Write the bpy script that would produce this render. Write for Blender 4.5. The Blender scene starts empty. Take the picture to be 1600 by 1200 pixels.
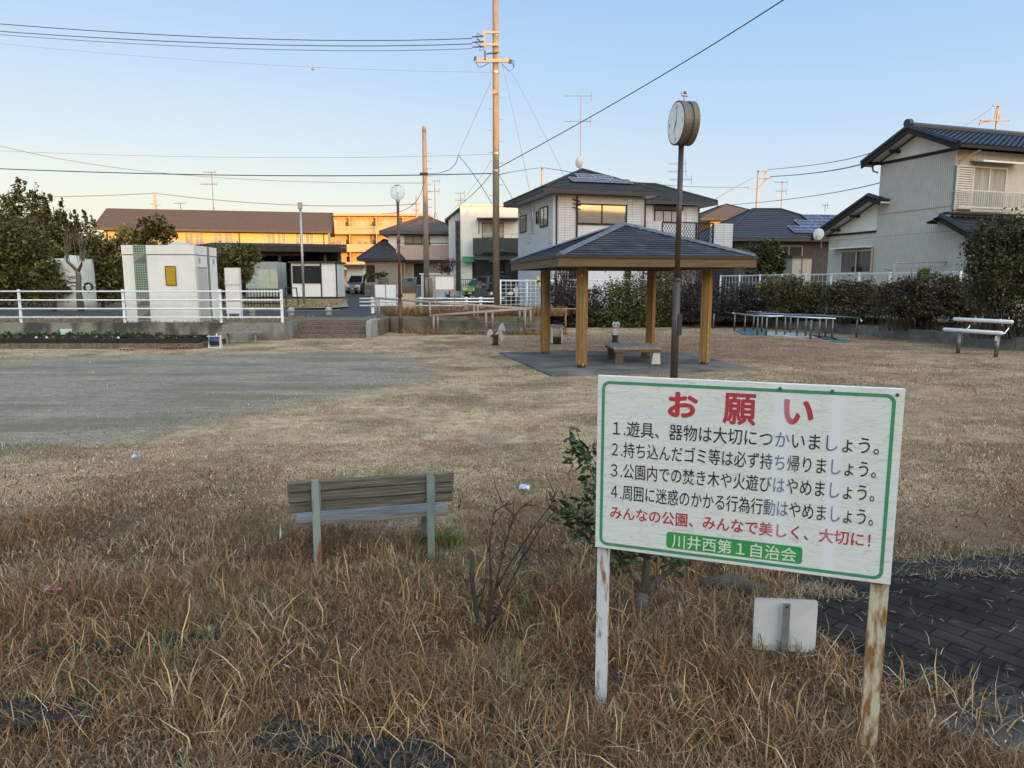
import bpy, math, random
import numpy as np
from mathutils import Vector, Matrix
random.seed(7); RNG = np.random.default_rng(11)
R = math.radians
SC = bpy.context.scene; COL = SC.collection
# ---------------------------------------------------------------- camera, sky, sun, exposure
FPX = 1110.0; TH = R(8); CH = 2.0
cam = bpy.data.cameras.new('camera'); camo = bpy.data.objects.new('camera', cam); COL.objects.link(camo)
cam.sensor_width = 36; cam.lens = 36*FPX/1600; cam.clip_end = 3000; cam.clip_start = .05
camo.location = (0, 0, CH); camo.rotation_euler = (R(82), 0, 0); SC.camera = camo
SUN_E, SUN_A = R(4.6), R(26)          # elevation; azimuth to the right of straight behind the camera
wd = bpy.data.worlds.new('World'); SC.world = wd; wd.use_nodes = True
nt = wd.node_tree; bg = nt.nodes['Background']
sk = nt.nodes.new('ShaderNodeTexSky'); sk.sky_type = 'NISHITA'; sk.sun_disc = False
sk.sun_elevation = SUN_E; sk.sun_rotation = math.pi - SUN_A
sk.air_density = 1.0; sk.dust_density = 0.6; sk.ozone_density = 1.6
def wn(k, **kw):
    n = nt.nodes.new(k)
    for a, b in kw.items(): setattr(n, a, b)
    return n
# the half of the sky opposite the low sun: deep blue above, cream towards the horizon; the sunward half is the Nishita glow
tcw = wn('ShaderNodeTexCoord'); nv = wn('ShaderNodeVectorMath', operation='NORMALIZE'); nt.links.new(tcw.outputs['Generated'], nv.inputs[0])
sx = wn('ShaderNodeSeparateXYZ'); nt.links.new(nv.outputs[0], sx.inputs[0])
def s2l(*c): return tuple((v/255/12.92 if v < 11 else ((v/255+.055)/1.055)**2.4) for v in c)
def ramp_w(stops):
    r = wn('ShaderNodeValToRGB'); e = r.color_ramp.elements
    while len(e) < len(stops): e.new(.5)
    for k, (p, c) in enumerate(stops): e[k].position = p; e[k].color = (*s2l(*c), 1)
    nt.links.new(sx.outputs[2], r.inputs[0]); return r.outputs[0]
r1 = ramp_w([(0,(255,244,212)),(.06,(253,246,222)),(.115,(243,248,236)),(.18,(222,238,248)),(.26,(200,224,249)),(.35,(180,210,247)),(.6,(140,180,235)),(1,(105,150,215))])
r2 = ramp_w([(0,(248,240,222)),(.06,(236,241,238)),(.13,(214,231,245)),(.20,(196,221,247)),(.28,(178,211,246)),(.36,(163,202,245)),(.6,(130,172,232)),(1,(105,150,215))])
lr = wn('ShaderNodeMapRange', interpolation_type='SMOOTHSTEP'); lr.inputs['From Min'].default_value = -.45; lr.inputs['From Max'].default_value = .45; nt.links.new(sx.outputs[0], lr.inputs[0])
mf = wn('ShaderNodeMix', data_type='RGBA'); nt.links.new(lr.outputs[0], mf.inputs[0]); nt.links.new(r1, mf.inputs[6]); nt.links.new(r2, mf.inputs[7])
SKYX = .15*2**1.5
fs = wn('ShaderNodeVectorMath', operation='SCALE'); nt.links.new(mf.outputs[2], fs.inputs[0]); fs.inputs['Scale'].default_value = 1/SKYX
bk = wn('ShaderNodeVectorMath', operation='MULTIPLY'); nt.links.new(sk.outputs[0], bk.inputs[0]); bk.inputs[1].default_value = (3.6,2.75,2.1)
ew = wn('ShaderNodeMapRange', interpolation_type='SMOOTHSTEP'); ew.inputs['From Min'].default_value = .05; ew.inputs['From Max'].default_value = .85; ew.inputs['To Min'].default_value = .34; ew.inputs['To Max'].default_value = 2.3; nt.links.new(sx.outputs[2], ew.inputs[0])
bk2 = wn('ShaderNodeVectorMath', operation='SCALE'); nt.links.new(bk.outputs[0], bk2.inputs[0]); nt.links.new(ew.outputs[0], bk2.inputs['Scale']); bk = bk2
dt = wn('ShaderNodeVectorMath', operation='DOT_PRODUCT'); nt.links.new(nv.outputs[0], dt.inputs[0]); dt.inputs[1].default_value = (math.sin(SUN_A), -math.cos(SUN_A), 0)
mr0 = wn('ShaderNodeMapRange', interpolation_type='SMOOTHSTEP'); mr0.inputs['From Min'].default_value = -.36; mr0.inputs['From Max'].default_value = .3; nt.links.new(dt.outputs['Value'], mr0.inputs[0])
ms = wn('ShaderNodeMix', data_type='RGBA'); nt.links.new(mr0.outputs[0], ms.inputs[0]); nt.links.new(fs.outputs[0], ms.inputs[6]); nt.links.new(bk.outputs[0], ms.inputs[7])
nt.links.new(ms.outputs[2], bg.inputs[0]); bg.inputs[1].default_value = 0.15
sl = bpy.data.lights.new('sun', 'SUN'); sl.energy = 2.6; sl.angle = R(.5); sl.color = (1, .45, .085)
so = bpy.data.objects.new('sun', sl); COL.objects.link(so); so.location = (30, -60, 40)
sdir = Vector((math.sin(SUN_A)*math.cos(SUN_E), -math.cos(SUN_A)*math.cos(SUN_E), math.sin(SUN_E)))
so.rotation_euler = sdir.to_track_quat('Z', 'Y').to_euler()
SC.view_settings.view_transform = 'Standard'; SC.view_settings.look = 'None'
SC.view_settings.exposure = 1.5; SC.view_settings.gamma = 1
# ---------------------------------------------------------------- where a pixel of the photograph lies
def ray(px, py):
    u = (px-800)/FPX; v = (600-py)/FPX
    return np.array([u, math.cos(TH)+v*math.sin(TH), -math.sin(TH)+v*math.cos(TH)])
def W(px, py, Y):
    r = ray(px, py); return tuple(np.array([0, 0, CH])+r*(Y/r[1]))
def G(px, py, z=0.):
    r = ray(px, py); return tuple(np.array([0, 0, CH])+r*((z-CH)/r[2]))
def tz(Y): return .6+max(0, min(Y, 85)-38)*.018
# ---------------------------------------------------------------- local frames
class Fr:
    def __init__(s, x=0, y=0, z=0, yaw=0):
        s.o = np.array([x, y, z], float); s.yaw = yaw; c, n = math.cos(yaw), math.sin(yaw)
        s.a = np.array([c, n, 0]); s.b = np.array([-n, c, 0])
    def __call__(s, x, y, z): return tuple(s.o+s.a*x+s.b*y+np.array([0, 0, z]))
    def sub(s, x, y, yaw, z=0):
        p = s(x, y, z); return Fr(p[0], p[1], p[2], s.yaw+yaw)
    def hit(s, px, py, y=0.):           # local x,z of the ray through a pixel on the plane local y
        r = ray(px, py); c = np.array([0, 0, CH]); t = ((s.o+s.b*y-c)@s.b)/(r@s.b); p = c+r*t-s.o
        return float(p@s.a), float(p[2])
# ---------------------------------------------------------------- mesh builder
class M:
    def __init__(s, F=None): s.v = []; s.f = []; s.F = F
    def add(s, vs, fs, raw=False):
        o = len(s.v)
        s.v += [tuple(v) if (raw or s.F is None) else s.F(*v) for v in vs]
        s.f += [tuple(i+o for i in f) for f in fs]; return s
    def box(s, x0, x1, y0, y1, z0, z1):
        if x0 > x1: x0, x1 = x1, x0
        if y0 > y1: y0, y1 = y1, y0
        if z0 > z1: z0, z1 = z1, z0
        return s.add([(x0,y0,z0),(x1,y0,z0),(x1,y1,z0),(x0,y1,z0),(x0,y0,z1),(x1,y0,z1),(x1,y1,z1),(x0,y1,z1)],
              [(0,3,2,1),(4,5,6,7),(0,1,5,4),(1,2,6,5),(2,3,7,6),(3,0,4,7)])
    def bbox(s, x0, x1, y0, y1, z0, z1, c):     # box with chamfered edges along its longest side
        dx, dy, dz = x1-x0, y1-y0, z1-z0
        m = max(dx, dy, dz)
        def oct(p0, p1, q0, q1): return [(p0+c,q0),(p1-c,q0),(p1,q0+c),(p1,q1-c),(p1-c,q1),(p0+c,q1),(p0,q1-c),(p0,q0+c)]
        if m == dx: vs = [(x, p, q) for x in (x0, x1) for p, q in oct(y0, y1, z0, z1)]
        elif m == dy: vs = [(q, y, p) for y in (y0, y1) for p, q in oct(z0, z1, x0, x1)]
        else: vs = [(p, q, z) for z in (z0, z1) for p, q in oct(x0, x1, y0, y1)]
        return s.add(vs, [tuple(range(7,-1,-1)), tuple(range(8,16))]+[(i,(i+1)%8,8+(i+1)%8,8+i) for i in range(8)])
    def prism(s, poly, z0, z1):
        n = len(poly)
        return s.add([(x,y,z0) for x,y in poly]+[(x,y,z1) for x,y in poly],
              [tuple(range(n-1,-1,-1)), tuple(range(n,2*n))]+[(i,(i+1)%n,n+(i+1)%n,n+i) for i in range(n)])
    def yprism(s, poly, y0, y1):        # poly in x,z
        n = len(poly)
        return s.add([(x,y0,z) for x,z in poly]+[(x,y1,z) for x,z in poly],
              [tuple(range(n)), tuple(range(2*n-1,n-1,-1))]+[(i,n+i,n+(i+1)%n,(i+1)%n) for i in range(n)])
    def xprism(s, poly, x0, x1):        # poly in y,z
        n = len(poly)
        return s.add([(x0,y,z) for y,z in poly]+[(x1,y,z) for y,z in poly],
              [tuple(range(n-1,-1,-1)), tuple(range(n,2*n))]+[(i,(i+1)%n,n+(i+1)%n,n+i) for i in range(n)])
    def tube(s, pts, r, n=6, cap=True):
        if s.F is not None: pts = [s.F(*p) for p in pts]
        P = [Vector(p) for p in pts]; k = len(P)
        rs = r if isinstance(r, (list, tuple)) else [r]*k
        up = Vector((0,0,1)); vs = []
        for i, p in enumerate(P):
            t = (P[min(i+1,k-1)]-P[max(i-1,0)]).normalized()
            ref = up if abs(t.z) < .95 else Vector((1,0,0))
            e1 = t.cross(ref).normalized(); e2 = e1.cross(t).normalized()
            for j in range(n):
                a = 2*math.pi*j/n+.3; vs.append(tuple(p+(e1*math.cos(a)+e2*math.sin(a))*rs[i]))
        fs = [(i*n+j, i*n+(j+1)%n, (i+1)*n+(j+1)%n, (i+1)*n+j) for i in range(k-1) for j in range(n)]
        if cap: fs += [tuple(range(n-1,-1,-1)), tuple(range((k-1)*n, k*n))]
        return s.add(vs, fs, True)
    def cyl(s, p0, p1, r0, r1=None, n=12): return s.tube([p0, p1], [r0, r0 if r1 is None else r1], n)
    def lathe(s, c, prof, n=16):        # prof: (r,z)
        vs = [(c[0]+r*math.cos(2*math.pi*j/n), c[1]+r*math.sin(2*math.pi*j/n), c[2]+z) for r, z in prof for j in range(n)]
        k = len(prof)
        return s.add(vs, [(i*n+j, i*n+(j+1)%n, (i+1)*n+(j+1)%n, (i+1)*n+j) for i in range(k-1) for j in range(n)]+[tuple(range(n-1,-1,-1)), tuple(range((k-1)*n,k*n))])
    def quad(s, *p): return s.add(p, [tuple(range(len(p)))])
    def build(s, name, mat, parent=None, smooth=False, world=True):
        me = bpy.data.meshes.new(name)
        off = (0, 0, 0)
        if world:
            if parent is not None: off = WL[parent.name]
            else:
                A = np.array(s.v); off = tuple((A.min(0)+A.max(0))/2); off = (off[0], off[1], float(A[:,2].min()))
        me.from_pydata([(x-off[0], y-off[1], z-off[2]) for x, y, z in s.v], [], s.f); me.update()
        if smooth: me.polygons.foreach_set('use_smooth', [True]*len(me.polygons))
        me.materials.append(mat)
        o = bpy.data.objects.new(name, me); COL.objects.link(o)
        if parent is not None: o.parent = parent; WL[o.name] = WL[parent.name]
        else: o.location = off; WL[o.name] = off
        return o
    def l(s, name, mat, parent, smooth=False): return s.build(name, mat, parent, smooth, False)
WL = {}
def tag(o, label, cat, group=None):
    o['label'] = label; o['category'] = cat
    if group: o['group'] = group
    return o
def thing(name, label, cat, loc=(0,0,0), rz=0, group=None):
    o = bpy.data.objects.new(name, None); COL.objects.link(o); o.empty_display_size = .2
    o.location = loc; o.rotation_euler = (0, 0, rz); WL[o.name] = tuple(loc); return tag(o, label, cat, group)
def st(o): o['kind'] = 'structure'; return o
def dup(o, loc=None, rz=None, label=None, parent=None):
    c = o.copy(); COL.objects.link(c)
    if parent is not None: c.parent = parent
    if loc is not None: c.location = loc
    if rz is not None: c.rotation_euler = (0, 0, rz)
    if label: c['label'] = label
    for ch in o.children: dup(ch, parent=c)
    return c
# ---------------------------------------------------------------- materials
def mat(name, c, c2=None, sc=8., rough=.7, metal=0., bump=0., stretch=(1,1,1), det=4, lo=.35, hi=.65, bsc=None, spec=.5, world=False):
    m = bpy.data.materials.new(name); m.use_nodes = True; n = m.node_tree.nodes; L = m.node_tree.links; b = n['Principled BSDF']
    b.inputs['Roughness'].default_value = rough; b.inputs['Metallic'].default_value = metal; b.inputs['Specular IOR Level'].default_value = spec
    b.inputs['Base Color'].default_value = (*c, 1)
    if c2 or bump:
        tc = n.new('ShaderNodeTexCoord'); mp = n.new('ShaderNodeMapping'); mp.inputs['Scale'].default_value = stretch
        if world:
            g = n.new('ShaderNodeNewGeometry'); L.new(g.outputs['Position'], mp.inputs[0])
        else: L.new(tc.outputs['Object'], mp.inputs[0])
        no = n.new('ShaderNodeTexNoise'); no.inputs['Scale'].default_value = sc; no.inputs['Detail'].default_value = det; L.new(mp.outputs[0], no.inputs[0])
        if c2:
            r = n.new('ShaderNodeValToRGB'); e = r.color_ramp.elements; e[0].position = lo; e[1].position = hi
            e[0].color = (*c, 1); e[1].color = (*c2, 1); L.new(no.outputs[0], r.inputs[0]); L.new(r.outputs[0], b.inputs['Base Color'])
        if bump:
            if bsc:
                nb = n.new('ShaderNodeTexNoise'); nb.inputs['Scale'].default_value = bsc; nb.inputs['Detail'].default_value = 5; L.new(mp.outputs[0], nb.inputs[0])
            else: nb = no
            bp = n.new('ShaderNodeBump'); bp.inputs['Strength'].default_value = bump; bp.inputs['Distance'].default_value = .02
            L.new(nb.outputs[0], bp.inputs['Height']); L.new(bp.outputs[0], b.inputs['Normal'])
    return m
def brickmat(name, c1, c2, mortar, bw, bh, ms, F=None, rough=.8, off=.5, bump=.4, horiz=False, sq=None, kz=1., noise=.25):
    """courses on walls (u along the wall, z up) or, with horiz, on the ground"""
    m = bpy.data.materials.new(name); m.use_nodes = True; n = m.node_tree.nodes; L = m.node_tree.links; b = n['Principled BSDF']
    b.inputs['Roughness'].default_value = rough; b.inputs['Specular IOR Level'].default_value = .12 if horiz else .4
    g = n.new('ShaderNodeNewGeometry')
    yaw = F.yaw if F else 0; c, s = math.cos(yaw), math.sin(yaw)
    d = n.new('ShaderNodeVectorMath'); d.operation = 'DOT_PRODUCT'; L.new(g.outputs['Position'], d.inputs[0])
    d.inputs[1].default_value = (c, s, 0) if horiz else (c-s, s+c, 0)
    d2 = n.new('ShaderNodeVectorMath'); d2.operation = 'DOT_PRODUCT'; L.new(g.outputs['Position'], d2.inputs[0])
    d2.inputs[1].default_value = (-s, c, 0) if horiz else (0, 0, kz)
    cb = n.new('ShaderNodeCombineXYZ'); L.new(d.outputs['Value'], cb.inputs[0]); L.new(d2.outputs['Value'], cb.inputs[1])
    t = n.new('ShaderNodeTexBrick'); L.new(cb.outputs[0], t.inputs['Vector'])
    t.inputs['Color1'].default_value = (*c1, 1); t.inputs['Color2'].default_value = (*c2, 1); t.inputs['Mortar'].default_value = (*mortar, 1)
    t.inputs['Scale'].default_value = 1; t.inputs['Brick Width'].default_value = bw; t.inputs['Row Height'].default_value = bh; t.inputs['Mortar Size'].default_value = ms
    t.inputs['Mortar Smooth'].default_value = .2; t.offset = off
    no = n.new('ShaderNodeTexNoise'); no.inputs['Scale'].default_value = 2.5; no.inputs['Detail'].default_value = 6; L.new(g.outputs['Position'], no.inputs[0])
    mr = n.new('ShaderNodeMapRange'); mr.inputs['From Min'].default_value = .3; mr.inputs['From Max'].default_value = .7; mr.inputs['To Min'].default_value = 1-noise; mr.inputs['To Max'].default_value = 1+noise*.5
    L.new(no.outputs[0], mr.inputs[0])
    mx = n.new('ShaderNodeVectorMath'); mx.operation = 'SCALE'; L.new(t.outputs['Color'], mx.inputs[0]); L.new(mr.outputs[0], mx.inputs['Scale']); L.new(mx.outputs[0], b.inputs['Base Color'])
    bp = n.new('ShaderNodeBump'); bp.invert = True; bp.inputs['Strength'].default_value = bump; bp.inputs['Distance'].default_value = .01
    L.new(t.outputs['Fac'], bp.inputs['Height']); L.new(bp.outputs[0], b.inputs['Normal'])
    return m
def attrmat(name, rough=.65, trans=.0):
    m = bpy.data.materials.new(name); m.use_nodes = True; n = m.node_tree.nodes; L = m.node_tree.links; b = n['Principled BSDF']
    a = n.new('ShaderNodeAttribute'); a.attribute_name = 'tint'; L.new(a.outputs['Color'], b.inputs['Base Color'])
    b.inputs['Roughness'].default_value = rough; b.inputs['Specular IOR Level'].default_value = .3
    return m
MT = {}
def mk(k, *a, **kw): MT[k] = mat(k, *a, **kw)
mk('white_paint', (.72,.72,.73), (.67,.67,.67), 2.5, .5)
mk('white_steel', (.78,.79,.82), (.70,.70,.70), 12, .4)
mk('concrete', (.22,.21,.19), (.11,.105,.095), 2.2, .9, bump=.5, bsc=30, det=8, world=True)
mk('concrete_dark', (.065,.063,.06), (.022,.021,.020), 45, .95, bump=.8, bsc=90, det=8, spec=.1, lo=.36, hi=.6)
mk('concrete_light', (.33,.32,.30), (.25,.24,.22), 4, .9, bump=.2)
mk('pole_concrete', (.25,.205,.145), (.18,.15,.11), 3, .85, det=8, stretch=(4,4,.6))
mk('asphalt', (.085,.085,.09), (.055,.055,.058), 3, .9, bump=.2, bsc=60, det=8)
mk('asphalt_road', (.070,.072,.076), (.05,.051,.053), .8, .95, det=8, spec=.15)
mk('street_soil', (.20,.165,.11), (.11,.09,.06), 1.6, .95, spec=.15, bump=.4, det=8, bsc=8)
mk('galv', (.45,.46,.47), (.32,.33,.34), 14, .45, .7)
mk('steel', (.62,.63,.65), None, rough=.22, metal=1.)
mk('black', (.015,.015,.017), None, rough=.5)
mk('dark_grey', (.030,.031,.035), (.02,.02,.022), 6, .6)
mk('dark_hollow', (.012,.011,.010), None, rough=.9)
mk('brown_post', (.060,.040,.034), (.040,.028,.025), 5, .45)
mk('red_brown_post', (.115,.045,.034), (.08,.035,.03), 6, .5)
mk('glass', (.025,.03,.032), None, rough=.04, spec=.9)
mk('reflection_tint_glass', (.42,.39,.33), (.34,.32,.28), 1.2, rough=.04, metal=.45)  # half metallic; cream base colour stands in for part of the sky reflection
mk('curtain', (.42,.42,.40), (.22,.22,.21), 5, .8, stretch=(6,6,.2))
mk('frame_dark', (.026,.023,.022), None, rough=.75, spec=.25)
mk('frame_alu', (.50,.50,.49), None, rough=.4, metal=.3)
mk('bark', (.10,.08,.062), (.05,.04,.032), 18, .9, bump=.8, stretch=(1,1,.3))
mk('bark_grey', (.15,.125,.105), (.06,.05,.045), 25, .9, bump=.9, stretch=(1,1,.25), det=6)
mk('twig', (.055,.042,.038), (.03,.024,.022), 20, .85)
mk('wire', (.02,.02,.022), None, rough=.6)
mk('wire_grey', (.16,.17,.19), None, rough=.6)
mk('antenna', (.17,.15,.145), None, rough=.5)
mk('rust', (.20,.085,.03), (.42,.38,.33), 18, .8, bump=.4, det=8)
mk('ochre_wood', (.40,.21,.045), (.27,.135,.035), 5, .6, bump=.3, stretch=(6,6,.5), det=8)
mk('brown_wood', (.135,.085,.035), (.085,.055,.026), 5, .65, stretch=(.4,.4,5), det=6)
mk('solar', (.045,.075,.15), (.035,.06,.125), .5, .12, .3)
mk('fabric_blue', (.03,.06,.28), None, rough=.6)
mk('tyre', (.015,.015,.015), None, rough=.8)
mk('rim', (.4,.4,.42), None, rough=.3, metal=.8)
mk('lamp_lens', (.8,.8,.78), None, rough=.1)
mk('leaf', (0,0,0)); MT['leaf'] = attrmat('leaf', .55); MT['blade'] = attrmat('blade', .6)
# ---------------------------------------------------------------- leaves, blades, branches
def tinted(name, V, Fq, C, m, parent=None, world=True):
    """V (n,3); Fq (k,4) int quads; C (n,3) colour per vertex"""
    off = np.array(WL[parent.name]) if parent is not None else np.array([*((V.min(0)+V.max(0))/2)[:2], V[:,2].min()])
    me = bpy.data.meshes.new(name); n, k = len(V), len(Fq)
    me.vertices.add(n); me.loops.add(k*4); me.polygons.add(k)
    me.vertices.foreach_set('co', (V-off).astype(np.float32).ravel())
    me.loops.foreach_set('vertex_index', Fq.astype(np.int32).ravel())
    me.polygons.foreach_set('loop_start', np.arange(0, 4*k, 4, dtype=np.int32))
    me.update(calc_edges=True)
    at = me.attributes.new('tint', 'FLOAT_COLOR', 'POINT')
    at.data.foreach_set('color', np.concatenate([C, np.ones((n,1))], 1).astype(np.float32).ravel())
    me.materials.append(m)
    o = bpy.data.objects.new(name, me); COL.objects.link(o)
    if parent is not None: o.parent = parent; WL[o.name] = WL[parent.name]
    else: o.location = off; WL[o.name] = tuple(off)
    return o
def rot_frames(n, rng, flat=.0):
    d = rng.normal(size=(n,3)); d[:,2] *= (1-flat); d /= np.linalg.norm(d, axis=1, keepdims=True)
    e = rng.normal(size=(n,3)); e -= (e*d).sum(1, keepdims=True)*d; e /= np.linalg.norm(e, axis=1, keepdims=True)
    return d, e
def leaf_points(blobs, n, rng, sub=.28, subn=40, hollow=.55):
    """clumped points: each blob (x,y,z,rx,ry,rz) gets sub-clumps near its surface"""
    vol = np.array([b[3]*b[4]*b[5] for b in blobs])**.8; vol /= vol.sum(); out = []; ci = []
    for bi, b in enumerate(blobs):
        c = np.array(b[:3]); r = np.array(b[3:]); k = max(4, int(subn*vol[bi]*len(blobs)))
        d = rng.normal(size=(k,3)); d /= np.linalg.norm(d, axis=1, keepdims=True)
        sc = c+d*r*(hollow+(1.05-hollow)*rng.random((k,1))**.6)
        m = int(n*vol[bi]); idx = rng.integers(0, k, m)
        sr = sub*(.6+.8*rng.random(k))
        g = rng.normal(size=(m,3))*.55
        out.append(sc[idx]+g*np.minimum(r, 1e9)*sr[idx][:,None]); ci.append(idx+bi*1000)
    return np.concatenate(out), np.concatenate(ci)
def foliage(name, blobs, n, size, cols, parent=None, seed=1, sub=.28, subn=40, hollow=.55, aspect=.5, zmin=None, label=None):
    rng = np.random.default_rng(seed)
    P, ci = leaf_points(blobs, n, rng, sub, subn, hollow)
    if zmin is not None: P[:,2] = np.maximum(P[:,2], zmin+rng.random(len(P))*.15)
    n = len(P); d, e = rot_frames(n, rng, .2); s = size*(.6+.8*rng.random((n,1)))
    V = np.stack([P-d*s, P+e*s*aspect, P+d*s, P-e*s*aspect], 1).reshape(-1,3)
    Fq = np.arange(4*n).reshape(-1,4)
    cols = np.array(cols); cl = (np.sin(ci*12.9898)*43758.5453) % 1
    w = np.clip(cl+rng.normal(size=n)*.25, 0, .999)*(len(cols)-1); i0 = w.astype(int); f = (w-i0)[:,None]
    C = cols[i0]*(1-f)+cols[np.minimum(i0+1, len(cols)-1)]*f; C = C*(.75+.5*rng.random((n,1)))
    return tinted(name, V, Fq, np.repeat(C, 4, 0), MT['leaf'], parent)
def blades(name, P, h, w, bend, cols, seed, lay=.3, parent=None):
    """grass: one bent three-segment strip per point; h,w,bend,cols per blade"""
    rng = np.random.default_rng(seed); n = len(P)
    az = rng.random(n)*2*math.pi; dr = np.stack([np.cos(az), np.sin(az), np.zeros(n)], 1); tw = az+math.pi/2+rng.normal(size=n)*.7
    sd = np.stack([np.cos(tw), np.sin(tw), np.zeros(n)], 1); V = np.zeros((n, 4, 2, 3)); C = np.zeros((n, 4, 2, 3))
    a0 = np.abs(rng.normal(size=n))*lay; p = P.copy()
    for k in range(4):
        ww = (w*[1, .9, .65, .12][k])[:,None]
        V[:,k,0] = p-sd*ww/2; V[:,k,1] = p+sd*ww/2
        C[:,k,:] = (cols*[.8, .95, 1.05, 1.1][k])[:,None,:]  # shading painted into the blade: darker at the foot, lighter at the tip
        a = np.clip(a0+bend*(k+.3)/2.2+rng.normal(size=n)*.28*(k > 0), 0, 2.7); az = az+rng.normal(size=n)*.45; dr = np.stack([np.cos(az), np.sin(az), np.zeros(n)], 1)
        p = p+(dr*np.sin(a)[:,None]+np.array([0,0,1])*np.cos(a)[:,None])*(h/3)[:,None]
        p[:,2] = np.maximum(p[:,2], P[:,2]+.004)
    base = (np.arange(n)*8)[:,None]
    q = np.concatenate([base+np.array([[2*k, 2*k+1, 2*k+3, 2*k+2]]) for k in range(3)], 1).reshape(-1,4)
    return tinted(name, V.reshape(-1,3), q, C.reshape(-1,3), MT['blade'], parent)
def branches(m, p, d, ln, r, depth, rng, spread=.5, up=.15, kids=(2,3), shrink=.72, seg=4):
    p = Vector(p); d = Vector(d).normalized(); pts = [tuple(p)]; rs = [r]; q = p.copy(); dd = d.copy(); tips = []
    for i in range(seg):
        dd = (dd+Vector(rng.normal(size=3))*.10+Vector((0,0,up))*.25).normalized(); q = q+dd*ln/seg
        pts.append(tuple(q)); rs.append(r*(1-.45*(i+1)/seg))
    m.tube(pts, rs, 5 if depth > 1 else 4)
    tips.append(tuple(q))
    if depth > 0:
        for k in range(int(rng.integers(kids[0], kids[1]+1))):
            t = .45+.55*rng.random(); j = min(int(t*seg)+1, seg)
            nd = (dd+Vector(rng.normal(size=3))*spread+Vector((0,0,up))).normalized()
            tips += branches(m, pts[j], nd, ln*shrink*(.7+.5*rng.random()), rs[j]*.7, depth-1, rng, spread, up, kids, shrink, seg)
    return tips
# ================================================================ GROUND
def pip(poly, X, Y):
    ins = np.zeros(X.shape, bool); n = len(poly)
    for i in range(n):
        x0, y0 = poly[i]; x1, y1 = poly[(i+1)%n]
        c = ((y0 > Y) != (y1 > Y)) & (X < (x1-x0)*(Y-y0)/(y1-y0+1e-12)+x0); ins ^= c
    return ins
def gpoly(pts): return [G(*p)[:2] for p in pts]
GRAVEL = gpoly([(-300,742),(0,718),(150,694),(300,660),(440,628),(560,612),(640,600),(665,583),(640,563),(560,549),(400,553),(200,557),(0,562),(-300,566)])
REDG = gpoly([(640,548),(900,546),(1100,560),(1250,580),(1420,590),(1420,560),(1300,535),(1150,520),(1010,522),(880,520),(700,528)])
PAVE = gpoly([(1205,912),(1330,890),(1400,876),(1500,871),(1900,858),(1900,1120),(1650,1095),(1400,1075),(1290,1000)])
PATHP = gpoly([(690,660),(735,655),(790,690),(800,720),(850,745),(830,775),(740,752),(770,720),(720,690)])
PATHP = gpoly([(690,664),(725,660),(790,690),(805,722),(850,735),(835,762),(752,748),(768,718),(720,695)])
def blur(a, k):
    for ax in (0, 1):
        for _ in range(3):
            c = np.cumsum(np.pad(a, [(k+1,k) if i == ax else (0,0) for i in (0,1)], mode='edge'), ax)
            n = a.shape[ax]; a = (np.take(c, range(2*k+1, 2*k+1+n), ax)-np.take(c, range(0, n), ax))/(2*k+1)
    return a
gx = np.arange(-26, 24.01, .2); gy = np.arange(.4, 36.01, .2)
XX, YY = np.meshgrid(gx, gy)
mg = blur(pip(GRAVEL, XX, YY).astype(float), 4); mr_ = np.maximum(blur(pip(REDG, XX, YY).astype(float), 7)*.9, .42*np.clip((XX-1.5)/4, 0, 1)*np.clip((YY-5)/4, 0, 1))
mb = blur(pip(PATHP, XX, YY).astype(float), 1)
mnear = np.clip((7.2-YY+.35*np.sin(XX*1.3)+.25*np.sin(XX*3.1+1))/2.2, 0, 1)
def gsample(mask, x, y):
    i = np.clip(((y-gy[0])/.2).astype(int), 0, len(gy)-1); j = np.clip(((x-gx[0])/.2).astype(int), 0, len(gx)-1)
    return mask[i, j]
ex = np.concatenate([[-1500,-300,-80], gx, [80,300,1500]]); ey = np.concatenate([[-400,-60,-8], gy, [80,300,2000]])
EX, EY = np.meshgrid(ex, ey); nx, ny = len(ex), len(ey)
V = np.stack([EX.ravel(), EY.ravel(), np.zeros(nx*ny)], 1)
ii, jj = np.meshgrid(np.arange(ny-1), np.arange(nx-1), indexing='ij'); b0 = (ii*nx+jj).ravel()
Fq = np.stack([b0, b0+1, b0+nx+1, b0+nx], 1)
C = np.stack([gsample(m, V[:,0], V[:,1]) for m in (mg, mr_, mb)], 1); AL = gsample(mnear, V[:,0], V[:,1])
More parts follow.
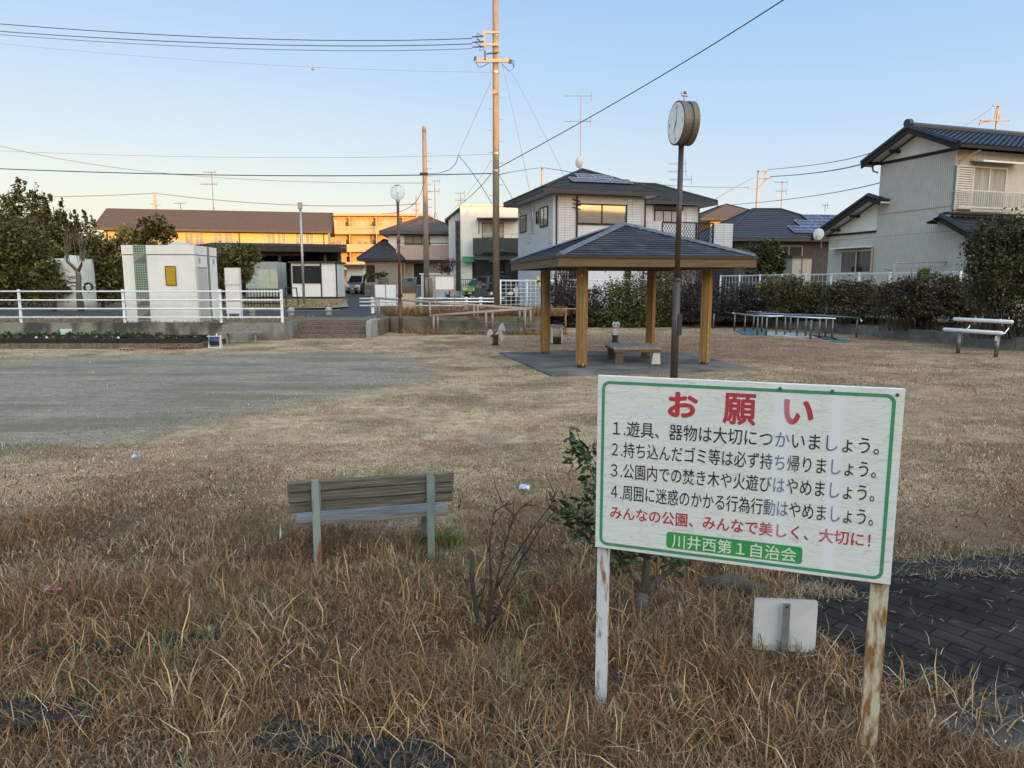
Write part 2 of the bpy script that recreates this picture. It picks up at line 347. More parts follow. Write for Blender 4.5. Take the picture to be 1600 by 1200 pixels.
def ground_mat():
    m = bpy.data.materials.new('lawn'); m.use_nodes = True; n = m.node_tree.nodes; L = m.node_tree.links; b = n['Principled BSDF']
    g = n.new('ShaderNodeNewGeometry'); a = n.new('ShaderNodeAttribute'); a.attribute_name = 'tint'
    sp = n.new('ShaderNodeSeparateColor'); L.new(a.outputs['Color'], sp.inputs[0])
    def noise(sc, det=6, rough=.6, stretch=(1,1,1)):
        mp = n.new('ShaderNodeMapping'); mp.inputs['Scale'].default_value = stretch; L.new(g.outputs['Position'], mp.inputs[0])
        t = n.new('ShaderNodeTexNoise'); t.inputs['Scale'].default_value = sc; t.inputs['Detail'].default_value = det; t.inputs['Roughness'].default_value = rough
        L.new(mp.outputs[0], t.inputs[0]); return t.outputs[0]
    def ramp(s, *st):
        r = n.new('ShaderNodeValToRGB'); e = r.color_ramp.elements
        while len(e) < len(st): e.new(.5)
        for k, (p, c) in enumerate(st): e[k].position = p; e[k].color = (*c, 1) if len(c) == 3 else c
        L.new(s, r.inputs[0]); return r.outputs[0]
    def mix(f, x, y):
        q = n.new('ShaderNodeMix'); q.data_type = 'RGBA'; L.new(f, q.inputs[0]); L.new(x, q.inputs[6]); L.new(y, q.inputs[7]); return q.outputs[2]
    def math_(op, x, y):
        q = n.new('ShaderNodeMath'); q.operation = op; q.use_clamp = True
        for k, v in enumerate((x, y)):
            if isinstance(v, (int, float)): q.inputs[k].default_value = v
            else: L.new(v, q.inputs[k])
        return q.outputs[0]
    straw = ramp(noise(5, 8, .7), (.32, (.28,.185,.108)), (.5, (.55,.395,.245)), (.68, (.70,.55,.37)))
    fine = ramp(noise(45, 8, .75), (.36, (.45,.43,.40)), (.52, (.9,.9,.9)), (.66, (1.25,1.2,1.15)))
    mul = n.new('ShaderNodeMix'); mul.data_type = 'RGBA'; mul.blend_type = 'MULTIPLY'; mul.inputs[0].default_value = 1; L.new(straw, mul.inputs[6]); L.new(fine, mul.inputs[7])
    olive = ramp(noise(.55, 5, .6), (.50, (0,0,0)), (.64, (.8,.8,.8)))
    olc = ramp(noise(30, 6), (.35, (.055,.05,.022)), (.65, (.19,.165,.085)))
    c = mix(olive, mul.outputs[2], olc)
    brn = ramp(noise(.8, 9, .7), (.45, (0,0,0)), (.66, (.85,.85,.85)))
    c = mix(brn, c, ramp(noise(30, 7, .7), (.35, (.10,.06,.036)), (.65, (.30,.19,.11))))
    red = ramp(noise(28, 8, .7), (.33, (.08,.04,.026)), (.5, (.20,.11,.07)), (.68, (.38,.25,.16)))
    rf = ramp(math_('ADD', math_('MULTIPLY', sp.outputs[1], .58), math_('MULTIPLY', noise(1.1, 9, .7), .9)), (.52, (0,0,0)), (.98, (.85,.85,.85)))
    c = mix(rf, c, red)
    gr = ramp(noise(24, 10, .85), (.33, (.115,.092,.070)), (.5, (.28,.235,.185)), (.66, (.54,.46,.37)))
    gmod = n.new('ShaderNodeMix'); gmod.data_type = 'RGBA'; gmod.blend_type = 'MULTIPLY'; gmod.inputs[0].default_value = 1; L.new(gr, gmod.inputs[6]); L.new(ramp(noise(7.0, 12, .88, (.6,1.2,1)), (.36, (.42,.40,.38)), (.5, (.95,.95,.95)), (.62, (1.42,1.38,1.32))), gmod.inputs[7]); gr = gmod.outputs[2]
    moss = ramp(noise(.75, 8, .68, (.35, 1.3, 1)), (.44, (0,0,0)), (.60, (.85,.85,.85)))
    mc = ramp(noise(40, 6, .7), (.35, (.075,.068,.04)), (.65, (.27,.235,.16)))
    gr = mix(ramp(noise(1.6, 8, .7, (.4,1.4,1)), (.55, (0,0,0)), (.68, (.8,.8,.8))), gr, mul.outputs[2])
    gr = mix(moss, gr, mc)
    edge = math_('ADD', sp.outputs[0], math_('MULTIPLY', math_('SUBTRACT', noise(2.6, 12, .82), .5), 2.8))
    gf = ramp(edge, (.30, (0,0,0)), (.74, (1,1,1)))
    c = mix(gf, c, gr)
    bare = ramp(noise(60, 6, .7), (.35, (.10,.085,.078)), (.65, (.23,.20,.185)))
    bf = ramp(math_('ADD', math_('MULTIPLY', sp.outputs[2], .55), math_('MULTIPLY', noise(2.5, 8, .7), .6)), (.56, (0,0,0)), (.74, (.9,.9,.9)))
    c = mix(bf, c, bare)
    a2 = n.new('ShaderNodeAttribute'); a2.attribute_name = 'rough_grass'
    soil = ramp(noise(35, 8, .75), (.34, (.024,.016,.010)), (.52, (.07,.045,.027)), (.68, (.17,.115,.07)))
    c = mix(math_('MULTIPLY', a2.outputs['Fac'], .95), c, soil)
    L.new(c, b.inputs['Base Color']); b.inputs['Roughness'].default_value = .95; b.inputs['Specular IOR Level'].default_value = .15
    bp = n.new('ShaderNodeBump'); bp.inputs['Strength'].default_value = .45; bp.inputs['Distance'].default_value = .03
    L.new(noise(40, 8, .75), bp.inputs['Height']); L.new(bp.outputs[0], b.inputs['Normal'])
    return m
lawn = tinted('ground', V, Fq, C, ground_mat()); st(lawn)
at = lawn.data.attributes.new('rough_grass', 'FLOAT', 'POINT'); at.data.foreach_set('value', AL.astype(np.float32))
# raised street level behind the park, its front edge following walls, stairs, ramp and bank
edge = [(-80,25.72),(-8.2,25.72),(-8.2,27.75),(-5.15,27.75),(-5.15,31.1),(1.6,31.1),(1.6,34),(10.5,35.5),(14.6,31),(17.0,22.4),(20,14),(80,14)]
def slab(name, poly, z, m, zb=-.05): return st(M().prism(poly, zb, z).build(name, m))
slab('street_ground', edge+[(80,38.05),(-80,38.05)], .6, MT['street_soil'])
gb = M()
for y0, y1 in ((38.05,85),(85,2000)):
    k = 80 if y1 < 100 else 1500
    gb.add([(-k,y0,tz(y0)-.002),(k,y0,tz(y0)-.002),(k,y1,tz(y1)-.002),(-k,y1,tz(y1)-.002)], [(0,1,2,3)])
    if y1 > 100: continue
st(gb.build('far_ground', MT['street_soil']))
slab('bank', [(9.6,34.9),(11.7,33.6),(13.7,29.4),(15.45,21.6),(17.6,14.5),(20.5,14.2),(17.3,22.4),(14.9,31),(10.7,35.6)], .38,
     mat('bank_grass', (.11,.085,.04), (.055,.055,.022), 3, .95, bump=.8, bsc=40, det=8, world=True))
# main road running across, side street running away
st(M().add([(-80,30.9,.604),(-6.4,30.9,.604),(-6.2,34.3,.604),(1.2,34.9,.604),(10,36.6,.604),(80,36.6,.604),(80,38.05,.604),(-80,38.05,.604)], [tuple(range(8))]).build('road', MT['asphalt_road']))
sr = M(); ys = [38.05, 46, 56, 70, 90]
L_ = [G(527,486,.6)[0], W(533,470,46)[0], W(540,464,56)[0], W(546,460,70)[0], W(550,455,90)[0]]
R_ = [22.0, 10.0, 6.0, W(590,458,70)[0], W(585,455,90)[0]]
vs = []
for y, a, b in zip(ys, L_, R_): vs += [(a, y, tz(y)+.004), (b, y, tz(y)+.004)]
sr.add(vs, [(2*i, 2*i+1, 2*i+3, 2*i+2) for i in range(4)]); st(sr.build('side_street', MT['asphalt_road']))
# paved path in the near right corner
pv = M(); 
pv.add([(x, y, .006) for x, y in PAVE], [tuple(range(len(PAVE)))[::-1]])
PV_F = Fr(0, 0, 0, R(-52))
st(pv.build('path', brickmat('pavers', (.038,.033,.031), (.026,.023,.022), (.014,.012,.011), .26, .115, .007, PV_F, .9, horiz=True, bump=1., noise=.7)))
pk = gpoly([(1150,930),(1205,912),(1330,890),(1400,876),(1500,871),(1900,858)]); pk2 = gpoly([(1170,946),(1215,930),(1335,910),(1400,902),(1500,897),(1900,884)])
kb = M().prism(pk+pk2[::-1], -.02, .018); st(kb.build('path_edging', MT['concrete_dark']))
pl = gpoly([(1400,1110),(1480,1096),(1900,1068),(1900,1180),(1600,1190)])
st(M().prism(pl, -.02, .012).build('path_slab', brickmat('slab', (.085,.075,.072), (.06,.053,.052), (.03,.03,.03), .4, .2, .008, PV_F, .9, horiz=True, noise=.4)))
# half buried kerb stones in the near left corner
def kerb(name, pix, w, h, lab):
    a = Vector(G(*pix[0])); b = Vector(G(*pix[1])); d = (b-a); ln = d.length; F = Fr(a.x, a.y, 0, math.atan2(d.y, d.x)); m = M(F); n = int(ln/.035)+2
    rng = np.random.default_rng(len(name)+abs(int(pix[0][0]))); prof = [(0,-.05),(0,h*.7),(w*.16,h),(w*.8,h),(w,h*.75),(w,-.05)]
    vs = []
    for i in range(n+1):
        for y, z in prof: vs.append((ln*i/n, y+rng.normal()*.012, z+rng.normal()*.014))
    m.add(vs, [(6*i+j, 6*i+6+j, 6*i+7+j, 6*i+1+j) for i in range(n) for j in range(5)]+[(5,4,3,2,1,0), tuple(6*n+j for j in range(6))])
    return tag(m.build(name, MT['concrete_dark']), lab, 'kerb stone')
kerb('kerb_stone', ((-90,1152),(150,1140)), .20, .06, 'dark weathered kerb stone half hidden in dry grass at the lower left edge')
kerb('kerb_stone', ((395,1172),(690,1235)), .18, .06, 'dark speckled kerb stone buried under dead grass at the bottom, left of the notice sign')
kerb('kerb_stone', ((-20,1040),(200,1026)), .12, .025, 'thin flat concrete strip lying flush in the grass by the left edge')
kerb('kerb_stone', ((215,1022),(345,1006)), .12, .025, 'thin flat concrete strip lying in the grass, below left of the bench')

# ================================================================ HELPERS FOR BUILDINGS
def face_rows(m, A, B, C, D, n, step=.03, wave=0., cols=1, sub=4):
    A, B, C, D = (Vector(p) for p in (A, B, C, D)); nm = (B-A).cross(D-A).normalized()
    if nm.z < 0: nm = -nm
    q = cols*sub if wave else 1
    for k in range(n):
        t0, t1 = k/n, min((k+1.06)/n, 1)
        l0, r0, l1, r1 = A.lerp(D, t0), B.lerp(C, t0), A.lerp(D, t1), B.lerp(C, t1)
        vs = []
        for i in range(q+1):
            u = i/q; wv = wave*(.5+.5*math.cos(2*math.pi*u*cols)) if wave else 0
            p = l0.lerp(r0, u); e = l1.lerp(r1, u)
            vs += [tuple(p-nm*.01), tuple(p+nm*(step+wv)), tuple(e+nm*(wv+.002))]
        fs = []
        for i in range(q): fs += [(3*i, 3*i+3, 3*i+4, 3*i+1), (3*i+1, 3*i+4, 3*i+5, 3*i+2)]
        m.add(vs, fs, True)
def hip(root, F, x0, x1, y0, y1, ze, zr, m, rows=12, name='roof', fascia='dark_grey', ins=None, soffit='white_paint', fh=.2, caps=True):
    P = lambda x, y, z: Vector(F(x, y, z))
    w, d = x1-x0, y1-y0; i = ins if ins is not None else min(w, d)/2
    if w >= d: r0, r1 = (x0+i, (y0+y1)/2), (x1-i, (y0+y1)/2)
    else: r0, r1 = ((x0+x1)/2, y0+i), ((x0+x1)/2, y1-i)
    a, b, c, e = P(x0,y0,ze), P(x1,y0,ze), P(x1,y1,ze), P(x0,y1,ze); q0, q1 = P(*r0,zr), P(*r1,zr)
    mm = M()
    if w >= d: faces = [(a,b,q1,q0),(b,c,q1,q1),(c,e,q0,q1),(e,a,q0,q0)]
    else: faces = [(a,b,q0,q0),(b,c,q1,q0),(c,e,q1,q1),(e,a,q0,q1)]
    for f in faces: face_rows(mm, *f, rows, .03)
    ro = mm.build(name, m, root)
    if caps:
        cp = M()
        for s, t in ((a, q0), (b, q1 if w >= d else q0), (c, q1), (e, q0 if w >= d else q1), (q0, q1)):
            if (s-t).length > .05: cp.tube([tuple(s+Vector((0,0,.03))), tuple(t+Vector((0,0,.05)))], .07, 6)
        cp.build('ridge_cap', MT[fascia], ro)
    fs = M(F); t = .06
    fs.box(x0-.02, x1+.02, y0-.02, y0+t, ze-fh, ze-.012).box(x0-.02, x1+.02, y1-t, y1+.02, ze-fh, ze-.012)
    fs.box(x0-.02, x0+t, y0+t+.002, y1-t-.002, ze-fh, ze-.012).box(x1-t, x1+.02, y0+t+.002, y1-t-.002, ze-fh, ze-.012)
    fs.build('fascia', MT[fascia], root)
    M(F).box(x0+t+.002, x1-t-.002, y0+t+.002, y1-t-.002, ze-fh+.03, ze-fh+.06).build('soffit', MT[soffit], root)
    return ro
def win(root, F, x0, x1, z0, z1, n=2, fm='frame_dark', pm='glass', y=0., fw=.05, name='window', cur=False):
    if z0 > z1: z0, z1 = z1, z0
    m = M(F); m.box(x0-fw, x1+fw, y-.06, y-.004, z0-fw, z0).box(x0-fw, x1+fw, y-.06, y-.004, z1, z1+fw)
    m.box(x0-fw, x0, y-.06, y-.004, z0+.001, z1-.001).box(x1, x1+fw, y-.06, y-.004, z0+.001, z1-.001)
    for i in range(1, n): xm = x0+(x1-x0)*i/n; m.box(xm-fw*.5, xm+fw*.5, y-.05, y-.008, z0+.001, z1-.001)
    f = m.build(name, MT[fm], root)
    M(F).box(x0+.001, x1-.001, y-.03, y-.012, z0+.002, z1-.002).build('pane', MT[pm], f)
    return f
def wpx(root, F, px0, py0, px1, py1, n=2, y=0., **k):
    a = F.hit(px0, py0, y); b = F.hit(px0, py1, y); c = F.hit(px1, py0, y); d = F.hit(px1, py1, y)
    return win(root, F, (a[0]+b[0])/2, (c[0]+d[0])/2, (b[1]+d[1])/2, (a[1]+c[1])/2, n, y=y, **k)
def rpx(F, px0, py0, px1, py1, y=0.):
    a = F.hit(px0, py0, y); b = F.hit(px0, py1, y); c = F.hit(px1, py0, y); d = F.hit(px1, py1, y)
    return (a[0]+b[0])/2, (c[0]+d[0])/2, (b[1]+d[1])/2, (a[1]+c[1])/2      # x0,x1,z0,z1
def bpx(m, px0, py0, px1, py1, y, dy0, dy1):
    x0, x1, z0, z1 = rpx(m.F, px0, py0, px1, py1, y); m.box(x0, x1, y+dy0, y+dy1, z0, z1); return m

# ================================================================ BUILDINGS
mk('yellow_wall', (.62,.50,.28), (.56,.45,.25), 3, .8)
mk('orange_wall', (.50,.33,.20), (.46,.30,.18), 3, .8)
mk('pink_wall', (.46,.33,.27), (.42,.30,.245), 4, .8)
mk('beige_wall', (.40,.32,.25), (.36,.29,.225), 4, .8)
mk('plaster', (.71,.70,.68), (.58,.57,.54), 1.8, .85, det=10, stretch=(1,1,.6), lo=.42, hi=.85)
mk('wall_grey', (.56,.56,.59), (.52,.52,.55), 3, .75)
mk('roof_brown', (.092,.077,.074), (.068,.057,.055), 4, .75, det=6)
mk('roof_black', (.040,.042,.048), (.024,.025,.030), 5, .6, det=8)
mk('kawara', (.022,.032,.052), (.012,.018,.030), 4, .32, det=6)
mk('slate_blue', (.060,.072,.098), (.030,.036,.050), 5, .55, det=8, stretch=(1,1,6))
mk('black_roof_sheet', (.022,.020,.019), (.012,.011,.010), 3, .7)
# ---- long yellow apartment house
F = Fr(*W(165,400,73)[:2], tz(73), R(12)); t = thing('apartment_house', 'long two storey apartment house with sunlit yellow wall and brown tiled gable roof', 'apartment house', F(0,0,0))
wd_ = F.hit(512,370)[0]; ez = F.hit(300,357)[1]; D = 8; rz = F.hit(300,328,D/2)[1]
M(F).box(0, wd_, 0, D, -.4, ez-.02).build('wall', MT['yellow_wall'], t)
M(F).xprism([(0,ez-.03),(D,ez-.03),(D/2,rz-.35)], .02, wd_-.02).build('gable', MT['yellow_wall'], t)
mm = M(); P = lambda *a: Vector(F(*a)); o = .8
face_rows(mm, P(-o,-o,ez-.15), P(wd_+.5,-o,ez-.15), P(wd_+.5,D/2,rz), P(-o,D/2,rz), 16, .05)
face_rows(mm, P(wd_+.5,D+o,ez-.15), P(-o,D+o,ez-.15), P(-o,D/2,rz), P(wd_+.5,D/2,rz), 6, .05)
mm.build('roof', MT['roof_brown'], t)
M(F).box(-o, wd_+.5, -o-.1, -o, ez-.35, ez-.13).build('gutter', MT['roof_brown'], t)
for px in (190,  290, 306, 335, 352, 418, 434, 462, 478, 220):
    wpx(t, F, px, 364, px+12, 384, 2, fm='frame_alu', pm='curtain')
for px in (168, 374, 506): M(F).box(*[v for v in (F.hit(px,370)[0]-.05, F.hit(px,370)[0]+.05, -.12, -.01)], 0, ez-.35).build('downpipe', MT['roof_brown'], t)
# ---- five storey orange apartment block
F = Fr(*W(505,400,112)[:2], tz(90), 0); t = thing('apartment_block', 'orange apartment block of several storeys with balconies, sunlit behind the other houses', 'apartment block', F(0,0,0))
wd_ = F.hit(668,370)[0]; zt = F.hit(600,338)[1]
M(F).box(0, wd_, 0, 11, -.4, zt).build('wall', MT['orange_wall'], t)
M(F).box(-.3, wd_+.3, -.9, 11.3, zt, zt+.35).build('roof', MT['orange_wall'], t)
fl = (zt-.2)/4.0
for k in range(5):
    z = zt-fl*(k+1)
    if z < -1: break
    m = M(F); m.box(.4, wd_-.2, -1.5, -.0, z-.12, z+.02); m.box(.4, wd_-.2, -1.5, -1.42, z+.02, z+1.05); m.build('balcony', MT['orange_wall'], t)
    for x in np.arange(1.2, wd_-2, 4.1):
        win(t, F, x, x+1.7, z+.1, z+2.0, 2, fm='frame_alu', pm='reflection_tint_glass')
        win(t, F, x+2.4, x+3.2, z+1.0, z+1.9, 1, fm='frame_alu', pm='glass')
    for x in np.arange(.4, wd_, 4.1): M(F).box(x-.06, x+.06, -1.35, -.01, z+.03, z+fl-.14).build('partition', MT['orange_wall'], t)
# ---- open dark barn
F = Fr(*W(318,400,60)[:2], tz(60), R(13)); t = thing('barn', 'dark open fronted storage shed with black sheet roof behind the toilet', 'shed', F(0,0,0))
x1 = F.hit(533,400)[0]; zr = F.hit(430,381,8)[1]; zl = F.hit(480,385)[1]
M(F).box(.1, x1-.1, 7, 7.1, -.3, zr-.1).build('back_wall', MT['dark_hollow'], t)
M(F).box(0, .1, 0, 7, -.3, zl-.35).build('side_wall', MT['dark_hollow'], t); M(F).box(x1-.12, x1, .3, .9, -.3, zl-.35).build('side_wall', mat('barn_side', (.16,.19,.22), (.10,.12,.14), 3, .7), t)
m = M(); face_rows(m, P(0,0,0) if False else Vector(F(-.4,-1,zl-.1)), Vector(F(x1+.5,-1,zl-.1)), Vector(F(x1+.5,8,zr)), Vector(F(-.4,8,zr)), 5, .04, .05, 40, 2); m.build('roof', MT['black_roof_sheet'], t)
M(F).box(-.4, x1+.5, -1.06, -1.0, zl-.5, zl-.12).build('fascia', MT['black_roof_sheet'], t)
M(F).box(2, x1-3, .2, .35, F.hit(450,397)[1]-.12, F.hit(450,397)[1]+.12).build('beam', mat('old_beam', (.16,.12,.09), (.09,.07,.055), 5, .9), t)
for px in (438, 509, 531, 352): 
    x = F.hit(px,430)[0]; M(F).box(x-.12, x+.12, .05, .19, -.3, zl-.4).build('post', MT['dark_grey'], t)
# cabin and container in front of the barn
F = Fr(*W(455,440,55)[:2], tz(55), 0); t = thing('cabin', 'white prefabricated cabin with wide dark framed window standing under the barn roof', 'cabin', F(0,0,0))
x1 = F.hit(526,440)[0]; z1 = F.hit(490,411)[1]
M(F).box(0, x1, 0, 2.6, .12, z1).build('wall', MT['white_paint'], t); M(F).box(-.15, x1+.15, -.2, 2.8, z1, z1+.12).build('roof', MT['dark_grey'], t)
m = M(F); m.box(-.02, x1+.02, -.03, -.005, 0, .14); xs = F.hit(502,440)[0]
for x in (0, xs, x1): m.box(x-.05, x+.05, -.04, -.004, .142, z1-.003)
m.build('trim', MT['frame_dark'], t); wpx(t, F, 458.5, 416.5, 500, 441.5, 2, fm='frame_dark', pm='glass', fw=.06)
F = Fr(*W(384,440,56)[:2], tz(56), 0); t = thing('storage_container', 'pale green storage container with ribbed top edge beside the evergreen shrub', 'container', F(0,0,0))
x1 = F.hit(433,440)[0]; z1 = F.hit(410,409)[1]
M(F).box(0, x1, 0, 2.4, .1, z1).build('body', mat('pale_green', (.36,.42,.40), (.28,.33,.31), 3, .6), t)
m = M(F)
for i in range(14): m.box(x1*i/14+.03, x1*i/14+.11, -.05, -.005, z1-.55, z1)
m.build('rib', MT['galv'], t); m = M(F); xs = F.hit(423,440)[0]; m.box(xs-.9, xs-.05, -.03, -.005, .15, z1-.6); m.box(xs, xs+.55, -.03, -.005, .15, z1-.6); m.build('door', mat('pale_door', (.42,.45,.38), (.36,.38,.32), 3, .6), t)
# ---- house with brown roof and pink balcony
F = Fr(*W(608,440,66)[:2], tz(66), R(3)); t = thing('house', 'two storey house with brown hipped roof and pink balcony behind the globe lamp', 'house', F(0,0,0))
x1 = F.hit(716,420)[0]; ez = F.hit(650,363)[1]; rz = F.hit(690,338,3.5)[1]
M(F).box(0, x1, 0, 7, -.3, ez-.3).build('wall', MT['plaster'], t)
hip(t, F, -.7, x1+.7, -.7, 7.7, ez, rz, MT['roof_brown'], 14, fascia='roof_brown')
wpx(t, F, 633, 370, 671, 382, 3, fm='frame_dark', pm='reflection_tint_glass')
m = M(F); bpx(m, 619, 383, 720, 406, -1.0, -.1, 0); m.build('balcony', MT['pink_wall'], t)
m = M(F); bpx(m, 619, 379.5, 720, 380.6, -1.0, -.05, 0); [m.box(x, x+.04, -1.04, -1.0, F.hit(660,383,-1)[1], F.hit(660,380,-1)[1]) for x in np.arange(.9, x1, 1.)]; m.build('railing', MT['frame_dark'], t)
m = M(F); bpx(m, 619, 406, 720, 408.5, -.9, -.1, .9); m.build('canopy', MT['dark_grey'], t)
m = M(F); bpx(m, 598, 410, 720, 447, -.0, -.02, -.004); m.build('ground_floor_wall', MT['beige_wall'], t)
m = M(F); bpx(m, 647, 412, 662, 446, 0, -.09, -.03); m.build('door', MT['frame_dark'], t)
for px in (632, 686): m = M(F); bpx(m, px-1.2, 408, px+1.2, 446, -.6, -.1, .1); m.build('porch_post', MT['beige_wall'], t)
FL = Fr(*W(571,440,65)[:2], tz(65), 0); xl = FL.hit(628,430)[0]; zl = FL.hit(600,404)[1]
M(FL).box(0, xl, 0, 4, -.2, zl-.2).build('wing_wall', MT['beige_wall'], t)
hip(t, FL, -.6, xl+.3, -.6, 6.5, zl, FL.hit(632,376,3)[1], MT['roof_black'], 9, name='wing_roof')
m = M(FL); bpx(m, 573, 414, 586, 441, 0, -.06, -.005); m.build('shutter', MT['frame_dark'], t); m = M(FL); bpx(m, 587, 414, 622, 443, 0, -.06, -.005); m.build('shutter', mat('shutter_tan', (.27,.24,.19), (.23,.20,.16), 4, .6, stretch=(14,1,.2)), t)
# ---- small white garage at the end of the side street
F = Fr(*W(541,440,84)[:2], tz(84), 0); t = thing('garage', 'small white garage with dark flat roof at the end of the side street', 'garage', F(0,0,0))
x1 = F.hit(567,440)[0]; z1 = F.hit(550,416)[1]
M(F).box(0, x1, .4, 6, -.2, z1-.1).build('wall', MT['white_paint'], t); M(F).box(-.8, x1+.4, -.5, 6.2, z1-.1, z1+.2).build('roof', mat('garage_roof', (.10,.06,.05), (.07,.045,.04), 3), t)
# ---- white box house with black balcony
F = Fr(*W(720,440,58)[:2], tz(58), R(2)); t = thing('white_house', 'white box shaped house with black balcony and green awning behind the utility pole', 'house', F(0,0,0))
x1 = F.hit(812,400)[0]; z1 = F.hit(760,322)[1]
M(F).box(0, x1, 0, 7, -.3, z1).build('wall', MT['plaster'], t); M(F).box(-.06, x1+.06, -.06, 7.06, z1, z1+.12).build('parapet', MT['wall_grey'], t)
FS = Fr(*W(702,440,59.5)[:2], tz(58), R(2)); xs = FS.hit(720,400)[0]
zs0, zs1 = FS.hit(701,341)[1], FS.hit(720,325)[1]
M(FS).yprism([(0,-.3),(xs-.06,-.3),(xs-.06,zs1-.15),(0,zs0-.15)], .0, 6).build('side_wing', MT['wall_grey'], t)
M(FS).yprism([(-.3,zs0-.3),(xs-.05,zs1-.12),(xs-.05,zs1+.05),(-.3,zs0-.1)], -.3, 6.3).build('wing_roof', MT['dark_grey'], t)
m = M(F); bpx(m, 712, 345, 719.5, 455, -.02, -.1, .0); m.build('dark_panel', MT['dark_grey'], t)
for k in range(4): m = M(F); bpx(m, 714, 352+k*12, 716.5, 360+k*12, -.12, -.02, 0); m.build('slit_window', MT['glass'], t)
m = M(F); bpx(m, 739, 372, 815, 398, -1.4, -.1, 0); x0b, _, z0b, z1b = rpx(F, 739, 372, 815, 398, -1.4); m.box(x0b, x0b+.1, -1.39, -.01, z0b, z1b); m.box(x0b+.1, x1, -1.39, -.01, z0b+.002, z0b+.12); m.build('balcony', MT['dark_grey'], t)
m = M(F); bpx(m, 740, 365, 815, 366, -1.4, -.06, 0)
for x in np.arange(x0b, x1, 1.): m.box(x, x+.04, -1.45, -1.41, z1b, z1b+.4)
m.build('railing', MT['galv'], t)
wpx(t, F, 754, 349, 786, 371, 2, fm='frame_dark', pm='curtain'); m = M(F); bpx(m, 745, 340, 812, 342, -1.2, 0, 1.18); m.build('canopy', MT['dark_grey'], t)
m = M(F); bpx(m, 747.5, 342, 749, 366, -1.2, -.0, .05); m.build('canopy_post', MT['dark_grey'], t)
m = M(F); a = rpx(F, 722, 405, 741, 409, -.9); m.xprism([(-.9,a[2]),(-.9,a[2]+.05),(-.01,a[3]+.25),(-.01,a[3]+.1)], a[0], a[1]); m.build('awning', mat('green_awning', (.02,.22,.09), None, rough=.5), t)
m = M(F); bpx(m, 738, 406, 815, 447, 0, -.05, -.005); m.build('entrance_shade_sheet', MT['dark_hollow'], t)  # flat sheet on the wall, its near black painted as the shade of a recess
for a0, a1 in ((742,758),(760,768),(790,800)): wpx(t, F, a0, 408, a1, 446, 1, y=-.06, fm='frame_dark', pm='glass')
m = M(F); bpx(m, 738, 429, 741, 452, -.7, -.05, 0); bpx(m, 720, 436, 738, 437, -.7, -.05, 0); bpx(m, 720, 445, 738, 446, -.7, -.05, 0); [bpx(m, p, 436, p+.6, 455, -.7, -.04, -.01) for p in range(721, 738, 3)]; m.build('gate', MT['dark_grey'], t)
# carport beside it
F = Fr(*W(752,440,48)[:2], tz(48), 0); t = thing('carport', 'grey carport with curved translucent roof over the parked cars', 'carport', F(0,0,0))
zc = F.hit(760,394)[1]; xr = F.hit(835,400)[0]; m = M(F); pr = []
for i in range(9):
    u = i/8; pr.append((u*xr, zc-.25+.45*math.sin(.5+u*1.9)-u*.35))
m.yprism(pr+[(x, z+.05) for x, z in pr[::-1]], -.3, 6); m.build('roof', mat('polycarb', (.10,.095,.09), (.08,.075,.07), 3, .3), t)
for x, y in ((xr-.3, 0), (xr-.3, 5.5)): M(F).box(x-.06, x+.06, y, y+.12, -.2, pr[7][1]-.02).build('post', MT['dark_grey'], t)
M(F).box(xr-.25, xr+2.6, 6.1, 6.2, -.2, zc).build('back_screen', MT['dark_grey'], t)
# ---- main grey house right of the pole
HF = Fr(*W(864,400,38)[:2], .75, R(15.7)); F = HF
SIDE = brickmat('siding_panel', (.56,.56,.59), (.53,.53,.56), (.22,.22,.24), .55, .13, .010, F, .7, off=0, bump=.5, noise=.06)
SIDEP = brickmat('siding_plain', (.55,.55,.58), (.54,.54,.57), (.40,.40,.43), .9, 2.9, .006, F, .7, off=0, bump=.2, noise=.08)
t = thing('grey_house', 'two storey grey house with dark hipped roof and roof solar panels behind the gazebo', 'house', F(0,0,0))
ex_ = F.hit(1009,330)[0]; ez = F.hit(930,299)[1]; DB = 6.6
w2 = F.hit(1093,340,3.2)[0]
M(F).box(0, ex_, 0, DB, -.6, ez-.22).build('wall', SIDEP, t)
M(F).box(ex_+.003, w2, 3.2, DB+.6, -.6, ez-.24).build('wing_wall', SIDEP, t)
rz = W(918,270,42.2)[2]-.75
hip(t, F, -.75, ex_+.65, -.7, DB+.6, ez, rz, MT['roof_black'], 14)
hip(t, F, ex_-2.2, w2+.8, 2.55, DB+1.4, ez+.015, rz-.25, MT['roof_black'], 14, name='wing_roof')
# brick-like panels set proud of the wall
for a0, a1, b0, b1 in ((872,895,303,375),(980,1006,306,352)):
    x0, x1, z0, z1 = rpx(F, a0, b0, a1, b1); M(F).box(x0, x1, -.035, -.003, z0, ez-.3).build('wall_panel', SIDE, t)
x0, x1, z0, z1 = rpx(F, 1070, 322, 1090, 350, 3.2); M(F).box(x0, x1, 3.165, 3.197, 2.2, ez-.3).build('wall_panel', SIDE, t)
M(F).box(ex_+.02, w2, 3.165, 3.197, -.5, 2.0).build('wall_panel', SIDE, t)
wpx(t, F, 902.5, 321, 977, 349, 2, fm='frame_dark', pm='reflection_tint_glass', fw=.07)
m = M(F); bpx(m, 900, 350, 975, 351.5, 0, -.07, -.003); m.build('sill', MT['frame_dark'], t)
x0, x1, z0, z1 = rpx(F, 917, 414, 972, 470); M(F).box(x0, x1, -.05, -.003, -.5, z1).build('ground_floor_panel', mat('pale_panel', (.60,.61,.66), (.57,.58,.63), 3, .6), t)
wpx(t, F, 977, 414, 983, 470, 1, fm='frame_dark', pm='glass')
